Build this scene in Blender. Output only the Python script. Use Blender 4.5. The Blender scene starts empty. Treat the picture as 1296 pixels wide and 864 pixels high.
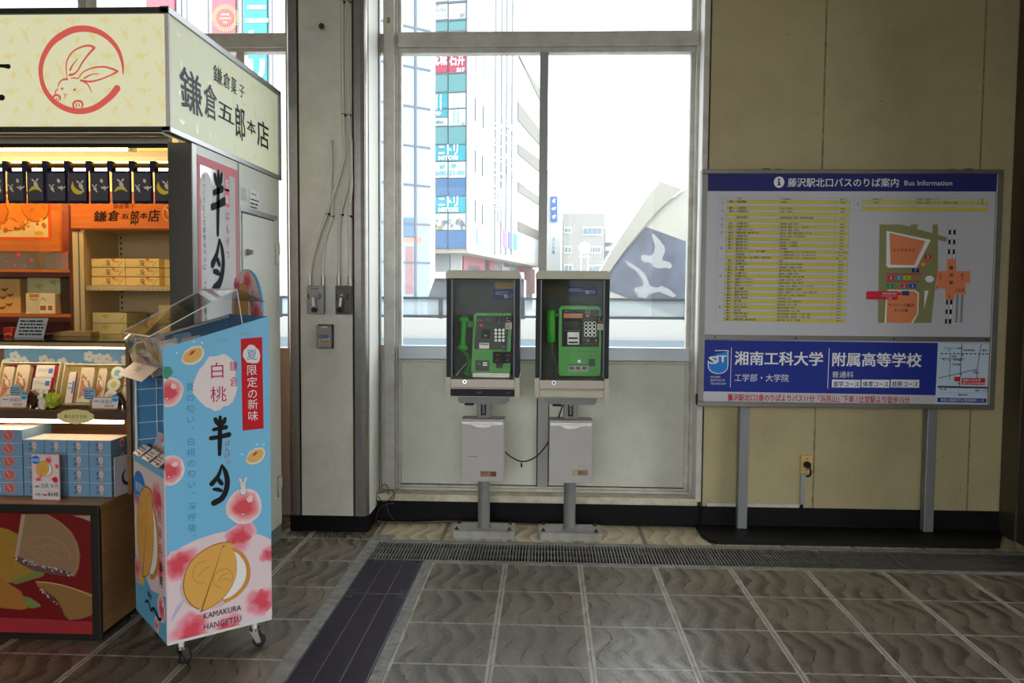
import bpy, math, random
from mathutils import Matrix, Vector
from mathutils.geometry import tessellate_polygon
PI = math.pi
random.seed(7)
sc = bpy.context.scene
C = sc.collection

# ------------------------------------------------------------------ camera, sky, exposure
EYE = Vector((0, 0, 1.45))
FOC = 1026.6
_p, _y, _r = math.radians(3.236), math.radians(2.388), math.radians(0.398)
_fw = Vector((-math.sin(_y)*math.cos(_p), math.cos(_y)*math.cos(_p), -math.sin(_p)))
_rt = Vector((math.cos(_y), math.sin(_y), 0)); _up = _rt.cross(_fw)
RT = math.cos(_r)*_rt + math.sin(_r)*_up
UP = -math.sin(_r)*_rt + math.cos(_r)*_up
FW = _fw
cd = bpy.data.cameras.new('camera'); cam = bpy.data.objects.new('camera', cd); C.objects.link(cam)
m = Matrix((RT, UP, -FW)).transposed().to_4x4(); m.translation = EYE
cam.matrix_world = m
cd.sensor_width = 36; cd.sensor_fit = 'HORIZONTAL'; cd.lens = FOC/1296*36; cd.clip_start = .05; cd.clip_end = 500
sc.camera = cam
SKY = 7.2
LAMP = 1.0
w = bpy.data.worlds.new('sky'); sc.world = w; w.use_nodes = True
wn = w.node_tree.nodes; wl = w.node_tree.links
bg = wn['Background']; bg.inputs[1].default_value = SKY
tc = wn.new('ShaderNodeTexCoord'); sx = wn.new('ShaderNodeSeparateXYZ'); rp = wn.new('ShaderNodeValToRGB')
wl.new(tc.outputs['Generated'], sx.inputs[0]); wl.new(sx.outputs[2], rp.inputs[0])
rp.color_ramp.elements[0].position = 0.0; rp.color_ramp.elements[0].color = (.86, .90, .94, 1)
rp.color_ramp.elements[1].position = 1.0; rp.color_ramp.elements[1].color = (1.0, 1.0, 1.0, 1)
wl.new(rp.outputs[0], bg.inputs[0])
vs = sc.view_settings
sc.display_settings.display_device = 'sRGB'
vs.view_transform = 'Standard'; vs.look = 'None'; vs.gamma = 1; vs.use_curve_mapping = False
vs.exposure = 0.0
sc.cycles.max_bounces = 10; sc.cycles.diffuse_bounces = 5; sc.cycles.glossy_bounces = 4
sc.cycles.transparent_max_bounces = 16; sc.cycles.transmission_bounces = 6
sc.cycles.caustics_reflective = False; sc.cycles.caustics_refractive = False
sc.cycles.use_denoising = True

def at(px, py, Y):
    """the point at depth Y seen at a pixel of the 1296x864 photograph"""
    d = RT*((px-648)/FOC) - UP*((py-432)/FOC) + FW
    return EYE + d*(Y/d.y)
def atx(px, py, X):
    d = RT*((px-648)/FOC) - UP*((py-432)/FOC) + FW
    return EYE + d*(X/d.x)

# ------------------------------------------------------------------ materials
def lin(c):
    return tuple(((v/255)/12.92 if v/255 <= .04045 else ((v/255+.055)/1.055)**2.4) for v in c) + (1,)
MATS = {}
TONE = 1.0       # albedo factor of the materials made next (lowered outdoors so the strong sky does not overexpose the street)
def mat(name, rgb, rough=.5, metal=0.0, spec=.5, dirt=None, bump=None, emit=0.0, coat=0.0, emitrgb=None):
    """dirt = (noise scale, amount, stain rgb); bump = (noise scale, strength)"""
    if name in MATS: return MATS[name]
    m = bpy.data.materials.new(name); m.use_nodes = True; MATS[name] = m
    n, l = m.node_tree.nodes, m.node_tree.links
    b = n['Principled BSDF']
    if TONE != 1.0: rgb = tuple(255*(1.055*(lin(rgb)[i]*TONE)**(1/2.4)-.055) if lin(rgb)[i]*TONE > .0031 else 0 for i in range(3))
    b.inputs['Base Color'].default_value = lin(rgb); b.inputs['Roughness'].default_value = rough
    b.inputs['Metallic'].default_value = metal; b.inputs['Specular IOR Level'].default_value = spec
    b.inputs['Coat Weight'].default_value = coat; b.inputs['Coat Roughness'].default_value = .08
    if emit:
        b.inputs['Emission Color'].default_value = lin(emitrgb or rgb); b.inputs['Emission Strength'].default_value = emit
    if dirt or bump:
        t = n.new('ShaderNodeTexCoord')
    if dirt:
        z = n.new('ShaderNodeTexNoise'); z.inputs['Scale'].default_value = dirt[0]; z.inputs['Detail'].default_value = dirt[4] if len(dirt) > 4 else 8; z.inputs['Roughness'].default_value = .68
        l.new(t.outputs['Object'], z.inputs['Vector'])
        r = n.new('ShaderNodeMapRange'); r.inputs[1].default_value = .42; r.inputs[2].default_value = .75; r.inputs[3].default_value = 0; r.inputs[4].default_value = dirt[1]
        l.new(z.outputs[0], r.inputs[0])
        x = n.new('ShaderNodeMix'); x.data_type = 'RGBA'
        l.new(r.outputs[0], x.inputs[0]); x.inputs[6].default_value = lin(rgb); x.inputs[7].default_value = lin(dirt[2])
        out = x.outputs[2]
        if len(dirt) > 3 and dirt[3]:      # small dark specks
            z2 = n.new('ShaderNodeTexNoise'); z2.inputs['Scale'].default_value = dirt[3]; z2.inputs['Detail'].default_value = 3
            l.new(t.outputs['Object'], z2.inputs['Vector'])
            z3 = n.new('ShaderNodeMapRange'); z3.inputs[1].default_value = .70; z3.inputs[2].default_value = .76; z3.inputs[4].default_value = .75
            l.new(z2.outputs[0], z3.inputs[0])
            x2 = n.new('ShaderNodeMix'); x2.data_type = 'RGBA'
            l.new(z3.outputs[0], x2.inputs[0]); l.new(out, x2.inputs[6]); x2.inputs[7].default_value = lin((60, 52, 40)); out = x2.outputs[2]
        l.new(out, b.inputs['Base Color'])
    if bump:
        z = n.new('ShaderNodeTexNoise'); z.inputs['Scale'].default_value = bump[0]; z.inputs['Detail'].default_value = 4
        l.new(t.outputs['Object'], z.inputs['Vector'])
        u = n.new('ShaderNodeBump'); u.inputs['Strength'].default_value = bump[1]; u.inputs['Distance'].default_value = .004
        l.new(z.outputs[0], u.inputs['Height']); l.new(u.outputs[0], b.inputs['Normal'])
    return m
def ink(rgb, glow=0.0, rough=.45):
    """printing ink of one colour (glow: on a back-lit sign)"""
    rgb = tuple(int(v) for v in rgb)
    return mat('ink_%d_%d_%d_%d_%d' % (*rgb, int(glow*100), int(rough*100)), rgb, rough=rough, emit=glow, spec=.2)
def glass(name, tint=(250, 252, 252), dust_haze=.03, refl=1.0, rough=0.0, dust_haze_rgb=(230, 232, 235)):
    if name in MATS: return MATS[name]
    m = bpy.data.materials.new(name); m.use_nodes = True; MATS[name] = m
    n, l = m.node_tree.nodes, m.node_tree.links
    for q in list(n): n.remove(q)
    o = n.new('ShaderNodeOutputMaterial'); t = n.new('ShaderNodeBsdfTransparent'); t.inputs[0].default_value = lin(tint)
    g = n.new('ShaderNodeBsdfGlossy'); g.inputs['Roughness'].default_value = rough
    f = n.new('ShaderNodeFresnel'); f.inputs[0].default_value = 1.45
    k = n.new('ShaderNodeMath'); k.operation = 'MULTIPLY'; k.inputs[1].default_value = refl; l.new(f.outputs[0], k.inputs[0])
    a = n.new('ShaderNodeMixShader'); l.new(k.outputs[0], a.inputs[0]); l.new(t.outputs[0], a.inputs[1]); l.new(g.outputs[0], a.inputs[2])
    d = n.new('ShaderNodeBsdfDiffuse'); d.inputs[0].default_value = lin(dust_haze_rgb)
    tr = n.new('ShaderNodeBsdfTranslucent'); tr.inputs[0].default_value = lin(dust_haze_rgb)
    dm = n.new('ShaderNodeMixShader'); l.new(d.outputs[0], dm.inputs[1]); l.new(tr.outputs[0], dm.inputs[2])
    b = n.new('ShaderNodeMixShader'); b.inputs[0].default_value = dust_haze  # diffuse film: dust, frosting, and glare haze on the window panes
    l.new(a.outputs[0], b.inputs[1]); l.new(dm.outputs[0], b.inputs[2]); l.new(b.outputs[0], o.inputs[0])
    return m
def wood(name, c1, c2, scale=(3, 30, 30), rough=.45, axis=0):
    if name in MATS: return MATS[name]
    m = mat(name, c1, rough=rough); n, l = m.node_tree.nodes, m.node_tree.links
    t = n.new('ShaderNodeTexCoord'); mp = n.new('ShaderNodeMapping'); mp.inputs['Scale'].default_value = scale
    z = n.new('ShaderNodeTexNoise'); z.inputs['Scale'].default_value = 1; z.inputs['Detail'].default_value = 5
    x = n.new('ShaderNodeMix'); x.data_type = 'RGBA'; x.inputs[6].default_value = lin(c1); x.inputs[7].default_value = lin(c2)
    l.new(t.outputs['Object'], mp.inputs[0]); l.new(mp.outputs[0], z.inputs['Vector'])
    r = n.new('ShaderNodeMapRange'); r.inputs[1].default_value = .35; r.inputs[2].default_value = .65
    l.new(z.outputs[0], r.inputs[0]); l.new(r.outputs[0], x.inputs[0]); l.new(x.outputs[2], n['Principled BSDF'].inputs['Base Color'])
    return m

# ------------------------------------------------------------------ scene objects
W = {}
def tag(o, label=None, cat=None, group=None, kind=None):
    if label: o['label'] = label
    if cat: o['category'] = cat
    if group: o['group'] = group
    if kind: o['kind'] = kind
    return o
def thing(name, label, cat, loc=(0, 0, 0), rotz=0.0, group=None, kind=None):
    o = bpy.data.objects.new(name, None); C.objects.link(o); o.empty_display_size = .1
    o.location = loc; o.rotation_euler = (0, 0, rotz)
    W[o] = Matrix.Translation(Vector(loc)) @ Matrix.Rotation(rotz, 4, 'Z')
    return tag(o, label, cat, group, kind)
def kids(o): return [c for c in C.objects if c.parent == o]
def dup(root, loc, rotz=None, label=None, group=None):
    ch = kids(root)
    r = root.copy(); C.objects.link(r); r.location = loc
    if rotz is not None: r.rotation_euler = (0, 0, rotz)
    if label: r['label'] = label
    if group: r['group'] = group
    W[r] = Matrix.Translation(Vector(loc)) @ Matrix.Rotation(r.rotation_euler.z, 4, 'Z')
    for c in ch:
        d = c.copy(); C.objects.link(d); d.parent = r; W[d] = W[r]
        for g in kids(c):
            e = g.copy(); C.objects.link(e); e.parent = d; W[e] = W[r]
    return r

class MB:
    """collects shapes; obj() links them as ONE mesh object"""
    def __init__(s, M=None):
        s.v, s.f, s.mi, s.sm, s.mats, s.M = [], [], [], [], [], M
    def add(s, vs, fs, mt, smooth=False):
        if mt not in s.mats: s.mats.append(mt)
        k = s.mats.index(mt); b = len(s.v)
        s.v += [Vector(q) for q in vs]
        for f in fs:
            s.f.append([b+i for i in f]); s.mi.append(k); s.sm.append(smooth)
        return s
    def box(s, x0, x1, y0, y1, z0, z1, mt):
        vs = [(x, y, z) for z in (z0, z1) for y in (y0, y1) for x in (x0, x1)]
        return s.add(vs, [(0, 2, 3, 1), (4, 5, 7, 6), (0, 1, 5, 4), (2, 6, 7, 3), (0, 4, 6, 2), (1, 3, 7, 5)], mt)
    def obox(s, o, u, v, n, mt):
        """box from corner o with edge vectors u, v, n"""
        o, u, v, n = map(Vector, (o, u, v, n))
        vs = [o, o+u, o+v, o+u+v, o+n, o+u+n, o+v+n, o+u+v+n]
        fs = [(0, 2, 3, 1), (4, 5, 7, 6), (0, 1, 5, 4), (2, 6, 7, 3), (0, 4, 6, 2), (1, 3, 7, 5)]
        if u.cross(v).dot(n) < 0: fs = [f[::-1] for f in fs]
        return s.add(vs, fs, mt)
    def cyl(s, p0, p1, r0, mt, r1=None, n=16, caps=True):
        p0, p1 = Vector(p0), Vector(p1); r1 = r0 if r1 is None else r1
        d = (p1-p0).normalized(); a = d.orthogonal().normalized(); b = d.cross(a)
        vs = []
        for p, r in ((p0, r0), (p1, r1)):
            for i in range(n):
                t = 2*PI*i/n; vs.append(p+(a*math.cos(t)+b*math.sin(t))*r)
        s.add(vs, [(i, (i+1) % n, n+(i+1) % n, n+i) for i in range(n)], mt, True)
        if caps:
            s.add(vs[:n], [tuple(range(n))[::-1]], mt); s.add(vs[n:], [tuple(range(n))], mt)
        return s
    def tube(s, pts, r, mt, n=8, close=False):
        pts = [Vector(p) for p in pts]; rings = []
        prev = None
        for i, p in enumerate(pts):
            d = (pts[min(i+1, len(pts)-1)]-pts[max(i-1, 0)]).normalized()
            a = d.orthogonal().normalized() if prev is None else (prev-d*prev.dot(d)).normalized()
            prev = a; b = d.cross(a); rr = r[i] if isinstance(r, (list, tuple)) else r
            rings.append([p+(a*math.cos(2*PI*k/n)+b*math.sin(2*PI*k/n))*rr for k in range(n)])
        vs = [q for g in rings for q in g]; fs = []
        for i in range(len(pts)-1):
            for k in range(n):
                fs.append((i*n+k, i*n+(k+1) % n, (i+1)*n+(k+1) % n, (i+1)*n+k))
        s.add(vs, fs, mt, True)
        s.add(rings[0], [tuple(range(n))[::-1]], mt); s.add(rings[-1], [tuple(range(n))], mt)
        return s
    def lathe(s, c, prof, mt, n=20, axis=(0, 0, 1), smooth=True):
        c = Vector(c); d = Vector(axis).normalized(); a = d.orthogonal().normalized(); b = d.cross(a)
        vs = []
        for r, z in prof:
            for k in range(n): vs.append(c+d*z+(a*math.cos(2*PI*k/n)+b*math.sin(2*PI*k/n))*r)
        fs = [(i*n+k, i*n+(k+1) % n, (i+1)*n+(k+1) % n, (i+1)*n+k) for i in range(len(prof)-1) for k in range(n)]
        s.add(vs, fs, mt, smooth)
        s.add(vs[:n], [tuple(range(n))[::-1]], mt); s.add(vs[-n:], [tuple(range(n))], mt)
        return s
    def ell(s, c, rx, ry, rz, mt, n=16, k=10, rot=None):
        c = Vector(c); R = rot or Matrix.Identity(3)
        vs = []
        for i in range(1, k):
            ph = PI*i/k
            for j in range(n):
                t = 2*PI*j/n; vs.append(c+R@Vector((rx*math.sin(ph)*math.cos(t), ry*math.sin(ph)*math.sin(t), rz*math.cos(ph))))
        top, bot = len(vs), len(vs)+1; vs += [c+R@Vector((0, 0, rz)), c+R@Vector((0, 0, -rz))]
        fs = [((i+1)*n+j, (i+1)*n+(j+1) % n, i*n+(j+1) % n, i*n+j) for i in range(k-2) for j in range(n)]
        fs += [(j, (j+1) % n, top) for j in range(n)] + [((k-2)*n+(j+1) % n, (k-2)*n+j, bot) for j in range(n)]
        return s.add(vs, fs, mt, True)
    def prism(s, poly, o, u, v, n, mt):
        """polygon (in u, v from o) pushed along the vector n"""
        o, u, v, n = map(Vector, (o, u, v, n)); k = len(poly)
        a = [o+u*p[0]+v*p[1] for p in poly]; b = [q+n for q in a]
        tri = tessellate_polygon([[Vector((p[0], p[1], 0)) for p in poly]])
        flip = u.cross(v).dot(n) > 0
        fa, fb = [], []
        for t in tri:
            q0, q1, q2 = [Vector((poly[i][0], poly[i][1], 0)) for i in t]
            t = t if (q1-q0).cross(q2-q0).z > 0 else t[::-1]
            fa.append(t[::-1] if flip else t); fb.append(t if flip else t[::-1])
        s.add(a, fa, mt); s.add(b, fb, mt)
        ar = sum(poly[i][0]*poly[(i+1) % k][1]-poly[(i+1) % k][0]*poly[i][1] for i in range(k))
        cc = (ar > 0) == flip
        s.add(a+b, [(i, (i+1) % k, k+(i+1) % k, k+i) if cc else (k+i, k+(i+1) % k, (i+1) % k, i) for i in range(k)], mt)
        return s
    def obj(s, name, parent=None, loc=None, bevel=0.0, local=False, seg=2):
        me = bpy.data.meshes.new(name)
        T = Matrix.Identity(4)
        if s.M is not None: T = s.M
        if parent is not None and not local: T = W[parent].inverted() @ T
        if loc is not None: T = Matrix.Translation(-Vector(loc)) @ T
        me.from_pydata([tuple(T @ q) for q in s.v], [], s.f)
        for q in s.mats: me.materials.append(q)
        me.polygons.foreach_set('material_index', s.mi); me.polygons.foreach_set('use_smooth', s.sm)
        me.update()
        o = bpy.data.objects.new(name, me); C.objects.link(o)
        W[o] = Matrix.Identity(4)
        if parent is not None: o.parent = parent; W[o] = W[parent]
        if loc is not None: o.location = loc; W[o] = Matrix.Translation(Vector(loc))
        if bevel:
            b = o.modifiers.new('bevel', 'BEVEL'); b.width = bevel; b.segments = seg; b.limit_method = 'ANGLE'; b.angle_limit = math.radians(40)
            b.harden_normals = False
        return o

# ------------------------------------------------------------------ printing on flat faces
_gly = {}
def glyphs(txt, bold, res=2):
    k = (txt, bold)
    if k not in _gly:
        c = bpy.data.curves.new('t', 'FONT'); c.body = txt; c.size = 1; c.resolution_u = res; c.offset = bold; c.fill_mode = 'FRONT'
        o = bpy.data.objects.new('t', c); me = o.to_mesh()
        vs = [(q.co.x, q.co.y) for q in me.vertices]; fs = [tuple(p.vertices) for p in me.polygons]
        o.to_mesh_clear(); bpy.data.objects.remove(o); bpy.data.curves.remove(c)
        _gly[k] = (vs, fs)
    return _gly[k]
def smooth(pts, k=5):
    if len(pts) < 3: return pts
    out = []
    q = [pts[0]]+list(pts)+[pts[-1]]
    for i in range(1, len(q)-2):
        for j in range(k):
            t = j/k; r = []
            for d in range(len(pts[0])):
                a, b, c, e = q[i-1][d], q[i][d], q[i+1][d], q[i+2][d]
                r.append(.5*(2*b+(c-a)*t+(2*a-5*b+4*c-e)*t*t+(3*b-a-3*c+e)*t**3))
            out.append(tuple(r))
    out.append(tuple(pts[-1])); return out
class Print:
    """ink shapes on a plane: o origin, u right, v up (unit vectors); one mesh per print"""
    def __init__(s, o, u, v, lift=.0012):
        s.o, s.u, s.v = Vector(o), Vector(u).normalized(), Vector(v).normalized(); s.n = s.u.cross(s.v).normalized()
        s.lift = lift; s.mb = MB(); s.step = .00022
    def P(s, a, b, L): return s.o+s.u*a+s.v*b+s.n*(s.lift+L*s.step)
    def px(s, x, y):
        """where a pixel of the photograph falls on this plane"""
        d = RT*((x-648)/FOC) - UP*((y-432)/FOC) + FW
        t = (s.o-EYE).dot(s.n)/d.dot(s.n); q = EYE+d*t-s.o
        return (q.dot(s.u), q.dot(s.v))
    def rect(s, a0, b0, a1, b1, mt, L=0):
        a0, a1 = min(a0, a1), max(a0, a1); b0, b1 = min(b0, b1), max(b0, b1)
        s.mb.add([s.P(a0, b0, L), s.P(a1, b0, L), s.P(a1, b1, L), s.P(a0, b1, L)], [(0, 1, 2, 3)], mt)
    def pxrect(s, x0, y0, x1, y1, mt, L=0):
        a, b = s.px(x0, y0), s.px(x1, y1); s.rect(a[0], a[1], b[0], b[1], mt, L)
    def poly(s, pts, mt, L=0):
        vs = [s.P(p[0], p[1], L) for p in pts]; fs = []
        for t in tessellate_polygon([[Vector((p[0], p[1], 0)) for p in pts]]):
            q0, q1, q2 = [Vector((pts[i][0], pts[i][1], 0)) for i in t]
            fs.append(t if (q1-q0).cross(q2-q0).z > 0 else t[::-1])
        s.mb.add(vs, fs, mt)
    def pxpoly(s, pts, mt, L=0): s.poly([s.px(*p) for p in pts], mt, L)
    def ell(s, a, b, ra, rb, mt, L=0, n=28, rot=0, t0=0, t1=2*PI):
        pts = []
        for i in range(n):
            t = t0+(t1-t0)*i/(n if abs(t1-t0-2*PI) < 1e-6 else n-1); x, y = ra*math.cos(t), rb*math.sin(t)
            pts.append((a+x*math.cos(rot)-y*math.sin(rot), b+x*math.sin(rot)+y*math.cos(rot)))
        s.poly(pts, mt, L)
    def blob(s, a, b, r, mt, L=0, seed=0, rough=.18, n=26, ry=None, cut=None):
        rn = random.Random(seed); ph = [rn.random()*6.28 for _ in range(4)]; pts = []
        for i in range(n):
            t = 2*PI*i/n; k = 1+rough*(.5*math.sin(2*t+ph[0])+.35*math.sin(3*t+ph[1])+.3*math.sin(5*t+ph[2])+.2*math.sin(9*t+ph[3]))
            q = [a+r*k*math.cos(t), b+(ry or r)*k*math.sin(t)]
            if cut: q = [min(max(q[0], cut[0]), cut[2]), min(max(q[1], cut[1]), cut[3])]
            pts.append(tuple(q))
        s.poly(pts, mt, L)
    def stroke(s, pts, wd, mt, L=0, sm=True, cap=True):
        if not isinstance(wd, (list, tuple)): wd = [wd]*len(pts)
        q = [(p[0], p[1], wv) for p, wv in zip(pts, wd)]
        if sm: q = smooth(q)
        vs, fs = [], []
        for i, p in enumerate(q):
            e = q[min(i+1, len(q)-1)]; b = q[max(i-1, 0)]
            dx, dy = e[0]-b[0], e[1]-b[1]; k = math.hypot(dx, dy) or 1e-9; h = max(p[2], 1e-5)/2
            vs += [s.P(p[0]-dy/k*h, p[1]+dx/k*h, L), s.P(p[0]+dy/k*h, p[1]-dx/k*h, L)]
        for i in range(len(q)-1): fs.append((2*i+1, 2*i+3, 2*i+2, 2*i))
        s.mb.add(vs, fs, mt)
        if cap:
            for e, L2 in ((q[0], L+.25), (q[-1], L+.25)): s.ell(e[0], e[1], e[2]/2, e[2]/2, mt, L2, n=10)
    def pxstroke(s, pts, wpx, mt, L=0, **k):
        a, b = s.px(*pts[0]), s.px(pts[0][0]+1, pts[0][1]); sc_ = math.hypot(a[0]-b[0], a[1]-b[1])
        wd = [v*sc_ for v in wpx] if isinstance(wpx, (list, tuple)) else wpx*sc_
        s.stroke([s.px(*p) for p in pts], wd, mt, L, **k)
    def text(s, txt, a, b, size, mt, L=3, al='L', vert=False, xs=1.0, bold=0.0, rot=0.0, pitch=None, fit=None):
        """al: L, C or R; (a, b) the baseline start; vert: characters run down from (a, b), centred on a"""
        if vert:
            for i, ch in enumerate(txt):
                if ch == ' ': continue
                vs, fs = glyphs(ch, 0.0)
                y = b-(i+.5)*(pitch or size); ox = .55 if ch in '、。' else 0
                s.mb.add([s.P(a+(x-.5+ox)*size*xs, y+(z-.38+ox)*size, L) for x, z in vs], fs, mt)
            return
        vs, fs = glyphs(txt, 0.0)
        if not vs: return
        x0, x1 = min(q[0] for q in vs), max(q[0] for q in vs)
        if fit: xs = fit/((x1-x0)*size)
        off = {'L': -x0, 'C': -(x0+x1)/2, 'R': -x1}[al]
        cr, sr = math.cos(rot), math.sin(rot)
        # heavier type: the same glyphs printed again a hair to each side
        for k, (dx, dz) in enumerate([(0, 0)] if bold < .008 else [(-bold, -bold*.6), (bold, -bold*.6), (-bold, bold*.6), (bold, bold*.6)]):
            out = []
            for x, z in vs:
                X, Y = (x+off+dx)*size*xs, (z+dz)*size
                out.append(s.P(a+X*cr-Y*sr, b+X*sr+Y*cr, L+k*.2))
            s.mb.add(out, fs, mt)
    def obj(s, name, parent=None, loc=None): return s.mb.obj(name, parent, loc)
# ------------------------------------------------------------------ shared finishes
STEEL = mat('brushed_steel', (158, 154, 148), rough=.34, metal=1.0, dirt=(14, .35, (110, 100, 90)))
ALU = mat('aluminium_trim', (150, 150, 150), rough=.4, metal=1.0)
DKALU = mat('dark_aluminium', (78, 78, 78), rough=.42, metal=.8)
FRAME = mat('grey_white_frame_paint', (200, 197, 187), rough=.42, dirt=(9, .5, (128, 118, 100)))
APRON = mat('white_apron_panel', (206, 206, 190), rough=.5, dirt=(5, .35, (160, 152, 128), 260))
PILLARP = mat('pillar_panel_paint', (220, 216, 202), rough=.5, dirt=(2.2, .5, (164, 152, 126), 150))
CREAM = mat('cream_wall_panel', (180, 166, 124), rough=.55, dirt=(2.2, .45, (144, 128, 90), 60))
LEDGE = mat('ledge_paint', (206, 200, 176), rough=.5, dirt=(9, .7, (130, 98, 60)))
BLACKB = mat('black_base_board', (12, 12, 14), rough=.6, spec=.15, dirt=(7, .5, (28, 26, 24)))
SEAMD = mat('seam_dark', (70, 58, 42), rough=.8, dirt=(60, .9, (30, 24, 18)))
SEAMC = mat('seam_filler', (150, 134, 96), rough=.7, dirt=(26, 1.0, (52, 42, 30)))
RUST = mat('rusty_gap', (84, 66, 48), rough=.9, dirt=(30, .9, (40, 30, 22)))
CONC = mat('drain_border_concrete', (150, 147, 140), rough=.45, dirt=(16, 1.0, (58, 56, 52)), bump=(60, .35))
PANE = glass('window_glass', tint=(250, 253, 253), dust_haze=.02, refl=.15)  # thin diffuse film stands in for veiling glare over the view outside
BLACK = mat('black_plastic', (15, 15, 16), rough=.5, spec=.25)
WHITE = mat('white_paint', (222, 220, 212), rough=.45)
RUBBER = mat('rubber', (24, 24, 25), rough=.7)
CHROME = mat('chrome', (200, 200, 200), rough=.15, metal=1.0)

def tile_mat(name, c, cd, cj, rough, specks=True):
    m = mat(name, c, rough=rough, spec=.7); n, l = m.node_tree.nodes, m.node_tree.links; b = n['Principled BSDF']
    def val(v):
        return v
    def M(op, x, y=None, z=None):
        q = n.new('ShaderNodeMath'); q.operation = op
        for i, v in enumerate((x, y, z)):
            if v is None: continue
            if isinstance(v, (int, float)): q.inputs[i].default_value = v
            else: l.new(v, q.inputs[i])
        return q.outputs[0]
    def NZ(sc_, det=4, vec=None, rg=.6):
        q = n.new('ShaderNodeTexNoise'); q.inputs['Scale'].default_value = sc_; q.inputs['Detail'].default_value = det; q.inputs['Roughness'].default_value = rg
        l.new(g.outputs['Position'], q.inputs['Vector']); return q.outputs[0]
    def SS(x, a, bb):
        q = n.new('ShaderNodeMapRange'); q.interpolation_type = 'SMOOTHSTEP'; l.new(x, q.inputs[0]); q.inputs[1].default_value = a; q.inputs[2].default_value = bb; return q.outputs[0]
    def MX(f, a, bb):
        q = n.new('ShaderNodeMix'); q.data_type = 'RGBA'; l.new(f, q.inputs[0])
        for i, v in ((6, a), (7, bb)):
            if isinstance(v, tuple): q.inputs[i].default_value = lin(v)
            else: l.new(v, q.inputs[i])
        return q.outputs[2]
    g = n.new('ShaderNodeNewGeometry'); s = n.new('ShaderNodeSeparateXYZ'); l.new(g.outputs['Position'], s.inputs[0])
    a = M('DIVIDE', M('ADD', s.outputs[0], .2058+8), .4007); bb = M('DIVIDE', M('ADD', s.outputs[1], -3.904+16*.4007), .4007)
    a = M('ADD', M('DIVIDE', M('ADD', s.outputs[0], .2058), .4007), 20.0)
    fu, fv = M('FRACT', a), M('FRACT', bb)
    iu, iv = M('FLOOR', a), M('FLOOR', bb)
    du = M('MULTIPLY', M('MINIMUM', fu, M('SUBTRACT', 1.0, fu)), .4007); dv = M('MULTIPLY', M('MINIMUM', fv, M('SUBTRACT', 1.0, fv)), .4007)
    # embossed wave: S-shaped bands, each tile cut from a different place of the mould
    ph = M('FRACT', M('MULTIPLY', M('SINE', M('ADD', M('MULTIPLY', iu, 12.9), M('MULTIPLY', iv, 78.2))), 43.7))
    n1 = NZ(6, 3)
    wv = M('ADD', M('MULTIPLY', fu, 4.3), M('ADD', M('MULTIPLY', M('SINE', M('ADD', M('MULTIPLY', fv, 6.283), M('MULTIPLY', ph, 1.5))), .34), M('ADD', M('MULTIPLY', n1, .7), ph)))
    saw = M('FRACT', wv)
    band = SS(M('ABSOLUTE', M('SUBTRACT', saw, .5)), .10, .34)
    ridge = SS(saw, .0, .12)
    patch = SS(NZ(3.2, 4), .40, .62)
    fine = NZ(120, 4, rg=.75)
    er = M('MULTIPLY', SS(saw, .12, 1.0), M('ADD', .35, M('MULTIPLY', patch, .75)))
    er2 = M('MINIMUM', M('MAXIMUM', M('ADD', er, M('MULTIPLY', M('SUBTRACT', fine, .5), 2.2)), 0.0), 1.0)
    col = MX(er2, c, cd)
    pits = SS(NZ(70, 3), .60, .66)
    pk = M('MULTIPLY', M('MULTIPLY', pits, patch), .9)
    col = MX(pk, col, tuple(int(v*.42) for v in c))
    edge = M('SUBTRACT', 1.0, SS(M('ABSOLUTE', M('SUBTRACT', saw, .06)), .02, .07))
    col = MX(M('MULTIPLY', M('MULTIPLY', edge, SS(NZ(9, 3), .35, .55)), .8), col, tuple(int(v*.5) for v in cd))
    col = MX(M('MULTIPLY', SS(NZ(1.1, 5), .45, .7), .45), col, tuple(int(v*.8) for v in c))
    ju = M('SUBTRACT', 1.0, SS(du, .013, .0155)); jc = M('SUBTRACT', 1.0, SS(du, .0012, .0026)); jv = M('SUBTRACT', 1.0, SS(dv, .0045, .0065))
    jj = M('MAXIMUM', ju, jv)
    col = MX(M('MULTIPLY', jj, SS(NZ(22, 4), .22, .42)), col, cj); col = MX(M('MULTIPLY', jc, .85), col, (38, 35, 31))
    l.new(col, b.inputs['Base Color'])
    h = M('ADD', M('MULTIPLY', M('MULTIPLY', ridge, M('SUBTRACT', 1.0, M('MULTIPLY', band, .7))), .5), M('ADD', M('MULTIPLY', fine, .35), M('ADD', M('MULTIPLY', pk, -.5), M('MULTIPLY', jj, -.25))))
    u = n.new('ShaderNodeBump'); u.inputs['Strength'].default_value = .8; u.inputs['Distance'].default_value = .0035
    l.new(h, u.inputs['Height']); l.new(u.outputs[0], b.inputs['Normal'])
    l.new(M('ADD', rough-.06, M('ADD', M('MULTIPLY', er2, .16), M('MULTIPLY', NZ(2.3, 3), .16))), b.inputs['Roughness'])
    return m
TILE = tile_mat('wave_tile', (131, 119, 103), (66, 57, 46), (184, 178, 164), .20)
TILE2 = tile_mat('wave_tile_beige', (212, 198, 166), (166, 146, 114), (136, 124, 104), .42)

WY = 5.22           # the window wall
RW = 5.08           # the right wall
def st(o): return tag(o, kind='structure')

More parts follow.
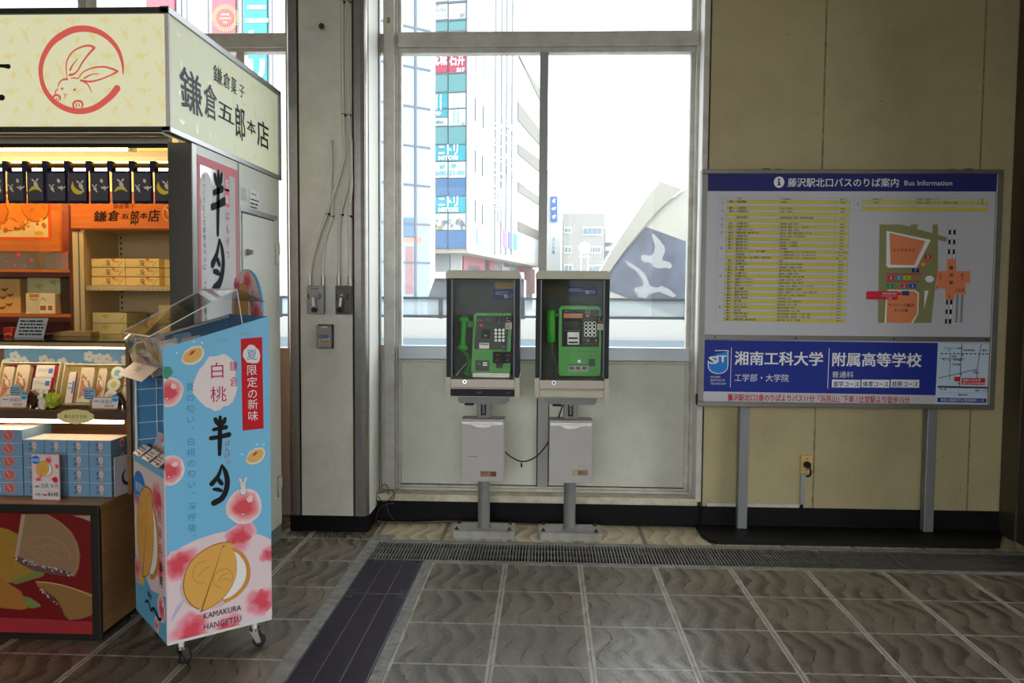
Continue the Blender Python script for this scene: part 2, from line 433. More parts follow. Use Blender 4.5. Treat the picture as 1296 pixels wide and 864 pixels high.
# ------------------------------------------------------------------ floor, drain channel
b = MB()
b.box(-.607, 7, -5, 4.318, -.1, 0, TILE)
b.box(-8, -1.032, -5, 4.70, -.1, 0, TILE); b.box(-8, -1.032, 4.70, 5.3, -.1, 0, TILE)
b.box(-1.032, 7, 4.698, 5.3, -.1, 0, TILE2)
b.box(-1.032, -.966, -5, 4.698, -.1, .001, CONC); b.box(-.656, -.607, -5, 4.318, -.1, .001, CONC)
b.box(-.656, 7, 4.318, 4.342, -.1, .001, CONC); b.box(-.966, 7, 4.664, 4.698, -.1, .001, CONC)
b.box(-1.04, 7, -5, 4.70, -.22, -.16, mat('drain_bottom', (7, 7, 8), rough=.8, spec=.1))
b.box(-1.032, -.90, 4.70, 4.80, -.05, .0015, CONC)
st(b.obj('floor'))

GRATE = mat('galvanised_grate', (178, 176, 172), rough=.38, metal=.8, dirt=(20, .6, (80, 74, 70)))
GRATED = mat('stainless_grate', (104, 98, 110), rough=.4, metal=.9)
def grate(label, x0, x1, y0, y1, along, pitch, bw, mt, notch=True):
    """linear drain cover; bars run across 'along'"""
    t = thing('drain_grate', label, 'drain cover', (x0, y0, 0), group='drain covers in the floor channel')
    f = MB(); z0, z1 = -.016, .002
    f.box(x0, x1, y0, y0+.005, z0, z1, mt); f.box(x0, x1, y1-.005, y1, z0, z1, mt)
    f.box(x0, x0+.005, y0+.005, y1-.005, z0, z1, mt); f.box(x1-.005, x1, y0+.005, y1-.005, z0, z1, mt)
    f.obj('grate_frame', t)
    g = MB()
    if along == 'x':
        k = int((x1-x0)/pitch)
        for i in range(1, k):
            x = x0+(x1-x0)*i/k; g.box(x-bw/2, x+bw/2, y0+.005, y1-.005, z0, z1-.0005, mt)
        for q in (1/3, 2/3):
            y = y0+(y1-y0)*q; g.box(x0+.005, x1-.005, y-.002, y+.002, z0, z1-.004, mt)
    else:
        k = int((y1-y0)/pitch)
        for i in range(1, k):
            y = y0+(y1-y0)*i/k; g.box(x0+.005, x1-.005, y-bw/2, y+bw/2, z0, z1-.0005, mt)
        for q in (1/3, 2/3):
            x = x0+(x1-x0)*q; g.box(x-.002, x+.002, y0+.005, y1-.005, z0, z1, mt)
        if notch:
            for xx in (x0+.012, x1-.042):
                for yy in (y0+.02, y1-.055): g.box(xx+.003, xx+.027, yy+.003, yy+.032, z1-.004, z1+.0002, BLACK); g.box(xx, xx+.003, yy, yy+.035, z0, z1+.001, mt); g.box(xx+.027, xx+.03, yy, yy+.035, z0, z1+.001, mt); g.box(xx, xx+.03, yy, yy+.003, z0, z1+.001, mt); g.box(xx, xx+.03, yy+.032, yy+.035, z0, z1+.001, mt)
    g.obj('grating', t)
gl = ['drain cover along the window wall, between the cross channel and the first payphone', 'drain cover along the wall in front of the second payphone',
      'drain cover along the wall in front of the bus board’s left post', 'drain cover along the wall in front of the bus board’s right post', 'drain cover along the wall past the right end of the bus board']
xs_ = [-.964, -.084, .933, 1.95, 2.97, 3.9]
for i in range(5): grate(gl[i], xs_[i]+.002, xs_[i+1]-.002, 4.344, 4.662, 'x', .0175, .0050, GRATE)
ys_ = [4.342, 3.83, 2.83, 1.83]
dl = ['short dark drain cover at the wall end of the cross channel', 'long dark drain cover of the cross channel beside the blue display cart', 'long dark drain cover of the cross channel nearest the camera']
for i in range(3): grate(dl[i], -.963, -.659, ys_[i+1]+.002, ys_[i]-.002, 'y', .0125, .0026, GRATED)

# ------------------------------------------------------------------ window wall
b = MB()                                                            # low wall under the glass: two painted panels, ledge
b.box(-1.075, .955, 5.245, 5.30, .14, 1.06, APRON)
st(b.obj('wall_back'))
b = MB(); b.box(-1.07, .955, 5.08, 5.24, .155, .18, LEDGE); b.box(-1.07, .96, 5.075, 5.10, .138, .172, LEDGE); b.box(-1.07, .955, 5.1, 5.245, .12, .156, LEDGE)
st(b.obj('trim_1', bevel=.004))
b = MB(); b.box(-1.07, .985, 5.09, 5.3, 0, .14, BLACKB); st(b.obj('baseboard_back', bevel=.003))
win = thing('window_1', None, None, (0, WY, 0), kind='structure')
def bar(name, x0, x1, z0, z1, y0, y1, mt=FRAME, bev=.004): return st(MB().box(x0, x1, y0, y1, z0, z1, mt).obj(name, win, bevel=bev))
b = MB(); b.box(-1.047, -.976, 5.20, 5.30, .18, 3.5, FRAME); b.box(-.976, -.961, 5.225, 5.30, .18, 3.5, FRAME); b.box(-.961, -.938, 5.24, 5.30, .2, 3.5, FRAME); b.obj('window_post', win, bevel=.004); MB().box(-1.024, -1.002, 5.1985, 5.2, 3.165, 3.20, mat('old_sticker', (150, 112, 60), rough=.6)).obj('sticker', win)
b = MB(); b.box(.897, .929, 5.235, 5.30, .2, 3.5, FRAME); b.box(.926, .957, 5.21, 5.30, .18, 3.5, FRAME); b.obj('window_jamb', win, bevel=.004)
b = MB(); b.box(-.955, .94, 5.205, 5.3, 3.02, 3.112, FRAME); b.box(-.94, .925, 5.225, 5.3, 2.985, 3.02, FRAME); b.box(-1.085, -1.047, 5.225, 5.3, 2.99, 3.11, FRAME); b.obj('transom_bar', win, bevel=.005)
b = MB(); b.box(-.957, .93, 5.215, 5.3, 1.034, 1.122, mat('sill_bar_paint', (176, 182, 186), rough=.35, metal=.2)); b.box(-.945, .91, 5.235, 5.3, 1.012, 1.034, FRAME); b.box(-1.085, -1.047, 5.24, 5.3, 1.03, 1.125, FRAME); b.obj('sill_bar', win, bevel=.006)
b = MB(); b.box(-.053, .002, 5.225, 5.3, 1.12, 2.99, mat('mullion_paint', (150, 149, 143), rough=.4)); b.obj('mullion', win, bevel=.004)
b = MB(); b.box(-.046, .02, 5.222, 5.25, .205, 1.014, MATS['mullion_paint']); b.box(-.054, -.046, 5.235, 5.25, .205, 1.014, SEAMD); b.box(.02, .027, 5.235, 5.25, .205, 1.014, SEAMD); b.obj('lower_mullion', win)
b = MB(); b.box(-.95, .925, 5.205, 5.25, .18, .196, FRAME); b.box(-.95, .925, 5.225, 5.25, .196, .209, FRAME)
b.box(-.947, .905, 5.238, 5.25, .209, .214, SEAMD); b.obj('bottom_rail', win, bevel=.002)
for nm, x0, x1, z0, z1 in (('pane', -.945, .905, 3.1, 3.5), ('pane', -.945, -.045, 1.115, 2.995), ('pane', -.005, .905, 1.115, 2.995), ('pane', -1.085, -1.04, 1.12, 3.0), ('pane', -1.085, -1.04, 3.1, 3.5)):
    MB().box(x0, x1, 5.268, 5.274, z0, z1, PANE).obj('pane', win)
# window behind the kiosk
win2 = thing('window_2', None, None, (-2.3, WY, 0), kind='structure')
b = MB(); b.box(-5, -1.6, 5.205, 5.3, 3.02, 3.112, FRAME); b.box(-5, -1.6, 5.225, 5.3, 3.0, 3.02, FRAME); b.obj('transom_bar', win2, bevel=.005)
b = MB(); b.box(-1.68, -1.57, 5.21, 5.3, 1.0, 3.5, FRAME); b.obj('window_jamb', win2, bevel=.004)
b = MB(); b.box(-3.03, -2.99, 5.21, 5.3, 2.4, 3.5, FRAME); b.box(-2.99, -2.945, 5.23, 5.3, 2.4, 3.5, WHITE); b.box(-2.945, -2.905, 5.21, 5.3, 2.4, 3.5, FRAME); b.obj('window_post', win2, bevel=.003)  # white middle strip paints in the highlight between the two bars
b = MB(); b.box(-2.003, -1.952, 5.225, 5.3, 1.1, 3.01, FRAME); b.obj('mullion', win2, bevel=.004)
for x0, x1, z0, z1 in ((-5, -1.67, 3.1, 3.5), (-5, -1.995, 1.1, 3.01), (-1.96, -1.67, 1.1, 3.01)):
    MB().box(x0, x1, 5.268, 5.274, z0, z1, PANE).obj('pane', win2)
b = MB(); b.box(-5, -1.57, 5.2, 5.3, 0, 1.1, APRON); st(b.obj('wall_behind'))

# ------------------------------------------------------------------ pillar
pil = thing('pillar', None, None, (-1.32, 4.85, 0), kind='structure')
b = MB(); b.box(-1.553, -1.085, 4.858, 5.28, .0, 3.5, mat('pillar_core', (150, 140, 118), rough=.7)); b.obj('pillar_core', pil)
b = MB(); b.box(-1.483, -1.166, 4.846, 4.86, .098, 3.5, PILLARP); b.obj('front_panel', pil, bevel=.002)
b = MB(); b.box(-1.494, -1.483, 4.853, 4.86, .098, 3.5, RUST); b.box(-1.166, -1.152, 4.853, 4.86, .098, 3.5, RUST); b.obj('panel_gap', pil)
b = MB(); b.prism([(-1.56, 4.90), (-1.553, 4.852), (-1.545, 4.844), (-1.494, 4.844), (-1.494, 4.858), (-1.54, 4.858), (-1.55, 4.90)], (0, 0, .098), (1, 0, 0), (0, 1, 0), (0, 0, 3.4), STEEL); b.obj('corner_trim', pil)
b = MB(); b.prism([(-1.152, 4.844), (-1.112, 4.842), (-1.09, 4.852), (-1.078, 4.876), (-1.078, 4.90), (-1.088, 4.90), (-1.09, 4.88), (-1.15, 4.858)], (0, 0, .098), (1, 0, 0), (0, 1, 0), (0, 0, 3.4), STEEL); b.obj('corner_trim', pil)
b = MB(); b.box(-1.085, -1.074, 4.90, 5.17, .098, 3.5, WHITE); b.box(-1.083, -1.075, 5.17, 5.2, .098, 3.5, SEAMD); b.box(-1.085, -1.071, 5.2, 5.25, .18, 3.5, FRAME); b.obj('side_panel', pil, bevel=.001)
b = MB(); b.box(-1.556, -1.076, 4.842, 5.20, 0, .098, BLACKB); b.obj('pillar_base', pil, bevel=.003)

# ------------------------------------------------------------------ right wall, its return, the dark column
b = MB()
for x0, x1 in ((.993, 1.671), (1.682, 2.613), (2.625, 2.86)): b.box(x0, x1, RW, RW+.02, .138, 3.5, CREAM)
b.box(.957, 2.9, RW+.012, RW+.25, 0, 3.5, SEAMD)
b.box(1.671, 1.682, RW+.0015, RW+.02, .138, 3.5, SEAMC); b.box(2.613, 2.625, RW+.0015, RW+.02, .138, 3.5, SEAMC)
st(b.obj('wall_right'))
b = MB(); b.box(.947, .957, RW, 5.215, .17, 3.5, WHITE); b.box(.948, .982, RW-.004, RW+.02, .165, 3.5, FRAME); b.box(.982, .993, RW+.004, RW+.02, .12, 3.5, RUST); st(b.obj('trim_2', bevel=.002))
b = MB(); b.box(.985, 2.86, RW-.004, RW+.02, 0, .138, BLACKB); st(b.obj('baseboard_right', bevel=.003))
b = MB(); b.box(1.02, 1.615, RW-.012, RW, .14, .162, FRAME); b.prism([(1.585, .14), (1.62, .14), (1.62, .352), (1.596, .352), (1.596, .162)], (0, RW, 0), (1, 0, 0), (0, 0, 1), (0, -.012, 0), mat('duct_grey', (150, 152, 148), rough=.5)); st(b.obj('trim_3'))
b = MB(); b.box(2.81, 2.822, 4.9, 5.07, 0, 3.5, mat('steel_guard', (92, 84, 70), rough=.4, metal=.6)); b.box(2.822, 3.6, 4.2, 5.3, 0, 3.5, mat('dark_brown_column', (58, 52, 44), rough=.5, dirt=(3, .5, (40, 34, 28)))); st(b.obj('column_right'))
# ------------------------------------------------------------------ the hall around: ceiling and side walls, unseen, with openings sized for the daylight
CEIL = mat('hall_ceiling', (150, 146, 136), rough=.7)
b = MB(); b.box(-8.1, 7.1, -5, 5.32, 3.5, 3.6, CEIL); st(b.obj('ceiling'))
b = MB(); b.box(6.9, 7.0, 2.3, 5.3, 0, 3.5, CREAM); b.box(6.9, 7.0, -5, -.7, 0, 3.5, CREAM); b.box(3.5, 6.95, 5.1, 5.3, 0, 3.5, CREAM); st(b.obj('wall_far_right'))  # unseen wall; its gap is sized to let daylight onto the kiosk side
b = MB(); b.box(-8.1, -8, -5, 5.3, 0, 3.5, CREAM); b.box(-8, -5, 5.2, 5.3, 0, 3.5, CREAM); st(b.obj('wall_far_left'))
for x0_, x1_ in ((-8, -3.1), (-.1, .4), (2.0, 7)): st(MB().box(x0_, x1_, -5, -4.6, 0, 3.5, CREAM).obj('wall_light_block'))  # unseen walls added to narrow the rear opening and dim the hall
b = MB(); b.box(-120, 120, -60, 5.3, -.3, -.23, mat('street_paving', (150, 148, 142), rough=.8)); st(b.obj('ground_street'))
b = MB(); b.box(-160, 160, 5.3, 260, -.3, -.1, mat('deck_paving', (168, 170, 172), rough=.7)); st(b.obj('ground_deck'))
# ------------------------------------------------------------------ payphone stands
POST = mat('stand_grey_paint', (128, 129, 126), rough=.45, dirt=(12, .5, (104, 96, 82)))
BASEG = mat('stand_base_paint', (162, 162, 156), rough=.5, dirt=(10, .6, (110, 92, 70)))
CASE = mat('cabinet_cream', (196, 190, 166), rough=.4, dirt=(8, .3, (160, 150, 120)))
NAVY = mat('cabinet_navy_side', (13, 13, 22), rough=.4, spec=.2)
INNER = mat('cabinet_grey_lining', (88, 90, 83), rough=.6)
BOXP = mat('phonebook_box_white', (184, 179, 173), rough=.4, dirt=(6, .35, (160, 150, 140), 140))
DOORG = glass('cabinet_door_glass', tint=(244, 246, 243), dust_haze=.012, refl=.12)
GREEN = mat('payphone_green', (70, 190, 52), rough=.32, spec=.5)
GREEND = mat('payphone_dark_green', (36, 120, 30), rough=.4)
PANELD = mat('payphone_panel_dark', (38, 42, 42), rough=.4)
KEY = mat('key_steel', (190, 190, 184), rough=.3, metal=.8)

def stand(label, x, dark_lip):
    t = thing('payphone_stand', label, 'payphone stand', (x, 4.85, 0), group='payphone stands by the window')
    b = MB(); b.prism([(-.19, -.085), (-.17, -.1), (.17, -.1), (.19, -.085), (.19, .08), (.17, .095), (-.17, .095), (-.19, .08)], (0, 0, 0), (1, 0, 0), (0, 1, 0), (0, 0, .046), BASEG)
    b.obj('base_plate', t, local=True, bevel=.012, seg=3)
    for sx in (-1, 1):
        for sy in (-1, 1):
            b = MB(); c = (sx*.158, sy*.068, .046); b.cyl(c, (c[0], c[1], .054), .013, RUST, n=6); b.cyl((c[0], c[1], .054), (c[0], c[1], .066), .006, BLACK, r1=.003, n=8); b.obj('anchor_bolt', t, local=True)
    b = MB(); b.cyl((0, 0, .045), (0, 0, .83), .036, POST, n=28); b.cyl((0, 0, .045), (0, 0, .053), .042, POST, n=28); b.obj('pole', t, local=True)
    b = MB(); b.box(-.042, .042, -.045, .04, .70, .835, POST); b.obj('pole_head', t, local=True, bevel=.004)
    b = MB(); b.box(-.018, .014, -.049, -.044, .735, .82, BLACK); b.box(-.008, .005, -.051, -.048, .745, .79, mat('slot_grey', (90, 90, 88), rough=.4)); b.box(-.011, .008, -.0515, -.048, .795, .81, mat('slot_grey2', (120, 120, 116), rough=.4)); b.obj('lock_slot', t, local=True)
    # phone-book box
    b = MB(); b.box(-.128, .128, -.112, .02, .352, .722, BOXP); b.obj('phonebook_box', t, local=True, bevel=.004)
    d = MB(); d.box(-.127, .124, -.124, -.113, .352, .712, BOXP); d = d.obj('box_door', t, local=True, bevel=.003)
    b = MB(); b.box(-.122, .119, -.1255, -.123, .69, .709, STEEL); b.obj('door_top_strip', d, local=True)
    b = MB(); b.prism([(-.062, .0), (-.05, -.013), (-.02, -.022), (.02, -.022), (.05, -.013), (.062, 0)], (-.002, -.126, .697), (1, 0, 0), (0, 0, 1), (0, -.012, 0), STEEL); b.obj('finger_pull', d, local=True, bevel=.004)
    # support tray and cabinet
    b = MB(); b.prism([(-.15, .83), (-.135, .812), (.135, .812), (.15, .83), (.15, .858), (-.15, .858)], (0, -.10, 0), (1, 0, 0), (0, 0, 1), (0, .2, 0), POST)
    b.box(-.11, -.055, -.11, -.06, .802, .815, BLACK); b.obj('support_tray', t, local=True, bevel=.003)
    b = MB(); b.box(-.205, .205, .118, .135, .90, 1.56, INNER); b.obj('back_wall', t, local=True)
    for s in (-1, 1):
        a = MB(); a.box(min(s*.213, s*.186), max(s*.213, s*.186), -.148, -.118, .965, 1.55, NAVY); a.box(min(s*.211, s*.196), max(s*.211, s*.196), -.118, .13, .965, 1.55, NAVY)
        a.box(min(s*.196, s*.193), max(s*.196, s*.193), -.118, .118, .965, 1.55, INNER); a.obj('side_panel', t, local=True, bevel=.002)
    b = MB(); b.prism([(-.216, 0), (-.216, .03), (-.20, .047), (.20, .047), (.216, .03), (.216, 0)], (0, -.158, 1.548), (1, 0, 0), (0, 0, 1), (0, .30, 0), CASE); b.obj('top_cap', t, local=True, bevel=.009, seg=3)
    b = MB(); b.box(-.205, .205, -.14, .13, .857, .963, CASE)
    for s in (-1, 1): b.prism([(s*.216, 0), (s*.216, .115), (s*.188, .115), (s*.188, .0), (s*.205, 0)], (0, -.156, .857), (1, 0, 0), (0, 0, 1), (0, .286, 0), CASE)
    b.obj('bottom_case', t, local=True, bevel=.007, seg=3)
    f = MB(); f.box(-.188, .188, -.154, -.138, .911, .963, mat('fascia_steel', (112, 105, 98), rough=.3, metal=1.0)); f = f.obj('steel_fascia', t, local=True, bevel=.002)
    b = MB(); b.cyl((-.104, -.158, .947), (-.104, -.15, .947), .012, CHROME, n=18); b.cyl((-.104, -.160, .947), (-.104, -.157, .947), .006, BLACK, n=12); b.obj('lock', f, local=True)
    b = MB(); b.box(-.188, .188, -.152, -.138, .862, .903, BLACK if dark_lip else CASE); lip = b.obj('front_lip', t, local=True, bevel=.004)
    g = MB(); g.box(-.187, .187, -.1405, -.1395, .964, 1.547, DOORG); g = g.obj('door_glass', t, local=True)
    b = MB(); b.box(-.187, .187, -.144, -.136, 1.541, 1.549, NAVY); b.box(-.187, -.178, -.144, -.136, .968, 1.545, mat('door_edge', (70, 72, 72), rough=.3)); b.box(.178, .187, -.144, -.136, .968, 1.545, mat('door_edge', (70, 72, 72), rough=.3)); b.obj('door_edge', t, local=True)
    return t, d, lip, g
s1, d1, lip1, g1 = stand('left payphone stand with black lower lip on its cabinet, nearer the pillar', -.366, True)
s2, d2, lip2, g2 = stand('right payphone stand with all-cream lower lip on its cabinet, nearer the bus board', .153, False)

U, Vv = (1, 0, 0), (0, 0, 1)
BLUE = ink((40, 62, 168)); OFFW = ink((214, 214, 208)); YEL = ink((206, 172, 60)); INKB = ink((22, 22, 24)); GREYI = ink((120, 120, 114))
def lines(P, x0, x1, y, n, dy, mt, seed, wmin=.35, th=.35, L=4):
    """rows of print too small to read: broken bars"""
    rn = random.Random(seed)
    for i in range(n):
        x = x0; yy = y-i*dy; end = x0+(x1-x0)*rn.uniform(wmin, 1)
        while x < end:
            k = rn.uniform(.5, 2.2)*dy; P.rect(x, yy, min(x+k, x1), yy+dy*th, mt, L); x += k+dy*.25
# notices on the inner back wall of each cabinet, stickers on the doors
for t, k in ((s1, 1), (s2, 2)):
    P = Print((W[t].translation.x, 4.968, 0), U, Vv)
    if k == 1:
        P.pxrect(624, 364.5, 658, 379.5, BLUE, 0); P.pxrect(626.5, 357, 658, 365.5, YEL, 1)
        a = P.px(638, 378); P.text('113', a[0]+.03, a[1]+.004, .034, OFFW, 3, xs=.9); P.rect(a[0], a[1]+.004, a[0]+.022, a[1]+.028, OFFW, 3); P.stroke([(a[0]+.004, a[1]+.01), (a[0]+.010, a[1]+.008), (a[0]+.019, a[1]+.024)], .004, BLUE, 4)
        a, c = P.px(627, 370), P.px(655, 370); lines(P, a[0], c[0]*.9, a[1], 2, .012, OFFW, 3)
        a, c = P.px(581, 367), P.px(606, 367); lines(P, a[0], c[0], a[1]+.02, 5, .022, GREYI, 5)
        P.pxrect(576, 379, 592, 386, mat('faded_green', (62, 86, 70), rough=.6), 0)
    else:
        P.pxrect(718.5, 362, 756, 374, BLUE, 0); a = P.px(742, 372.5); P.text('113', a[0]+.02, a[1]+.003, .03, OFFW, 3, xs=.9); P.rect(a[0]-.004, a[1]+.003, a[0]+.015, a[1]+.024, OFFW, 3); P.stroke([(a[0], a[1]+.009), (a[0]+.005, a[1]+.007), (a[0]+.012, a[1]+.02)], .0035, BLUE, 4)
        a, c = P.px(720, 366), P.px(752, 366); lines(P, a[0], c[0], a[1], 2, .011, OFFW, 8)
        P.pxrect(690, 361, 714, 377, mat('faded_paper', (104, 96, 70), rough=.7), 0); a, c = P.px(691, 364), P.px(712, 364); lines(P, a[0], c[0], a[1], 5, .012, ink((86, 72, 48)), 9)
    P.obj('inner_notice', t)
    P = Print((0, 4.7085, 0), U, Vv, lift=.0004)
    ox = 0 if k == 1 else 0
    if k == 1:
        P.pxrect(639.5, 400, 648, 407.5, INKB, 0); P.pxrect(639.5, 408, 648, 416.5, ink((190, 188, 176)), 0)
        a = P.px(641, 403.5)
    else:
        P.pxrect(756, 401, 764.5, 409, INKB, 0); P.pxrect(756, 409.5, 764.5, 417.5, ink((190, 188, 176)), 0)
        a = P.px(757.5, 404.5)
    P.text('D  <', a[0], a[1], .014, OFFW, 3, fit=.027); P.text('PULL', a[0], a[1]-.014, .012, OFFW, 3, fit=.026)
    P.poly([(a[0]+.001, a[1]-.034), (a[0]+.013, a[1]-.034), (a[0]+.007, a[1]-.023)], YEL, 3)
    lines(P, a[0], a[0]+.026, a[1]-.043, 2, .007, GREYI, 4)
    P.obj('door_sticker', t); P = Print((0, 4.7085, 0), U, Vv, lift=.0004)
    if k == 1:
        for x0 in (624, 637):
            P.pxrect(x0, 445, x0+12.4, 459.5, INKB, 0); q = P.px(x0+6, 450); P.stroke([(q[0]-.012, q[1]), (q[0], q[1]+.006), (q[0]+.012, q[1]-.001)], .003, ink((150, 120, 30)), 3)
            P.stroke([(q[0]-.014, q[1]-.03), (q[0]-.006, q[1]-.026), (q[0]+.004, q[1]-.032)], .003, ink((150, 120, 30)), 3); P.ell(q[0], q[1]-.017, .009, .007, ink((62, 62, 60)), 3)
            P.obj('door_sticker', t); P = Print((0, 4.7085, 0), U, Vv, lift=.0004)
P = Print((0, 4.698, 0), U, Vv); a = P.px(604, 497.5); P.text('NTT', a[0], a[1], .014, ink((150, 150, 150)), 2, bold=.01); a = P.px(641, 498); P.text('NTT', a[0], a[1], .012, ink((120, 120, 120)), 2); P.obj('lettering', lip1)
# box labels, scratches
for d, k in ((d1, 1), (d2, 2)):
    P = Print((0, 4.726, 0), U, Vv)
    if k == 1:
        P.pxrect(608, 596, 628, 603, ink((130, 96, 72)), 0); a = P.px(609, 601.6); P.text('しんぶん等', a[0], a[1], .024, ink((196, 170, 140)), 2, fit=.05); P.pxrect(622, 596.5, 628, 602.5, ink((120, 70, 50)), 1)
        P.pxstroke([(593, 577.3), (600, 577.6), (604.5, 578)], .7, ink((110, 106, 100)), 1)
    else:
        P.pxrect(724.5, 594.5, 744, 601.5, ink((150, 130, 92)), 0); P.pxrect(725, 595, 731, 601, ink((186, 170, 136)), 1); a = P.px(732, 600); P.text('等', a[0], a[1], .022, ink((90, 70, 44)), 2); a = P.px(738, 600); P.text('E', a[0], a[1], .02, ink((90, 70, 44)), 2)
    P.obj('label_plate', d)

# ------------------------------------------------------------------ the two green payphones
def keypad(b, P, xs, ys, r, y, mt, par):
    for j, yy in enumerate(ys):
        for i, xx in enumerate(xs):
            q = P.px(xx, yy); k = MB(); k.cyl((q[0], y, q[1]), (q[0], y-.006, q[1]), r, mt, r1=r*.8, n=14); k.obj('key', par)
def receiver(b, p0, p1, r, y, mt, bulge):
    """handset hanging upright between p0 (top) and p1"""
    p0, p1 = Vector((p0[0], y, p0[1])), Vector((p1[0], y, p1[1])); pts, rad = [], []
    for i in range(15):
        t = i/14; e = abs(2*t-1)
        q = p0.lerp(p1, t); q.y += .012*(1-e**2)*-1
        pts.append(q); rad.append(r*(.56+.36*e**6) if bulge else r*(.95-.2*max(0, e-.85)/.15))
    b.tube(pts, rad, mt, n=14)
    k = 1.12 if bulge else .97
    b.ell(p0, r*k, r*.97, r*(.8 if bulge else .55), mt); b.ell(p1, r*k, r*.97, r*(.8 if bulge else .55), mt)
# --- left phone: sloping body, coiled cord
F = 4.765
ph = thing('payphone', 'green payphone with dark sloping face and red lamp inside the left cabinet', 'payphone', (-.32, 4.86, .968), group='green payphones')
P = Print((0, F, 0), U, Vv)
q = [P.px(599.5, 399), P.px(602, 396), P.px(645.5, 396.5), P.px(647.5, 399.5), P.px(646.5, 443), P.px(645.5, 472.5), P.px(596, 471.5), P.px(597.5, 443)]
MB().prism([(a, c) for a, c in q], (0, F, 0), U, Vv, (0, .16, 0), GREEN).obj('body', ph, bevel=.007, seg=3)
b = MB(); q = [P.px(*v) for v in ((603.6, 399.5), (644.4, 399.5), (641.8, 443), (600, 441.5))]; b.prism(q, (0, F, 0), U, Vv, (0, -.004, 0), PANELD); face = b.obj('face_panel', ph, bevel=.002)
R = Print((0, F-.004, 0), U, Vv)
for x, y in ((608, 405.5), (618, 405)):
    a = R.px(x, y); R.stroke([(a[0]-.014, a[1]-.004), (a[0]-.006, a[1]+.006), (a[0]+.004, a[1]-.003), (a[0]+.012, a[1]+.004)], .004, ink((130, 140, 110)), 2)
a = R.px(632, 404.5); R.ell(a[0], a[1], .022, .022, ink((60, 66, 64)), 2); R.ell(a[0], a[1], .017, .017, ink((30, 34, 34)), 3); R.rect(a[0]-.003, a[1]-.018, a[0]+.003, a[1]+.018, ink((110, 112, 108)), 4)
a, c = R.px(607, 414), R.px(637, 414); lines(R, a[0], c[0], a[1]+.004, 2, .008, ink((90, 100, 92)), 11, wmin=.7)
a = R.px(629, 409); R.text('NTT', a[0], a[1], .010, ink((150, 150, 140)), 3, xs=1.4)
R.pxrect(609.5, 417, 620, 428, ink((16, 18, 18)), 2); R.pxrect(612.5, 423.5, 616.5, 425.5, ink((170, 170, 164)), 4)
a = R.px(637.5, 438.5); R.ell(a[0], a[1], .008, .008, ink((120, 124, 120)), 3)
R.obj('face_print', face)
a = R.px(609, 411.2); MB().ell((a[0], F-.005, a[1]), .011, .004, .006, mat('red_lamp', (220, 40, 50), rough=.3, emit=1.2)).obj('indicator_lamp', face)
b = MB(); a, c = R.px(606.5, 433.5), R.px(619.5, 441); b.box(a[0], c[0], F-.014, F-.002, c[1], a[1], STEEL); b.box(a[0]+.008, c[0]-.004, F-.0155, F-.013, c[1]+.022, c[1]+.027, BLACK); b.obj('card_slot', ph, bevel=.002)
keypad(b, R, (627.5, 632.3, 637), (417.6, 421.8, 426.2, 430.6), .0088, F-.004, KEY, face)
b = MB(); a, c = R.px(601.5, 456), R.px(619, 469); b.box(a[0], c[0], F-.003, F+.01, c[1], a[1], mat('coin_tray_dark', (24, 40, 22), rough=.4)); b.cyl((a[0]+.022, F-.005, a[1]-.018), (a[0]+.022, F-.002, a[1]-.018), .012, mat('coin_button', (110, 70, 62), rough=.4), n=18); b.box(a[0]+.045, a[0]+.07, F-.004, F-.002, a[1]-.016, a[1]-.010, KEY); b.box(a[0]+.045, a[0]+.07, F-.004, F-.002, a[1]-.03, a[1]-.022, KEY); b.obj('coin_return', ph)
b = MB(); a, c = R.px(627.5, 458), R.px(636, 465.5); b.box(a[0], c[0], F-.002, F+.01, c[1], a[1], mat('brown_slot', (56, 44, 36), rough=.5)); b.obj('receipt_slot', ph)
b = MB(); a, c = R.px(598, 472), R.px(645, 476); b.box(a[0], c[0], F-.01, F+.16, .966, a[1]+.004, STEEL); b.obj('base_tray', ph, bevel=.002)
b = MB(); receiver(b, R.px(587.5, 404), R.px(585.5, 440), .028, F-.004, GREEN, True); hs = b.obj('handset', ph)
b = MB(); a = R.px(597.5, 408); b.box(a[0]-.03, a[0]+.012, F-.01, F+.05, a[1]-.03, a[1]+.012, GREEND); b.obj('cradle', ph, bevel=.006)
b = MB(); pts = []
A0, A1, A2, A3 = [Vector((R.px(x, y)[0], F+.01, R.px(x, y)[1])) for x, y in ((586, 445), (591, 450), (594, 461), (590, 473))]
ctr = smooth([tuple(A0), tuple(A1), tuple(A2), tuple(A3), tuple(A3+Vector((.03, .0, -.004)))], 40)
for i, c in enumerate(ctr):
    t = i*.85; rr = .010 if 8 < i < len(ctr)-4 else .002
    pts.append((c[0]+rr*math.cos(t), c[1]+rr*math.sin(t), max(c[2], .978)))
b.tube(pts, .0028, GREEN, n=6); b.obj('coiled_cord', ph)
b = MB(); a, c = R.px(596, 452), R.px(577, 475.5); b.tube([(a[0], F+.03, a[1]), ((a[0]+c[0])/2-.004, F, (a[1]+c[1])/2-.004), (c[0], F-.03, max(c[1], .974))], .0028, CHROME, n=8); b.obj('security_cable', ph)
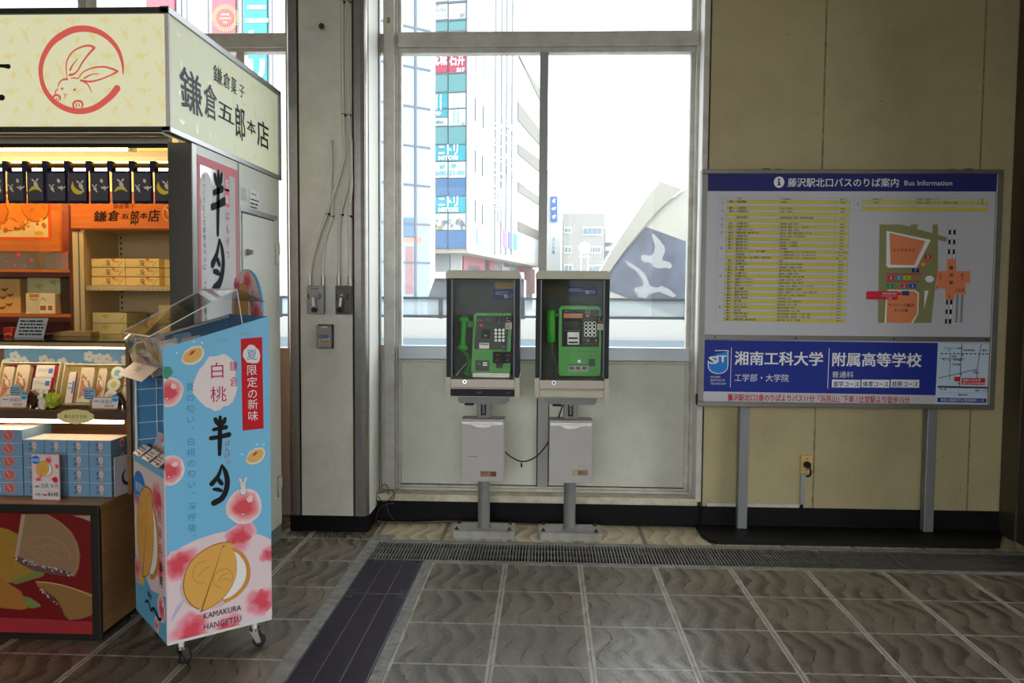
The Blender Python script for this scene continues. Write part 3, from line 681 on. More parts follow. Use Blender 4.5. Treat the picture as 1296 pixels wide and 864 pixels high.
# --- right phone: upright digital set with display
ph = thing('payphone', 'green payphone with orange display and round keypad inside the right cabinet', 'payphone', (.2, 4.86, .968), group='green payphones')
b = MB(); q = [P.px(*v) for v in ((707.5, 391), (711, 387), (757, 387.3), (760.5, 391), (761, 436), (760, 474), (758, 476), (709, 475.5), (707, 473), (707, 436))]
b.prism(q, (0, F, 0), U, Vv, (0, .16, 0), GREEN); b.obj('body', ph, bevel=.008, seg=3)
b = MB(); a, c = P.px(711.5, 391.5), P.px(757.8, 439); b.box(a[0], c[0], F-.004, F+.01, c[1], a[1], PANELD); face = b.obj('face_panel', ph, bevel=.004)
R = Print((0, F-.004, 0), U, Vv)
R.pxrect(712.5, 392, 737.5, 437.8, ink((70, 74, 74)), 0); R.pxrect(713.2, 392.6, 736.8, 414, ink((44, 48, 48)), 1); R.pxrect(713.2, 415.5, 736.8, 437.2, ink((44, 48, 48)), 1)
a = R.px(715, 394); R.text('NTT', a[0], a[1]-.004, .011, OFFW, 4)
lines(R, R.px(714, 408)[0], R.px(736, 408)[0], R.px(714, 408)[1], 3, .010, ink((100, 102, 100)), 21, wmin=.8)
lines(R, R.px(715, 418)[0], R.px(735, 418)[0], R.px(714, 418.2)[1], 1, .010, ink((140, 140, 136)), 22, wmin=.9)
a = R.px(743.8, 394.8); R.ell(a[0], a[1], .016, .017, ink((150, 150, 146)), 2); R.rect(a[0]-.0025, a[1]-.015, a[0]+.0025, a[1]+.015, INKB, 3); R.rect(a[0]-.011, a[1]-.026, a[0]+.011, a[1]-.02, OFFW, 3)
for yy in (392.8, 397.3): a = R.px(753.5, yy); R.ell(a[0], a[1], .009, .009, ink((120, 122, 120)), 2); R.ell(a[0], a[1], .007, .007, ink((54, 56, 56)), 3)
R.pxrect(739, 401.6, 756, 402.6, ink((150, 116, 40)), 2); lines(R, R.px(739, 405)[0], R.px(756, 405)[0], R.px(739, 404.6)[1], 1, .008, ink((120, 120, 116)), 23, wmin=.95)
R.pxrect(739, 428, 757, 437, ink((64, 66, 66)), 1)
for i, cc in enumerate(((120, 90, 50), (170, 168, 160), (80, 82, 84), (150, 60, 56), (160, 160, 156))): R.pxrect(740+i*3.3, 429, 742.5+i*3.3, 432.4, ink(cc), 3)
lines(R, R.px(740, 435)[0], R.px(756, 435)[0], R.px(740, 435)[1], 1, .008, ink((130, 130, 126)), 24, wmin=.95)
R.obj('face_print', face)
b = MB(); a, c = R.px(713.5, 396.6), R.px(737, 402.4); b.box(a[0], c[0], F-.006, F-.003, c[1], a[1], mat('orange_display', (206, 116, 66), rough=.3, emit=.22)); disp = b.obj('display', face)
R2 = Print((0, F-.006, 0), U, Vv); a = R2.px(717, 400); R2.text('テレホンカード', a[0], a[1], .013, ink((120, 56, 30)), 1, fit=.07); R2.obj('display_text', disp)
b = MB(); a, c = R.px(718, 420), R.px(733, 436); b.box(a[0], c[0], F-.012, F-.002, c[1], a[1], STEEL)
for k in (.52, .18): b.box(a[0]+.008, c[0]-.008, F-.0135, F-.011, c[1]+(a[1]-c[1])*k-.005, c[1]+(a[1]-c[1])*k+.005, BLACK)
b.obj('card_slot', ph, bevel=.002)
for yy in (409.3, 413.8, 418.6, 423.3):
    for xx in (741.8, 746.9, 752):
        a = R.px(xx, yy); k = MB(); k.cyl((a[0], F-.004, a[1]), (a[0], F-.006, a[1]), .0115, KEY, n=18); k.cyl((a[0], F-.0055, a[1]), (a[0], F-.009, a[1]), .0085, BLACK, n=16); k.obj('key', face)
b = MB(); a, c = R.px(720, 444), R.px(757, 466)
for e in ((a[0], c[0], a[1], a[1]-.0015), (a[0], a[0]+.0015, c[1], a[1])): b.box(e[0], e[1], F-.0008, F+.002, min(e[2:]), max(e[2:]), GREEND)
a, c = R.px(745.5, 454), R.px(753.2, 463.5); b.box(a[0], c[0], F-.002, F+.01, c[1], a[1], mat('slot_dark_grey', (52, 56, 52), rough=.4)); b.obj('coin_door', ph)
a = R.px(733, 457); MB().cyl((a[0], F-.004, a[1]), (a[0], F, a[1]), .009, KEY, n=18).obj('door_lock', ph)
R = Print((0, F, 0), U, Vv); R.pxrect(720, 461, 744.5, 471, OFFW, 0); R.pxrect(720, 461, 744.5, 462.4, ink((50, 70, 150)), 1)
for x in (724, 732, 740): a = R.px(x, 465.6); R.ell(a[0], a[1], .013, .009, ink((60, 66, 40)), 2); R.ell(a[0]+.003, a[1]+.001, .006, .005, ink((150, 170, 90)), 3)
lines(R, R.px(721, 470)[0], R.px(743, 470)[0], R.px(721, 469.8)[1], 1, .007, GREYI, 30, wmin=.9); R.obj('instruction_label', ph)
b = MB(); R = Print((0, F, 0), U, Vv); receiver(b, R.px(697.5, 394.5), R.px(697.5, 431), .0265, F-.004, GREEN, False); b.obj('handset', ph)
b = MB(); a = R.px(705.5, 397); b.box(a[0]-.024, a[0]+.012, F, F+.05, a[1]-.02, a[1]+.01, GREEND); b.obj('cradle', ph, bevel=.005)
b = MB(); pt = [R.px(*v) for v in ((698.3, 434), (698.6, 440), (700, 449), (704.5, 462), (703.5, 473), (697, 475.6), (688, 475.4))]
b.tube(smooth([(a, F-.012, max(c, .9735)) for a, c in pt]), .0028, mat('grey_cord', (120, 118, 112), rough=.5), n=8); b.tube([(pt[0][0], F-.012, pt[0][1]+.008), (pt[1][0], F-.012, pt[1][1])], .005, mat('cord_boot', (140, 150, 40), rough=.5), n=8); b.obj('cord', ph)
# wire between the two stands
b = MB(); pt = [(W_[0], 4.83, W_[1]) for W_ in [Print((0, 4.83, 0), U, Vv).px(*v) for v in ((634, 564), (637.5, 569.5), (644, 576), (652, 581), (660, 583.7), (668, 582.8), (677, 578.5), (687, 569), (695, 557), (703, 540), (709, 522), (714, 509))]]
b.tube(smooth(pt), .004, BLACK, n=8); a = pt[4]; b.cyl((a[0], 4.83, a[2]), (a[0], 4.83, a[2]-.022), .002, BLACK, n=6); b.cyl((a[0], 4.83, a[2]-.012), (a[0], 4.83, a[2]-.034), .005, BLACK, n=10)
tag(b.obj('black_cable', loc=(pt[0][0], 4.83, pt[0][2])), 'black cable sagging between the two payphone stands', 'cable')
b = MB(); pt = [(-1.06, 5.06, .008), (-.9, 5.04, .006), (-.6, 5.07, .012), (-.3, 5.075, .008), (-.05, 5.06, .006), (.1, 5.02, .006)]
b.tube(smooth(pt), .006, mat('dusty_cable', (96, 80, 56), rough=.7), n=8); tag(b.obj('floor_cable', loc=pt[0]), 'dusty cable lying along the black base board behind the payphones', 'cable')
rn = random.Random(4); b = MB()
for k, pp in enumerate([((-1.06, 5.07, .17), (-1.03, 5.05, .14), (-.98, 5.03, .155), (-.95, 5.06, .20)), ((-1.05, 5.06, .19), (-.98, 5.05, .215), (-.95, 5.05, .19), (-.96, 5.05, .15)), ((-1.07, 5.04, .01), (-1.05, 5.04, .09), (-.99, 5.03, .13), (-.95, 5.05, .125)), ((-1.0, 5.04, .13), (-.985, 5.035, .07), (-.95, 5.04, .02)), ((-1.04, 5.08, .19), (-1.03, 5.07, .24), (-1.0, 5.07, .235), (-.99, 5.06, .18))]):
    b.tube(smooth(list(pp)), .003, mat('old_wire', (60, 52, 42), rough=.6), n=6)
tag(b.obj('loose_wire', loc=(-1.06, 5.05, .01)), 'tangle of old loose wire on the ledge end beside the pillar', 'wire')
# ------------------------------------------------------------------ bus information board
BF = mat('board_frame_aluminium', (126, 124, 116), rough=.4, metal=.7, dirt=(8, .3, (90, 86, 78)))
PAPER = mat('printed_sheet', (198, 198, 204), rough=.25, coat=.5)
NAVYI = ink((40, 46, 108)); NAVY2 = ink((36, 52, 142)); YELR = ink((214, 196, 64)); ORG = ink((226, 136, 92)); OLIVE = ink((138, 138, 94)); REDI = ink((206, 44, 60)); WHI = ink((232, 232, 232))
bd = thing('bus_information_board', 'large framed bus stop information board on two grey posts against the cream wall', 'sign board', (1.8, 4.97, 0))
BY = 4.95
X0, X1, Z0, Z1 = .925, 2.686, .787, 2.211
b = MB(); b.box(X0, X1, BY-.012, BY+.05, Z1-.026, Z1, BF); b.box(X0, X1, BY-.012, BY+.05, Z0, Z0+.03, BF)
b.box(X0, X0+.034, BY-.012, BY+.05, Z0+.03, Z1-.026, BF); b.box(X1-.038, X1, BY-.012, BY+.05, Z0+.03, Z1-.026, BF)
b.box(X0+.034, X1-.038, BY-.012, BY+.05, 1.193, 1.222, BF); fr = b.obj('frame', bd, bevel=.003)
b = MB()
for x in (1.02, 1.5, 2.08, 2.62): b.cyl((x, BY-.016, 1.208), (x, BY-.012, 1.208), .005, BLACK, n=10)
b.box(1.29, 1.33, BY, BY+.03, Z1, Z1+.006, BLACK); b.box(1.36, 1.40, BY, BY+.03, Z1, Z1+.004, BLACK); b.box(2.47, 2.51, BY, BY+.03, Z1, Z1+.006, BLACK); b.box(2.37, 2.41, BY, BY+.03, Z1, Z1+.004, BLACK)
b.box(X0-.008, X0+.002, BY, BY+.02, .80, .86, BLACK); b.obj('screw', fr)
for x in (1.195, 2.325): MB().box(x, x+.058, 5.0, 5.058, .02, 1.5, mat('post_grey', (132, 133, 134), rough=.4, metal=.3)).obj('post', bd, bevel=.004)
b = MB(); b.prism([(.95, 5.068), (2.80, 5.068), (2.80, 5.0), (2.66, 4.775), (2.60, 4.752), (1.02, 4.738), (.975, 4.765), (.95, 4.86)], (0, 0, 0), (1, 0, 0), (0, 1, 0), (0, 0, .022), mat('black_base_plate', (20, 19, 19), rough=.5, spec=.2, dirt=(6, .5, (38, 35, 32)))); b.obj('base_plate', bd, bevel=.004)
b = MB(); b.box(X0+.03, X1-.034, BY, BY+.02, 1.22, Z1-.02, PAPER); up = b.obj('timetable_panel', bd)
b = MB(); b.box(X0+.03, X1-.034, BY, BY+.02, Z0+.026, 1.196, PAPER); lo = b.obj('advertising_panel', bd)
P = Print((0, BY, 0), U, Vv, lift=.0008)
P.rect(X0+.034, 2.083, X1-.038, Z1-.026, NAVYI, 0)
a = P.px(986, 230.5); P.ell(a[0], a[1], .031, .033, WHI, 1, n=32); P.rect(a[0]-.006, a[1]-.018, a[0]+.006, a[1]+.004, NAVYI, 2); P.rect(a[0]-.011, a[1]-.020, a[0]+.011, a[1]-.015, NAVYI, 2); P.rect(a[0]-.011, a[1]+.001, a[0], a[1]+.005, NAVYI, 2); P.ell(a[0]-.001, a[1]+.015, .007, .007, NAVYI, 2)
a, c = P.px(997, 235), P.px(1137, 235); P.text('藤沢駅北口バスのりば案内', a[0], a[1]-.002, .056, WHI, 2, fit=c[0]-a[0], bold=.008)
a, c = P.px(1144.5, 234.5), P.px(1205, 234.5); P.text('Bus Information', a[0], a[1], .042, WHI, 2, fit=c[0]-a[0])
# main timetable
def quad(P, c, t, s):
    """point at fractions t, s inside four corner pixels tl tr bl br"""
    tl, tr, bl, br = c
    x = (tl[0]*(1-t)+tr[0]*t)*(1-s)+(bl[0]*(1-t)+br[0]*t)*s; y = (tl[1]*(1-t)+tr[1]*t)*(1-s)+(bl[1]*(1-t)+br[1]*t)*s
    return P.px(x, y)
rows = [('', '行先', '主な経由地', '運行会社', 0), ('藤01', '高山車庫', '神明町', '神奈中', 1), ('', '', '', '', 0), ('藤04', '辻堂団地', '浜竹・浜見山', '神奈中', 1), ('藤06', '辻堂駅 南口', '浜竹・浜見山', '神奈中', 0), ('', '', '', '', 1),
 ('', '総合車庫前', '藤沢郵便局前・柄沢・渡内渡御公園前', '江ノ電', 0), ('', '', '', '', 1), ('船31', '大船駅 西口', '藤沢橋・渡内・植木', '神奈中', 0), ('船32', '大船駅 西口', '藤沢橋・鎌倉インター・植木谷戸', '神奈中', 1),
 ('戸52', '戸塚バスセンター', '遊行寺・原宿・大坂上', '神奈中', 0), ('藤54', '俣野公園・横浜薬大前', '遊行寺・原宿・横浜医療センター前', '神奈中', 1), ('船20', '大船駅 西口', '遊行寺・原宿・立石団地中央', '神奈中', 0), ('藤13', '藤沢駅 北口', '藤沢市役所', '神奈中', 1), ('藤12', '藤沢駅 北口', '藤沢橋・二丁目循環', '神奈中', 0), ('藤12', '藤沢駅 北口', '藤沢橋・二丁目循環', '神奈中', 1), ('藤11', '藤沢駅 北口', '村岡循環', '神奈中', 0),
 ('', '富士急ハイランド・河口湖駅', '江ノ島電鉄予約センター TEL 0466-24-2713', '江ノ電・富士急', 1), ('', '成田空港', '江ノ島電鉄予約センター TEL 0466-24-2713', '京成バス', 0), ('', '川崎駅 東口・品川駅前・羽田空港', '江ノ島電鉄予約センター TEL 0466-24-2713', '京急・江ノ電', 1),
 ('藤07', '高山車庫', '羽鳥', '神奈中', 0), ('辻12', '辻堂駅 北口', '羽鳥・高山・明治中学校前', '神奈中', 1), ('藤27', '茅ヶ崎駅', '湘南高校・大庭橋・赤羽根', '神奈中', 0), ('藤28', '茅ヶ崎駅', '藤沢市民病院・大庭・小糸入口', '神奈中', 1), ('藤34', '辻堂駅 北口', '湘南台・大庭橋・羽鳥', '神奈中', 0), ('藤31', '辻堂駅 北口', '藤沢市民病院・大庭・城下橋', '神奈中', 1),
 ('藤32', '湘南ライフタウン', '大庭橋・石川中央・滝の沢', '神奈中', 0), ('藤33', '湘南ライフタウン', '藤沢市民病院・大庭・滝の沢', '神奈中', 1), ('藤35', '湘南ライフタウン', '石名坂・本入・湘南カントリークラブ前', '神奈中', 0), ('藤36', '茅ヶ崎駅', '羽鳥中・高山車庫・辻堂駅', '神奈中', 1), ('湘22', '湘南台駅 西口', '引地川・湘南ライフタウン・打戻・慶応大学', '神奈中', 0),
 ('藤38', '湘南台駅 西口', '大庭・石川・一色上・湘南大庭', '神奈中', 1), ('藤44', '荏原工業団地', '善行団地・石川', '神奈中', 0), ('藤43', '善行駅', '善行団地・石川・善行住宅', '神奈中', 1), ('藤45', '老人センター', '善行団地・石川・打戻', '神奈中', 0), ('藤46', '荏原工業団地', '藤沢市民病院・石川', '神奈中', 1), ('藤41', '善行駅', '藤沢市民病院・石川・善行', '神奈中', 0), ('湘17', '湘南台駅 東口', '藤沢市民病院・亀井野・下土棚・長後', '神奈中', 1), ('藤42', '六会日大前駅', '藤沢市民病院・亀井野・下土棚・長後', '神奈中', 0), ('藤51', '俣野公園・横浜薬大前', '藤沢本町・遊行寺・下屋敷', '神奈中', 1)]
cor = ((909.5, 249), (1076, 250.5), (905, 405.5), (1069.7, 408))
cols = [0, .063, .135, .467, .893, 1.0]
N = len(rows)
LN = ink((96, 96, 92)); TX = ink((30, 30, 34))
def cell(P, cor, t0, s0, t1, s1, mt, L): P.poly([quad(P, cor, t0, s1), quad(P, cor, t1, s1), quad(P, cor, t1, s0), quad(P, cor, t0, s0)], mt, L)
for i, r in enumerate(rows):
    s0, s1 = i/N, (i+1)/N
    if r[4]: cell(P, cor, cols[1], s0, 1, s1, YELR, 1)
    for j, k, xx in ((0, 1, cols[1]+.02), (1, 2, cols[2]+.008), (2, 3, cols[3]+.010)):
        if r[j]: a = quad(P, cor, xx, s1-.2/N); P.text(r[j], a[0], a[1], .0135 if j < 2 else .0115, TX, 3, bold=.012)
    if r[3]: a = quad(P, cor, .948, s1-.25/N); P.text(r[3], a[0], a[1], .010, TX, 3, al='C', bold=.01)
def hline(P, cor, s, t0=0, t1=1, w=.0008): a, c = quad(P, cor, t0, s), quad(P, cor, t1, s); P.stroke([a, c], w, LN, 4, sm=False, cap=False)
def vline(P, cor, t, s0=0, s1=1, w=.0008): a, c = quad(P, cor, t, s0), quad(P, cor, t, s1); P.stroke([a, c], w, LN, 5, sm=False, cap=False)
for i in range(N+1): hline(P, cor, i/N, cols[1] if i not in (0, 1, 3, 6, 8, 10, 13, 20, 31, N) else 0)
for t in cols: vline(P, cor, t)
for i, (s0, s1) in enumerate(((1, 3), (3, 6), (6, 8), (8, 10), (10, 13), (13, 20), (20, 31), (31, 40))):
    a = quad(P, cor, .032, (s0+s1)/2/N); P.text('①②③④⑤⑥⑦⑧'[i], a[0], a[1]-.009, .022, TX, 3, al='C')
a = quad(P, cor, .032, .8/N); P.text('のりば', a[0], a[1], .010, TX, 3, al='C')
# small table
cor2 = ((1081, 249.8), (1250, 250.8), (1080.5, 266.2), (1249.5, 267.2))
for i, r in enumerate((('四季の杜', '市役所・湘南アイパーク', '江ノ電'), ('大船駅', '市役所・湘南アイパーク・四季の杜・植木', '江ノ電'), None, None)):
    if i % 2: cell(P, cor2, .062, i/4, 1, (i+1)/4, YELR, 1)
    if r:
        for j, xx in ((0, .14), (1, .47), (2, .92)): a = quad(P, cor2, xx, (i+.8)/4); P.text(r[j], a[0], a[1], .0125, TX, 3, bold=.01)
for i in range(5): hline(P, cor2, i/4, 0 if i in (0, 4) else .062)
for t in (0, .062, .132, .463, .89, 1): vline(P, cor2, t)
a = quad(P, cor2, .031, .6); P.text('⑨', a[0], a[1]-.002, .022, TX, 3, al='C')
# station map
P.pxpoly([(1113, 284), (1140, 284), (1151, 286.5), (1153.5, 284), (1162, 284), (1160.5, 289.5), (1180, 295), (1180, 284), (1187, 284), (1187, 297), (1199, 300.5), (1197.5, 306), (1187, 303.5), (1187, 340), (1184, 360), (1178.5, 408.5), (1111, 408.5)], OLIVE, 1)
P.pxpoly([(1122, 292), (1178, 303.5), (1160, 338.5), (1124, 338.5), (1121.5, 336)], WHI, 2)
P.pxpoly([(1125.5, 294.5), (1171, 305), (1157, 335.5), (1127, 335)], ORG, 3)
P.pxpoly([(1124, 366.5), (1158, 366.8), (1163, 371), (1162, 397), (1155.5, 408.5), (1119.5, 408.5), (1121.5, 369.5)], WHI, 2)
P.pxpoly([(1123, 368), (1157, 368.3), (1161.3, 372), (1160.5, 397), (1153, 408.5), (1121.5, 408.5)], ORG, 3)
P.pxpoly([(1170, 368), (1175, 367.5), (1169.5, 391)], WHI, 2); a = P.px(1176.3, 353); P.ell(a[0], a[1], .025, .02, WHI, 2)
for y, x1 in ((346.8, 1166.7), (356, 1164)): P.pxrect(1122, y-.9, x1, y+.9, REDI, 3)
for i, (x, y, cc) in enumerate(((1126.3, 361.3, (40, 140, 90)), (1144.3, 361.5, (206, 60, 80)), (1154.7, 361.6, (40, 80, 180)), (1127.2, 351.3, (206, 40, 110)), (1137.5, 351.3, (30, 160, 160)), (1147.8, 351.3, (190, 196, 40)), (1158.5, 342, (36, 44, 120)), (1168.3, 334.2, (222, 130, 40)), (1174.2, 324.9, (214, 40, 60)))):
    P.pxrect(x-4.5, y-2.5, x+4.5, y+2.5, ink(cc), 4); a = P.px(x, y+1.9); P.text(str(i+1), a[0], a[1], .024, WHI if i != 5 else TX, 5, al='C')
P.pxpoly([(1096.3, 369.5), (1097.5, 368.4), (1135, 368.4), (1136.5, 370), (1142, 371.3), (1142, 372.7), (1136.5, 373.5), (1135.5, 378.5), (1134, 379.2), (1097, 378.8), (1096, 377.5)], REDI, 4)
P.pxrect(1141.5, 368, 1150.5, 373.8, ink((50, 74, 130)), 5)
for i, s_ in enumerate(('神奈交藤沢案内', 'サービスセンター', '（２階）')): a = P.px(1125.5, 372.3+i*3); P.text(s_, a[0], a[1], .012, WHI, 6, al='C')
P.pxpoly([(1198.5, 327.7), (1210, 327.7), (1210, 343), (1227.8, 343), (1227.8, 358.5), (1222, 358.5), (1222, 372.5), (1208, 372.5), (1207.5, 379.2), (1196.5, 379.2), (1196.5, 365.5), (1184.5, 364.5), (1186, 343), (1198.5, 343)], ORG, 3)
for i, ch in enumerate('藤沢駅'): a = P.px(1203.7, 340.6+i*9.4); P.text(ch, a[0], a[1], .024, TX, 5, al='C', bold=.02)
a = P.px(1190, 351); P.text('北口', a[0], a[1]+.022, .018, TX, 5, vert=True); a = P.px(1217.5, 351); P.text('南口', a[0], a[1]+.022, .018, TX, 5, vert=True)
a = P.px(1214, 368.5); P.text('小田急', a[0], a[1], .02, TX, 5, al='C'); a = P.px(1201.5, 376); P.text('JR', a[0], a[1], .016, TX, 5, al='C')
a = P.px(1184.5, 367.2); P.text('現在地', a[0], a[1], .012, REDI, 5, al='C'); a = P.px(1185.5, 363.8); P.ell(a[0], a[1], .005, .005, REDI, 5)
a = P.px(1144, 318.2); P.text('ビックカメラ', a[0], a[1], .022, TX, 5, al='C', bold=.015); a = P.px(1140.5, 387.7); P.text('サンパール藤沢', a[0], a[1], .022, TX, 5, al='C', bold=.01); a = P.px(1140, 394.2); P.text('さいか屋', a[0], a[1], .022, TX, 5, al='C', bold=.01)
def rail(x0, y0, x1, y1, w, n, ph=0):
    P.pxpoly([(x0-w/2-.3, y0), (x0+w/2+.3, y0), (x1+w/2+.3, y1), (x1-w/2-.3, y1)], TX, 2)
    for i in range(n):
        if i % 2 == ph:
            t0, t1 = i/n, (i+1)/n; xa, xb, ya, yb = x0+(x1-x0)*t0, x0+(x1-x0)*t1, y0+(y1-y0)*t0, y0+(y1-y0)*t1
            P.pxpoly([(xa-w/2+.25, ya), (xa+w/2-.25, ya), (xb+w/2-.25, yb), (xb-w/2+.25, yb)], WHI, 3)
rail(1202.5, 284.5, 1200.7, 327.7, 2.3, 7); rail(1208.3, 284.5, 1206.7, 327.7, 2.3, 7); rail(1198.7, 379.2, 1197, 409.5, 2, 5, 1); rail(1204, 379.2, 1202, 409.5, 2.8, 5, 1)
for x0, x1 in ((1211.5, 1209.8), (1217.5, 1215.8)):
    P.pxpoly([(x0-.5, 372.5), (x0+.1, 372.5), (x1+.1, 408), (x1-.5, 408)], TX, 2); P.pxpoly([(x0+.7, 372.5), (x0+1.2, 372.5), (x1+1.2, 408), (x1+.7, 408)], TX, 2)
    for i in range(14): y = 374+i*2.5; xx = x0+(x1-x0)*i/14; P.pxrect(xx-2.2, y-.25, xx+2.8, y+.25, TX, 3)
P.obj('timetable_print', up)
# advertisement strip
P = Print((0, BY, 0), U, Vv, lift=.0008)
P.pxpoly([(891.8, 430), (1187, 433.8), (1184, 500), (890.3, 495)], NAVY2, 0)
P.pxpoly([(1187, 433.8), (1251.5, 436), (1248, 511.5), (1183.5, 510)], ink((196, 214, 230)), 0)
sh = [(895.5, 463.5), (895, 472), (899, 478), (907.5, 479.5), (916, 478), (921, 471), (921.6, 452), (895.8, 460)]
P.pxpoly([(895.6, 462), (900.5, 459), (904, 449), (921.6, 444), (921.3, 464), (918.5, 469.8), (913, 472.7), (905.5, 472.4), (899, 469.6), (896.2, 466)], ink((42, 130, 214)), 1)
P.pxstroke([(896.4, 456.5), (896.3, 463), (899, 469), (905.5, 472.2), (912.5, 472.2), (918.5, 469), (921, 463), (921.2, 446), (921, 443.6), (905, 443.5)], 1.1, WHI, 2)
a, c = P.px(898, 460), P.px(920.5, 460); P.text('S', P.px(897.6, 460)[0], a[1], .064, WHI, 3, bold=.03, fit=.046); P.text('IT', P.px(907.3, 458)[0], P.px(907, 458)[1], .058, WHI, 3, bold=.03, fit=.055)
for i, s_ in enumerate(('SHONAN', 'INSTITUTE OF', 'TECHNOLOGY')): a = P.px(899, 478+i*4.2); P.text(s_, a[0], a[1], .018, WHI, 3, fit=(.058, .088, .094)[i])
P.pxpoly([(925.3, 439.3), (926, 439.3), (924.6, 489.8), (923.9, 489.8)], WHI, 2); P.pxpoly([(1049, 440.5), (1049.8, 440.5), (1047.8, 491.5), (1047, 491.5)], WHI, 2)
a, c = P.px(930, 459.5), P.px(1041, 459.5); P.text('湘南工科大学', a[0], a[1]-.002, .088, WHI, 3, bold=.022, fit=c[0]-a[0])
a, c = P.px(929.5, 481.5), P.px(998, 481.5); P.text('工学部・大学院', a[0], a[1], .05, WHI, 3, bold=.006, fit=c[0]-a[0])
a, c = P.px(1053.5, 461.5), P.px(1165.5, 461.5); P.text('附属高等学校', a[0], a[1], .088, WHI, 3, bold=.022, fit=c[0]-a[0])
a, c = P.px(1053, 477), P.px(1080, 477); P.text('普通科', a[0], a[1], .042, WHI, 3, bold=.006, fit=c[0]-a[0])
for x0, x1, s_ in ((1053, 1089, '進学コース'), (1090.5, 1126, '体育コース'), (1127.5, 1163.5, '技術コース')):
    P.pxpoly([(x0, 480), (x1, 480.5), (x1-.4, 490.5), (x0-.4, 490)], WHI, 2); a, c = P.px(x0+1.5, 488.5), P.px(x1-2, 488.5); P.text(s_, a[0], a[1], .036, NAVY2, 4, bold=.02, fit=c[0]-a[0])
a, c = P.px(921, 506), P.px(1151, 509.5); P.text('藤沢駅北口2番のりばよりバス11分「浜見山」下車 / 辻堂駅より徒歩15分', a[0], a[1], .045, ink((188, 34, 44)), 3, bold=.02, fit=c[0]-a[0], rot=math.atan2(c[1]-a[1], c[0]-a[0]))
RD = ink((70, 74, 82)); BLs = ink((40, 110, 200))
for pts, wd in (([(1217.2, 434.8), (1214.5, 488)], 1), ([(1241.8, 435.5), (1236.8, 466), (1236, 488)], .9), ([(1188, 478.3), (1211, 473), (1236.5, 467)], .9), ([(1188.8, 453.3), (1221, 453.8)], .7), ([(1202.5, 454), (1201.5, 480)], .7), ([(1187.5, 489.2), (1251, 490.5)], 2.6)): P.pxstroke(pts, wd, RD, 2, sm=False)
for i in range(12): P.pxpoly([(1190.5+i*5.2, 446.6+i*.05), (1193.5+i*5.2, 446.6+i*.05), (1193.5+i*5.2, 447.9+i*.05), (1190.5+i*5.2, 447.9+i*.05)], TX, 3)
P.pxrect(1207.5, 476.5, 1215, 482.3, ink((206, 40, 50)), 3); P.pxrect(1217, 478, 1246.5, 487, ink((206, 40, 50)), 3)
a = P.px(1218, 482.3); P.text('湘南工科大学', a[0], a[1], .018, WHI, 5); a = P.px(1218, 485.8); P.text('湘南工科大学附属高等学校', a[0], a[1], .013, WHI, 5, fit=.13)
for x, y, s_ in ((1194, 441.5, 'テラスモール湘南'), (1218.3, 444, 'JR東海道線'), (1243, 444.3, '藤沢'), (1201.5, 451.8, '辻堂駅'), (1192.5, 455.8, '南口'), (1206, 456, '郵便局前'), (1205, 462, '学校前'), (1230.5, 472.5, '浜見山'), (1189, 493.5, '茅ヶ崎'), (1234, 495, '鎌倉・江の島'), (1212.5, 500.5, '湘南海岸')): a = P.px(x, y); P.text(s_, a[0], a[1], .014, TX, 4, bold=.02)
for x, y in ((1201, 443), (1218.5, 449), (1201, 455.5), (1214.5, 455.7), (1214.3, 461.3), (1234.5, 469.5), (1217, 473.3), (1213.2, 484.8)): a = P.px(x, y); P.ell(a[0], a[1], .005, .005, BLs, 4)
a = [P.px(1188+i*2.6, 496+(i % 2)*.9+i*.03) for i in range(24)]; P.stroke(a, .002, ink((110, 170, 214)), 2)
P.pxpoly([(1186.2, 503), (1248.2, 504.2), (1248, 509.8), (1186, 508.6)], NAVY2, 3); a, c = P.px(1190, 507.5), P.px(1245, 508.6); P.text('神奈川県藤沢市辻堂西海岸1-1-25', a[0], a[1], .02, WHI, 5, fit=c[0]-a[0])
P.obj('advert_print', lo)

# ------------------------------------------------------------------ fittings on the pillar and wall
PY = 4.846
GRYB = mat('switch_box_grey', (150, 148, 140), rough=.45); BRNB = mat('switch_box_brown', (88, 74, 62), rough=.45)
P = Print((0, PY, 0), U, Vv)
def switchbox(label, x0, y0, x1, y1, mt, ks):
    a, c = P.px(x0, y0), P.px(x1, y1); mx, mz = (a[0]+c[0])/2, (a[1]+c[1])/2
    t = thing('switch_box', label, 'electric switch', (mx, PY, c[1]), group='lever switch boxes on the pillar')
    MB().box(a[0], c[0], PY-.045, PY, c[1], a[1], mt).obj('box', t, bevel=.006)
    k = MB(); cx, cz = mx-.004, mz+.026; k.cyl((cx, PY-.058, cz), (cx, PY-.044, cz), .026, mt, n=24); k.cyl((cx, PY-.061, cz), (cx, PY-.057, cz), .009, STEEL, n=16); k.obj('dial', t, bevel=.002)
    b = MB(); b.obox((cx-.014, PY-.066, cz), (.026, 0, 0), (ks, 0, -.075), (0, -.008, 0), mt); b.obox((cx-.008, PY-.0665, cz-.012), (.015, 0, 0), (ks*.72, 0, -.052), (0, -.008, 0), WHITE); lv = b.obj('lever', t, bevel=.002)
    b = MB(); b.cyl((cx+ks, PY-.082, cz-.085), (cx+ks, PY-.05, cz-.085), .015, BLACK, n=18); b.obj('lever_knob', lv, bevel=.003)
    Q = Print((0, PY-.045, 0), U, Vv); 
    for i in range(4): Q.rect(mx-.022+i*.012, a[1]-.02, mx-.014+i*.012, a[1]-.014, ink((60, 58, 52)), 1)
    for s in (-1, 1): Q.stroke([(cx+s*.034, cz+.008), (cx+s*.037, cz-.008), (cx+s*.03, cz-.02)], .006, INKB, 1)
    Q.obj('dial_marks', t)
switchbox('light grey lever switch box at the left on the pillar', 390.5, 361.5, 412, 397, GRYB, .006)
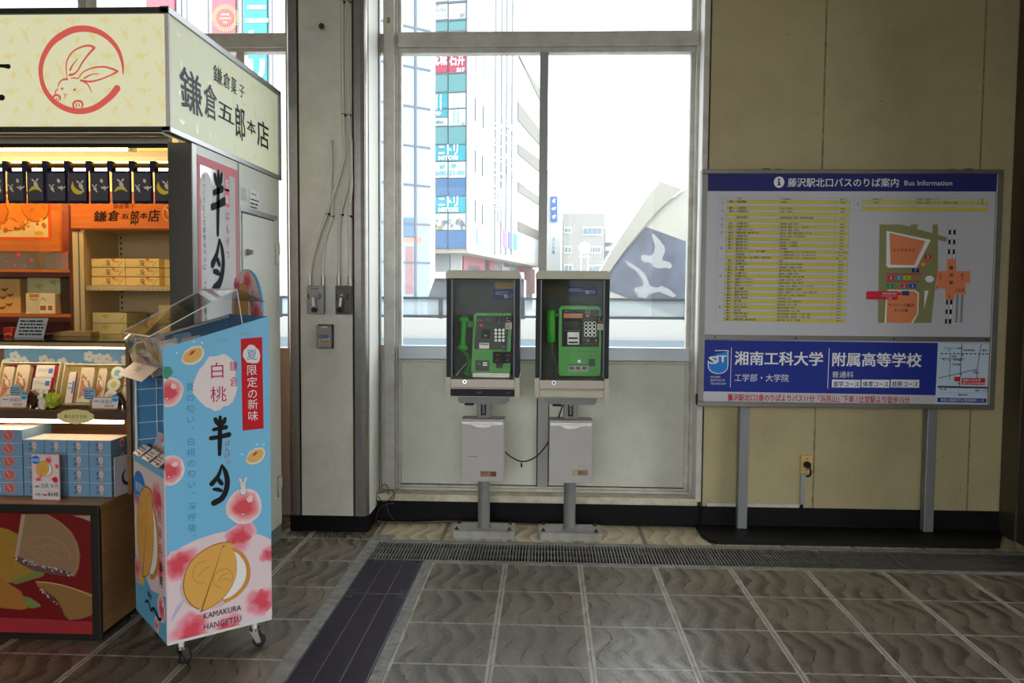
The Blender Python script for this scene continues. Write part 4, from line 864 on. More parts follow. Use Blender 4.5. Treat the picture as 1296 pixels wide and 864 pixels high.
switchbox('brown lever switch box at the pillar’s right edge', 426.5, 361.5, 446, 397.5, BRNB, -.008)
a, c = P.px(402, 411.5), P.px(421, 440)
t = thing('notice_box', 'small metal box with blue and orange notice below the lever switches', 'metal box', (a[0], PY, c[1]))
MB().box(a[0], c[0], PY-.03, PY, c[1], a[1], mat('notice_box_metal', (146, 138, 134), rough=.4, metal=.4)).obj('box', t, bevel=.003)
b = MB(); b.box(a[0]+.004, c[0]+.008, PY-.012, PY, c[1]-.004, a[1]+.006, RUST); b.obj('back_plate', t)
Q = Print((0, PY-.03, 0), U, Vv)
Q.pxrect(403.5, 428, 418, 439, ink((176, 174, 168)), 0); a = Q.px(406.7, 426.3); Q.ell(a[0], a[1], .012, .012, ink((50, 60, 70)), 2); Q.ell(a[0], a[1], .009, .009, ink((150, 150, 150)), 3); Q.ell(a[0], a[1], .004, .004, ink((50, 60, 70)), 4)
Q.pxrect(409.5, 424, 415, 428, ink((60, 120, 210)), 2); Q.pxrect(404.5, 430.7, 417.5, 432.7, ink((220, 130, 50)), 2); lines(Q, Q.px(405, 435)[0], Q.px(417, 435)[0], Q.px(405, 435.2)[1], 3, .009, GREYI, 41, wmin=.7); lines(Q, Q.px(405, 432)[0], Q.px(416, 432)[0], Q.px(405, 432.4)[1], 1, .008, INKB, 42, wmin=.9)
Q.pxrect(407, 413, 414.5, 414.6, OFFW, 2); Q.obj('notice_print', t)
# conduits
PIPE = mat('conduit_grey', (200, 197, 184), rough=.4)
def conduit(label, pts, off):
    b = MB(); q = [P.px(x, y) for x, y in pts]; loc = (q[-1][0], PY-off, q[-1][1])
    t = thing('conduit_pipe', label, 'conduit pipe', loc, group='conduit pipes on the pillar')
    b.tube(smooth([(x, PY-off, z) for x, z in q], 6), .0085, PIPE, n=12); b.obj('pipe', t)
    b = MB(); x, z = q[-1]; b.cyl((x, PY-off, z), (x, PY-off, z+.055), .0125, STEEL, n=14); b.obj('end_socket', t)
    return t
c1 = conduit('grey conduit pipe running from the ceiling to the grey switch box’s left socket', [(434.5, -14), (434.5, 60), (435.5, 140), (437, 190), (436, 205), (426, 240), (416, 270), (405, 300), (397, 330), (394, 350), (394, 361)], .034)
c2 = conduit('short grey conduit pipe starting halfway up the pillar, to the grey switch box’s right socket', [(420, 178), (420.5, 230), (421, 268), (419.5, 280), (412, 305), (409.5, 330), (409.5, 361)], .0135)
c3 = conduit('grey conduit pipe running from the ceiling to the brown switch box’s left socket', [(441.5, -14), (441.5, 60), (442, 150), (443.5, 215), (441, 240), (433, 268), (430, 290), (429.5, 330), (429.5, 361)], .0135)
c4 = conduit('short grey conduit pipe at the pillar’s right edge, to the brown switch box’s right socket', [(446, 178), (446.3, 215), (446.5, 240), (443.5, 268), (443.5, 300), (444, 330), (444.5, 361)], .034)
def clamp(par, x, y):
    off = par.location.y; off = PY-off; q = P.px(x, y); b = MB(); b.box(q[0]-.0105, q[0]+.0105, PY-.004, PY, q[1]-.007, q[1]+.007, BLACK); b.tube([(q[0]+.0095, PY-.004, q[1])]+[(q[0]+.0095*math.cos(i*PI/8), PY-off-.011*math.sin(i*PI/8), q[1]) for i in range(9)]+[(q[0]-.0095, PY-.004, q[1])], .0025, BLACK, n=6); b.obj('clamp', par)
for par, x, y in ((c1, 435, 3), (c3, 442, 3), (c1, 436.5, 146), (c3, 442.5, 146), (c1, 416, 271), (c2, 421, 274), (c3, 433, 272), (c4, 444.5, 274)): clamp(par, x, y)
q = P.px(407, 33); b = MB(); b.cyl((q[0], PY, q[1]), (q[0]+.012, PY-.05, q[1]-.018), .011, STEEL, n=12); b.cyl((q[0]+.012, PY-.05, q[1]-.018), (q[0]+.016, PY-.062, q[1]-.022), .015, RUST, n=12); b.cyl((q[0], PY-.002, q[1]), (q[0], PY, q[1]), .018, RUST, n=14)
tag(b.obj('bolt', loc=(q[0], PY, q[1])), 'rusty bolt sticking out high on the pillar', 'bolt')
P = Print((0, RW, 0), U, Vv); a, c = P.px(1013, 575.3), P.px(1027.5, 599)
t = thing('wall_outlet', 'yellowed wall outlet plate with a black plug, low on the cream wall', 'power outlet', (a[0], RW, c[1]))
MB().box(a[0], c[0], RW-.01, RW, c[1], a[1], mat('outlet_plate', (206, 176, 104), rough=.45)).obj('plate', t, bevel=.003)
mx, mz = (a[0]+c[0])/2, (a[1]+c[1])/2
b = MB(); b.cyl((mx, RW-.035, mz), (mx, RW-.009, mz), .021, BLACK, n=20); b.tube(smooth([(mx+.01, RW-.03, mz-.01), (mx+.019, RW-.035, mz-.04), (mx+.016, RW-.02, mz-.068), (mx, RW-.008, mz-.075)]), .006, BLACK, n=8); b.obj('plug', t)
b = MB()
for dz in (.036, -.034): b.cyl((mx, RW-.013, mz+dz), (mx, RW-.009, mz+dz), .004, BLACK, n=8)
b.obj('screw', t)
# ------------------------------------------------------------------ the confectionery kiosk
KW = mat('kiosk_white_enamel', (206, 206, 194), rough=.35, dirt=(4, .3, (170, 166, 146)))
WARM = (255, 214, 150)
KX, KF, KB = -1.56, 3.53, 4.70
kio = thing('kiosk', 'confectionery kiosk with lit rabbit sign and warm open front, at the left', 'kiosk', (-2.5, 3.53, 0))
b = MB(); b.box(KX-.016, KX, KF+.05, KB, .09, 2.11, KW); b.obj('side_wall', kio)
b = MB(); b.box(KX-.02, KX-.003, KF+.05, KB, 0, .09, mat('kick_plate_grey', (110, 116, 112), rough=.5)); b.obj('kick_plate', kio)
b = MB(); b.box(-1.665, KX+.004, KF, KF+.05, 0, 2.11, mat('post_dark_steel', (112, 110, 106), rough=.28, metal=1.0)); b.obj('corner_post', kio, bevel=.003)
b = MB(); b.box(-3.7, -1.665, KF+.01, KF+.05, 2.105, 2.138, ALU); b.box(-3.7, -1.665, KF+.012, KF+.03, 2.09, 2.105, BLACK); b.box(-3.7, -1.665, KF-.06, KF+.01, 2.138, 2.15, KW); b.obj('front_beam', kio, bevel=.002)
b = MB(); b.box(-3.7, KX-.02, KF, KB, 2.42, 2.45, mat('kiosk_ceiling', (226, 212, 176), rough=.6)); b.obj('ceiling_panel', kio)
b = MB(); b.box(-3.7, KX-.016, KB-.03, KB, 0, 2.04, mat('kiosk_back_brown', (120, 62, 34), rough=.6)); b.obj('back_panel', kio); MB().box(-3.7, KX-.016, KB-.03, KB, 2.04, 2.42, mat('kiosk_ceiling', (226, 212, 176))).obj('upper_back_panel', kio)
b = MB(); b.box(-1.79, -1.665, KF, KF+.02, 0, 1.22, STEEL); b.obj('lower_front', kio)
b = MB(); b.box(-3.72, -3.69, KF, KB, 0, 2.42, KW); b.obj('far_side_wall', kio)
# cabinet doors in the side wall
b = MB(); b.box(KX, KX+.004, 4.09, 4.66, 1.875, 1.897, ALU); b.box(KX, KX+.004, 4.074, 4.086, .09, 2.11, ALU); b.obj('side_trim', kio)
b = MB(); b.box(KX, KX+.008, 4.11, 4.60, .14, 1.862, KW); dr = b.obj('cabinet_door', kio, bevel=.003)
b = MB(); b.box(KX+.0005, KX+.002, 4.105, 4.61, 1.862, 1.872, BLACK); b.box(KX+.0005, KX+.002, 4.605, 4.613, .13, 1.865, SEAMD); b.obj('door_gap', dr)
b = MB(); b.cyl((KX+.008, 4.165, 1.665), (KX+.02, 4.165, 1.665), .018, STEEL, n=20); b.cyl((KX+.02, 4.165, 1.665), (KX+.04, 4.165, 1.665), .012, STEEL, n=20); b.obj('lock_knob', dr)
for z in (1.675, .32):
    b = MB(); b.box(KX+.002, KX+.02, 4.60, 4.655, z, z+.065, KW); b.box(KX+.002, KX+.014, 4.615, 4.65, z-.055, z, KW); b.obj('hinge', dr, bevel=.002)
# lit sign
SG = .80
def lit(rgb, k=1.0): return mat('lit_%d_%d_%d' % rgb, (20, 20, 20), rough=.35, emit=SG*k, emitrgb=rgb)
FACE = lit((238, 235, 192)); SIDEF = mat('side_sign_face', (196, 198, 176), rough=.5, spec=.3, emit=.30, emitrgb=(226, 232, 196))
sign = MB(); sign.box(-3.7, KX-.012, 3.335, 3.45, 2.135, 2.595, FACE); sign = sign.obj('sign_front_face', kio)
b = MB(); b.box(KX-.10, KX-.002, 3.345, 4.70, 2.135, 2.595, SIDEF); sside = b.obj('sign_side_face', kio)
b = MB()
b.box(-3.7, KX+.006, 3.322, 3.36, 2.594, 2.618, DKALU); b.box(-3.7, KX+.006, 3.322, 3.36, 2.118, 2.136, DKALU)
b.box(KX-.03, KX+.008, 3.322, 4.73, 2.594, 2.622, ALU); b.box(KX-.03, KX+.008, 3.322, 4.73, 2.112, 2.136, ALU)
b.box(KX-.014, KX+.004, 3.328, 3.346, 2.13, 2.6, mat('sign_corner_white', (226, 214, 206), rough=.4)); b.box(KX-.03, KX+.008, 4.70, 4.73, 2.112, 2.62, ALU)
b.box(-3.7, KX-.03, 3.36, 4.7, 2.60, 2.612, DKALU)
b.obj('sign_frame', kio, bevel=.002)
P = Print((0, 3.335, 0), U, Vv)
REDL = lit((226, 98, 88)); MOT = lit((238, 226, 166)); BLKL = lit((30, 28, 24), .35)
def motif(P, x, y, k, mt, s=1.0, L=1):
    if k == 0:
        P.poly([(x-.034*s, y+.010*s), (x-.012*s, y+.006*s), (x-.004*s, y+.018*s), (x+.012*s, y+.004*s), (x+.034*s, y+.014*s), (x+.026*s, y-.002*s), (x+.008*s, y-.006*s), (x+.004*s, y-.024*s), (x-.008*s, y-.010*s), (x-.024*s, y-.006*s)], mt, L)
    elif k == 1:
        P.ell(x+.004*s, y-.004*s, .012*s, .018*s, mt, L, n=12, rot=.5); P.ell(x-.012*s, y+.020*s, .005*s, .013*s, mt, L+.3, n=10, rot=.9); P.ell(x+.012*s, y+.022*s, .005*s, .013*s, mt, L+.6, n=10, rot=-.7); P.ell(x+.016*s, y-.024*s, .006*s, .009*s, mt, L+.9, n=8, rot=.6)
    else: P.ell(x, y, .011*s, .017*s, mt, L, n=14, rot=-.4)
PM = Print((0, 3.335, 0), U, Vv); pit = .1405
a0 = P.px(8.5, 27)
for i in range(-6, 6):
    for j in range(4):
        x = a0[0]+i*pit+j*.006; y = a0[1]-j*.142
        if x < KX-.05: motif(PM, x, y, 0, MOT)
        if j < 3 and x+.075 < KX-.03: motif(PM, x+.075, y-.055, 1, MOT)
        if j < 3 and x+.018 < KX-.03: motif(PM, x+.018, y-.078, 2, MOT)
zp = lambda x, y: (x*225/1296, 20+y*150/864)
ringp = [(900, 425), (893, 340), (865, 255), (815, 185), (745, 130), (665, 100), (590, 95), (520, 108), (440, 150), (375, 205), (325, 285), (300, 370), (303, 455), (330, 540), (385, 615), (455, 665), (540, 693), (620, 693), (700, 668), (770, 620), (820, 575), (855, 530)]
P.pxstroke([zp(*q) for q in ringp], [1.6, 3.6, 4.8, 5.6, 6.4, 7.4, 8, 8.2, 8, 7.4, 6.6, 6, 5.6, 5.8, 6.2, 6.8, 7.2, 7.4, 7.6, 7.8, 8.2, 8.8], REDL, 2)
for pts, wd in (([(492, 450), (484, 390), (492, 325), (530, 265), (590, 230), (650, 218), (688, 232)], [.8, 1.2, 1.5, 1.6, 1.8, 2.2, 2.6]), ([(688, 236), (640, 290), (600, 345), (568, 400), (540, 425), (512, 432)], [2.6, 2, 1.8, 1.6, 2, 2.8]), ([(570, 313), (535, 355), (513, 395)], [.7, 1.4, 2.2]),
    ([(572, 458), (610, 410), (680, 380), (760, 373), (820, 388), (858, 405)], [.8, 1.3, 1.6, 1.8, 2, 2.2]), ([(858, 407), (800, 437), (720, 468), (655, 480), (592, 472)], [2.2, 1.5, 1.7, 2, 2.4]), ([(728, 422), (665, 430), (618, 455)], [.6, 1.2, 1.8]), ([(600, 475), (640, 500), (660, 535), (672, 565)], [1.6, 1.3, 1, .5]),
    ([(520, 457), (545, 453), (570, 460)], [1, 1.4, 1]), ([(490, 462), (455, 468), (432, 495), (425, 520)], [2.6, 1.6, 1.3, .7]), ([(425, 533), (408, 550), (405, 575)], [1, 1.4, .8]), ([(468, 568), (478, 580), (490, 572)], .9), ([(476, 580), (475, 600)], .8),
    ([(388, 612), (392, 588), (415, 577), (438, 590), (442, 610)], [1.8, 2, 2.2, 2, 1.4]), ([(412, 600), (414, 622)], 1), ([(428, 600), (430, 622)], 1), ([(540, 668), (535, 640), (558, 622), (592, 625), (604, 648), (598, 668)], [2, 2, 2.2, 2.2, 2, 1.4]), ([(556, 640), (560, 665)], 1.2), ([(575, 640), (582, 660)], 1.2)):
    P.pxstroke([zp(*q) for q in pts], [v*1.25 for v in wd] if isinstance(wd, list) else wd*1.25, REDL, 3)
for q in ((455, 532), (546, 539)): a = P.px(*zp(*q)); P.ell(a[0], a[1], .0055, .0055, REDL, 3, n=14)
P.pxstroke([(-30, 84), (-10, 83.2), (4, 83.6), (11, 84.2)], [5, 4, 4.4, 6], BLKL, 3); P.pxstroke([(-30, 124), (-8, 123), (3, 123.6)], [4, 5, 7.4], BLKL, 3)
P.obj('logo_marking', sign); PM.obj('sign_pattern', sign)
# side sign: brush lettering on the return
P = Print((KX-.002, 0, 0), (0, 1, 0), Vv)
MOT2 = mat('side_sign_motif', (206, 196, 150), rough=.3, emit=.26, emitrgb=(230, 222, 160)); rn = random.Random(2)
for i in range(9):
    for j in range(4): motif(P, 3.43+i*.145+.02*(j % 2), 2.54-j*.12, (i+j) % 3, MOT2, .9)
SUMI = mat('sumi_lettering', (22, 22, 24), rough=.6, spec=.2); SUMI_GLARE = mat('sumi_lettering_glare', (104, 108, 120), rough=.7, spec=.15)  # grey copy of the ink: glare painted into the first two characters
def brush(P, ch, y, z, sz, xs, mt, sl=.0, bold=.03):
    vs, fs = glyphs(ch, 0.0)
    for k, (dx, dz) in enumerate(((0, 0), (bold, 0), (0, bold*.6), (bold, bold*.6))):
        out = [P.P(y+((x+dx)+(q+dz)*sl)*sz*xs, z+(q+dz)*sz, 3+k*.4) for x, q in vs]; P.mb.add(out, fs, mt)
for ch, x0, x1, yt, yb, mt in (('鎌', 228, 257, 89, 144, SUMI_GLARE), ('倉', 258, 275, 106, 151, SUMI_GLARE), ('五', 275, 297, 130, 155, SUMI), ('郎', 297, 311, 133, 178, SUMI), ('本', 312, 324, 152, 170, SUMI), ('店', 325, 341, 153, 188, SUMI)):
    a, c = P.px(x0, yb), P.px(x1, yt); d = P.px((x0+x1)/2, yb)[1]; h = (P.px((x0+x1)/2, yt)[1]-d)
    brush(P, ch, a[0], d+h*.10, h*1.02, (c[0]-a[0])/h*.94, mt, -.06, .028)
for ch, x0, x1, yt, yb in (('鎌', 269.5, 281, 83, 106), ('倉', 282, 291, 91, 112), ('菓', 292, 299, 97, 119), ('子', 302, 309, 106, 124)):
    a, c = P.px(x0, yb), P.px(x1, yt); d = P.px((x0+x1)/2, yb)[1]; h = (P.px((x0+x1)/2, yt)[1]-d); brush(P, ch, a[0], d+h*.1, h, (c[0]-a[0])/h, SUMI, 0, .015)
P.obj('sign_lettering', sside)

# poster and notices on the side wall
LAM = mat('laminated_poster', (206, 206, 206), rough=.12, coat=.8); PINK = ink((206, 96, 108)); CRIM = ink((190, 44, 70)); SUM2 = ink((22, 20, 30), rough=.85)
P = Print((KX, 0, 0), (0, 1, 0), Vv); a, c = P.px(246.8, 191), P.px(299.5, 211)
y0, y1, zt = max(a[0], 3.585), min(c[0], 4.07), a[1]-.012; zb = 1.12
t = MB(); t.box(KX+.0005, KX+.003, y0, y1, zb, zt, LAM); po = t.obj('poster', loc=(KX, y0, zb)); tag(po, 'tall white poster with pink border and black brush lettering on the kiosk side wall', 'poster')
P = Print((KX+.003, 0, 0), (0, 1, 0), Vv, lift=.0006)
P.rect(y0, zt-.04, y1, zt, PINK, 0); P.rect(y0, zb, y0+.03, zt-.04, PINK, 0); P.rect(y1-.03, zb, y1, zt-.04, PINK, 0)
def hangetsu(P, xy, mt, wk, flip=None):
    """the two brush characters: strokes given in 0..1 units; xy maps them to the plane"""
    H1 = [([(.28, .93), (.34, .86), (.42, .78)], [1.0, 1.2, .7]), ([(.78, .94), (.72, .86), (.62, .78)], [.9, 1.3, .7]), ([(.20, .66), (.5, .69), (.82, .72)], [1, 1.1, 1.3]), ([(.06, .44), (.45, .47), (.97, .53)], [1.2, 1.2, 1.5]), ([(.53, .98), (.52, .6), (.51, .3), (.50, .02)], [.9, 1.2, 1.2, .9])]
    H2 = [([(.62, 1.0), (.80, .82), (.90, .58), (.84, .34), (.62, .12), (.22, .0)], [.5, 1.2, 1.4, 1.5, 1.6, 1.7]), ([(.60, .98), (.44, .72), (.10, .50)], [.5, 1.1, 1.4]), ([(.42, .64), (.52, .56), (.62, .50)], [.8, 1.2, 1.0]), ([(.20, .36), (.40, .35), (.58, .32)], [.8, 1.1, .9])]
    for st_, top in ((H1, 0), (H2, 1)):
        for pts, wd in st_: P.stroke([xy(p[0], p[1], top) for p in pts], [wk*v for v in wd], mt, 4)
def mk(x0, yt1, yb1, x1, yt2, yb2, w):
    def f(a, b, k):
        yt, yb = (yt1, yb1) if k == 0 else (yt2, yb2)
        return P.px(x0+(x1-x0)*a, yb+(yt-yb)*b)
    return f
hangetsu(P, mk(267, 216, 298, 284, 303, 366, 0), SUM2, .028)
for y_, s_ in ((226, '銘'), (246, '菓')): a = P.px(287, y_+8); P.rect(a[0]-.03, a[1]-.03, a[0]+.03, a[1]+.055, PINK, 3); P.text(s_, a[0], a[1]-.012, .048, WHI, 5, al='C')
a = P.px(287.5, 265); P.text('はんげつ', a[0], a[1], .05, CRIM, 4, vert=True, pitch=.062)
a = P.px(257.5, 220); P.text('さっくりとしたおせんべいに ふわっと軽いクリームをはさみました', a[0], a[1], .032, SUM2, 4, vert=True, pitch=.0335)
P.ell(P.px(261, 243)[0], P.px(261, 243)[1], .07, .09, ink((214, 204, 186)), 1); P.ell(P.px(261, 243)[0], P.px(261, 243)[1], .064, .084, ink((208, 208, 207)), 2)
P.obj('poster_print', po)
P = Print((KX+.002, 0, 0), (0, 1, 0), Vv, lift=.0004)
for k, (x0, x1, yt, yb, lb) in enumerate(((303.3, 313, 236, 253.5, 'small white notice of dense print on the kiosk side wall, left one of two'), (316, 328, 241, 259, 'small white notice with four bold dots on the kiosk side wall, right one of two'))):
    a, c = P.px(x0, yb), P.px(x1, yt); z0_ = P.px((x0+x1)/2, yb)[1]; z1_ = P.px((x0+x1)/2, yt)[1]
    n_ = MB(); n_.box(KX+.0006, KX+.002, a[0], c[0], z0_, z1_, mat('notice_paper_%d' % k, (196, 196, 192) if k == 0 else (214, 214, 210), rough=.5)); n_ = n_.obj('notice', loc=(KX, a[0], z0_)); tag(n_, lb, 'notice', 'notices on the kiosk side wall')
    P.mb = MB()
    if k == 0: lines(P, a[0]+.01, c[0]-.01, z1_-.014, 8, (z1_-z0_)/9, GREYI, 51, wmin=.6)
    else:
        for i in range(4): P.ell(a[0]+.025+i*.022, z1_-.022, .006, .006, INKB, 1, n=10)
        lines(P, a[0]+.012, c[0]-.012, z1_-.055, 4, .020, INKB, 52, wmin=.6)
    P.obj('notice_print', n_)

# ------------------------------------------------------------------ inside the kiosk: lamps, curtain, boards
def fluoro(label, Y, py, x0, x1, power):
    z = at(90, py, Y).z
    t = thing('fluorescent_lamp', label, 'ceiling lamp', ((x0+x1)/2, Y, z+.09), group='fluorescent lamps in the kiosk')
    b = MB(); b.prism([(-.05, .03), (.05, .03), (.05, .055), (.03, .09), (-.03, .09), (-.05, .055)], (x0, Y, z), (0, 1, 0), (0, 0, 1), (x1-x0, 0, 0), WHITE); b.obj('lamp_housing', t)
    b = MB(); b.cyl((x0+.02, Y, z), (x1-.02, Y, z), .014, mat('warm_tube', (255, 240, 205), emit=power, emitrgb=(255, 210, 138)), n=14); b.obj('tube', t)
    for x in (x0+.012, x1-.012): MB().box(x-.012, x+.012, Y-.02, Y+.02, z-.018, z+.04, WHITE).obj('socket', t)
    for x in (x0+.2, x1-.2): MB().cyl((x, Y, z+.088), (x, Y, 2.418), .008, STEEL, n=8).obj('hanger', t)
fluoro('bright fluorescent lamp under the kiosk ceiling, close behind the front beam', 3.86, 187, -3.3, -1.98, 44*LAMP)
fluoro('fluorescent lamp deeper in the kiosk, seen through the curtain loops', 4.28, 213.3, -3.5, -1.75, 34*LAMP)
b = MB(); b.box(-3.66, -1.60, 4.0, 4.03, 2.16, 2.40, mat('kiosk_ceiling', (226, 212, 176))); b.box(-3.66, -1.6, 3.99, 4.6, 2.14, 2.165, mat('kiosk_ceiling', (226, 212, 176)))
NY = 3.75
NAVYC = mat('noren_navy', (35, 38, 70), rough=.85, spec=.2); NGREY = mat('noren_panel_print', (84, 82, 92), rough=.9, spec=.1)
zr = at(90, 209.5, NY).z
b = MB(); b.cyl((-3.6, NY, zr), (-1.60, NY, zr), .012, mat('brass_rod', (150, 108, 44), rough=.35, metal=.8), n=14)
tag(b.obj('curtain_rod', loc=(-2.6, NY, zr)), 'brass rod carrying the dark blue shop curtain', 'rod')
nor = thing('shop_curtain', 'short dark blue split curtain with moon and rabbit prints hanging in the kiosk front', 'curtain', (-2.5, NY, at(90, 257.5, NY).z))
zt_, zb_ = at(90, 216, NY).z, at(90, 257.5, NY).z
edges = [-43, -17, 8.5, 33.5, 59, 86.5, 113.5, 140.5, 168, 194.5, 222]
MOONY = ink((232, 206, 60)); RAB = ink((226, 214, 200))
for i in range(len(edges)-1):
    x0, x1 = at(edges[i], 235, NY).x+.004, at(edges[i+1], 235, NY).x-.004; x1 = min(x1, -1.585)
    b = MB(); n = 10; V = []
    for k in range(n+1):
        x = x0+(x1-x0)*k/n; yy = NY+.006*math.sin(k*1.1+i); V.append((x, yy))
    poly = V+[(x, y+.003) for x, y in reversed(V)]
    b.prism(poly, (0, 0, zb_), (1, 0, 0), (0, 1, 0), (0, 0, zt_-zb_), NAVYC); pn = b.obj('cloth_panel', nor)
    b = MB(); b.box(x0-.012, x0+.012, NY-.02, NY-.015, zt_-.005, zr+.018, NAVYC); b.box(x0-.012, x0+.012, NY+.015, NY+.02, zt_-.005, zr+.018, NAVYC); b.box(x0-.012, x0+.012, NY-.02, NY+.02, zr+.014, zr+.018, NAVYC); b.obj('strap', nor)
    Q = Print((0, NY-.009, 0), U, Vv); Q.rect(x0+.006, zb_+.012, x1-.006, zt_-.012, NGREY, 0); mx, mz = (x0+x1)/2, (zt_+zb_)/2
    k = i % 4
    if k in (0, 2):
        Q.ell(mx+.012, mz+.028, .007, .010, RAB, 2, n=12, rot=.3); motif(Q, mx-.022, mz-.006, 1, RAB, .6, 2); motif(Q, mx+.026, mz-.004, 0, RAB, .6, 2)
    elif k == 3: Q.stroke([(mx-.03, mz-.022), (mx-.015, mz-.008), (mx, mz-.004), (mx+.015, mz-.008), (mx+.03, mz-.022)], [.003, .014, .018, .014, .003], MOONY, 2); motif(Q, mx, mz+.014, 1, RAB, .8, 3)
    else: Q.stroke([(mx-.024, mz+.022), (mx-.024, mz), (mx-.012, mz-.018), (mx+.008, mz-.026), (mx+.03, mz-.02)], [.003, .016, .022, .018, .003], MOONY, 2); motif(Q, mx+.012, mz+.006, 1, RAB, .8, 3)
    Q.obj('print', pn)
OW = wood('orange_wood', (206, 116, 42), (188, 98, 30), (2, 20, 40)); RB = mat('red_brown_board', (104, 44, 26), rough=.5)
BEIGE = mat('beige_cabinet', (200, 178, 128), rough=.5); BEIGE2 = mat('beige_cabinet_inner', (176, 150, 104), rough=.6)
CY = 4.12
def pb(b, x0, y0, x1, y1, Y, d, mt): a, c = at(x0, y1, Y), at(x1, y0, Y); b.box(a.x, c.x, Y, Y+d, a.z, c.z, mt)
b = MB(); pb(b, 90, 256, 236, 290.5, CY-.03, .02, OW); so = b.obj('wooden_signboard', loc=(at(150, 290, CY).x, CY-.03, at(150, 290, CY).z)); tag(so, 'orange wooden signboard with black brush lettering above the beige cabinet', 'sign')
P = Print((0, CY-.03, 0), U, Vv); a, c = P.px(143.5, 262.5), P.px(171, 262.5); P.text('鎌倉菓子', a[0], a[1]-.004, .028, ink((90, 40, 20)), 3, fit=c[0]-a[0])
for ch, x0, x1, yb, yt in (('鎌', 118, 135, 281, 267), ('倉', 136, 151, 280, 266), ('五', 152, 164, 277, 270), ('郎', 164, 176, 285, 266), ('本', 176, 187, 277, 269), ('店', 187, 202, 281, 265)):
    a, c = P.px(x0, yb), P.px(x1, yt); h = c[1]-a[1]; brush(P, ch, a[0], a[1]+h*.1, h*1.05, (c[0]-a[0])/h*.95, ink((36, 22, 14)), .1, .03)
a = P.px(214, 270); P.ell(a[0], a[1], .035, .04, ink((220, 180, 120)), 1); P.ell(a[0], a[1], .031, .036, ink((190, 96, 36)), 2); motif(P, a[0], a[1], 1, ink((220, 180, 120)), .9, 3)
P.pxrect(90, 288.6, 236, 290.5, ink((120, 44, 20)), 1); P.obj('lettering', so)
# beige cabinet (right)
t = thing('shelf_cabinet', 'beige open shelf cabinet behind the kiosk counter, right of the cream post', 'cabinet', (at(160, 430, 4.12).x, 4.12, .0))
CB = 4.45; xl, xr = at(107, 300, CY).x, -1.60; zt_ = at(150, 290.5, CY).z; CZ = .9
b = MB(); b.box(xl-.02, xl, CY, CB, CZ, zt_, BEIGE); b.obj('side_panel', t); b = MB(); b.box(xl-.02, xr, CB, CB+.02, CZ, zt_+.02, BEIGE2); b.obj('back_panel', t)
b = MB(); b.box(xl-.02, xr, CY, CB, zt_, zt_+.02, BEIGE); b.obj('top_panel', t)
ap, cp = at(91.5, 300, CY-.02), at(107, 300, CY-.02); b = MB(); b.box(ap.x, (ap.x*.5+cp.x*.5), CY-.02, CY+.0, CZ, zt_-.012, BEIGE); b.box((ap.x*.5+cp.x*.5), xl+.004, CY-.02, CY-.001, CZ, zt_-.012, BEIGE); b.box((ap.x*.5+cp.x*.5)-.003, (ap.x*.5+cp.x*.5)+.003, CY-.021, CY, CZ, zt_-.013, STEEL); b.obj('front_post', t)
shz = [at(150, 361.8, CY).z, at(150, 423.5, CY).z]
for k, z in enumerate(shz):
    b = MB(); b.box(xl, xr, CY+.005, CB, z-.024, z, BEIGE)
    for i in range(30): b.box(xl+.01+i*.026, xl+.02+i*.026, CY+.003, CY+.006, z-.02, z-.015, BEIGE2)
    b.obj('shelf', t)
b = MB()
for x in (xl+.012, xl+.32): 
    for i in range(26): b.box(x, x+.008, CB-.003, CB, 1.0+i*.03, 1.012+i*.03, BLACK)
b.obj('bracket_strip', t)
b = MB(); b.box(xl, xl+.03, CB-.004, CB, 1.2, 1.3, BEIGE2); nn = Print((xl+.0005, 0, 0), (0, -1, 0), Vv); 
WRAP = mat('tan_wrapped_box', (230, 198, 118), rough=.5); WRAP2 = mat('cream_wrapped_box', (206, 188, 126), rough=.5); FOLD = ink((150, 116, 62)); FOLD2 = ink((232, 206, 140)); ORM = ink((222, 120, 40))
def wrapped(label, x0, x1, y0, d, z0, z1, mt, group, style=0, first=None):
    t = thing('wrapped_box', label, 'gift box', ((x0+x1)/2, y0, z0), group=group)
    bx = MB().box(x0, x1, y0, y0+d, z0, z1, mt).obj('box', t, bevel=.003)
    Q = Print((0, y0, 0), U, Vv); w_, h_ = x1-x0, z1-z0
    Q.stroke([(x1-w_*.2, z0+h_*.1), (x1-w_*.05, z1-h_*.15)], .0022, FOLD, 1, sm=False, cap=False); Q.stroke([(x0+w_*.02, z1-h_*.2), (x0+w_*.12, z0+h_*.05)], .0018, FOLD2, 1, sm=False, cap=False); Q.stroke([(x0, z0+h_*.06), (x1, z0+h_*.06)], .0015, FOLD, 1, sm=False, cap=False)
    if style == 0:
        c = x0+w_*.5; Q.ell(c, z0+h_*.55, .013, .013, FOLD, 2, n=18); Q.ell(c, z0+h_*.55, .010, .010, FOLD2, 3, n=18); motif(Q, c, z0+h_*.52, 1, FOLD, .5, 4); lines(Q, c-.03, c+.03, z0+h_*.2, 1, .006, FOLD, 61, wmin=.9, L=5)
        Q.poly([(c+.016, z1), (c+.042, z1), (c+.028, z1-.016)], ORM, 2); lines(Q, c+.03, c+.06, z0+h_*.72, 2, .007, FOLD, 62, wmin=.8)
    else: motif(Q, x0+w_*.4, z0+h_*.7, 0, ink((186, 170, 60)), .8, 2)
    Q.obj('wrapping_print', bx); return t
cx0, cx1 = [at(v, 345, CY+.03).x for v in (115.5, 158.2)]; wB = cx1-cx0
hB = (at(150, 327, CY+.03).z-shz[0])/3
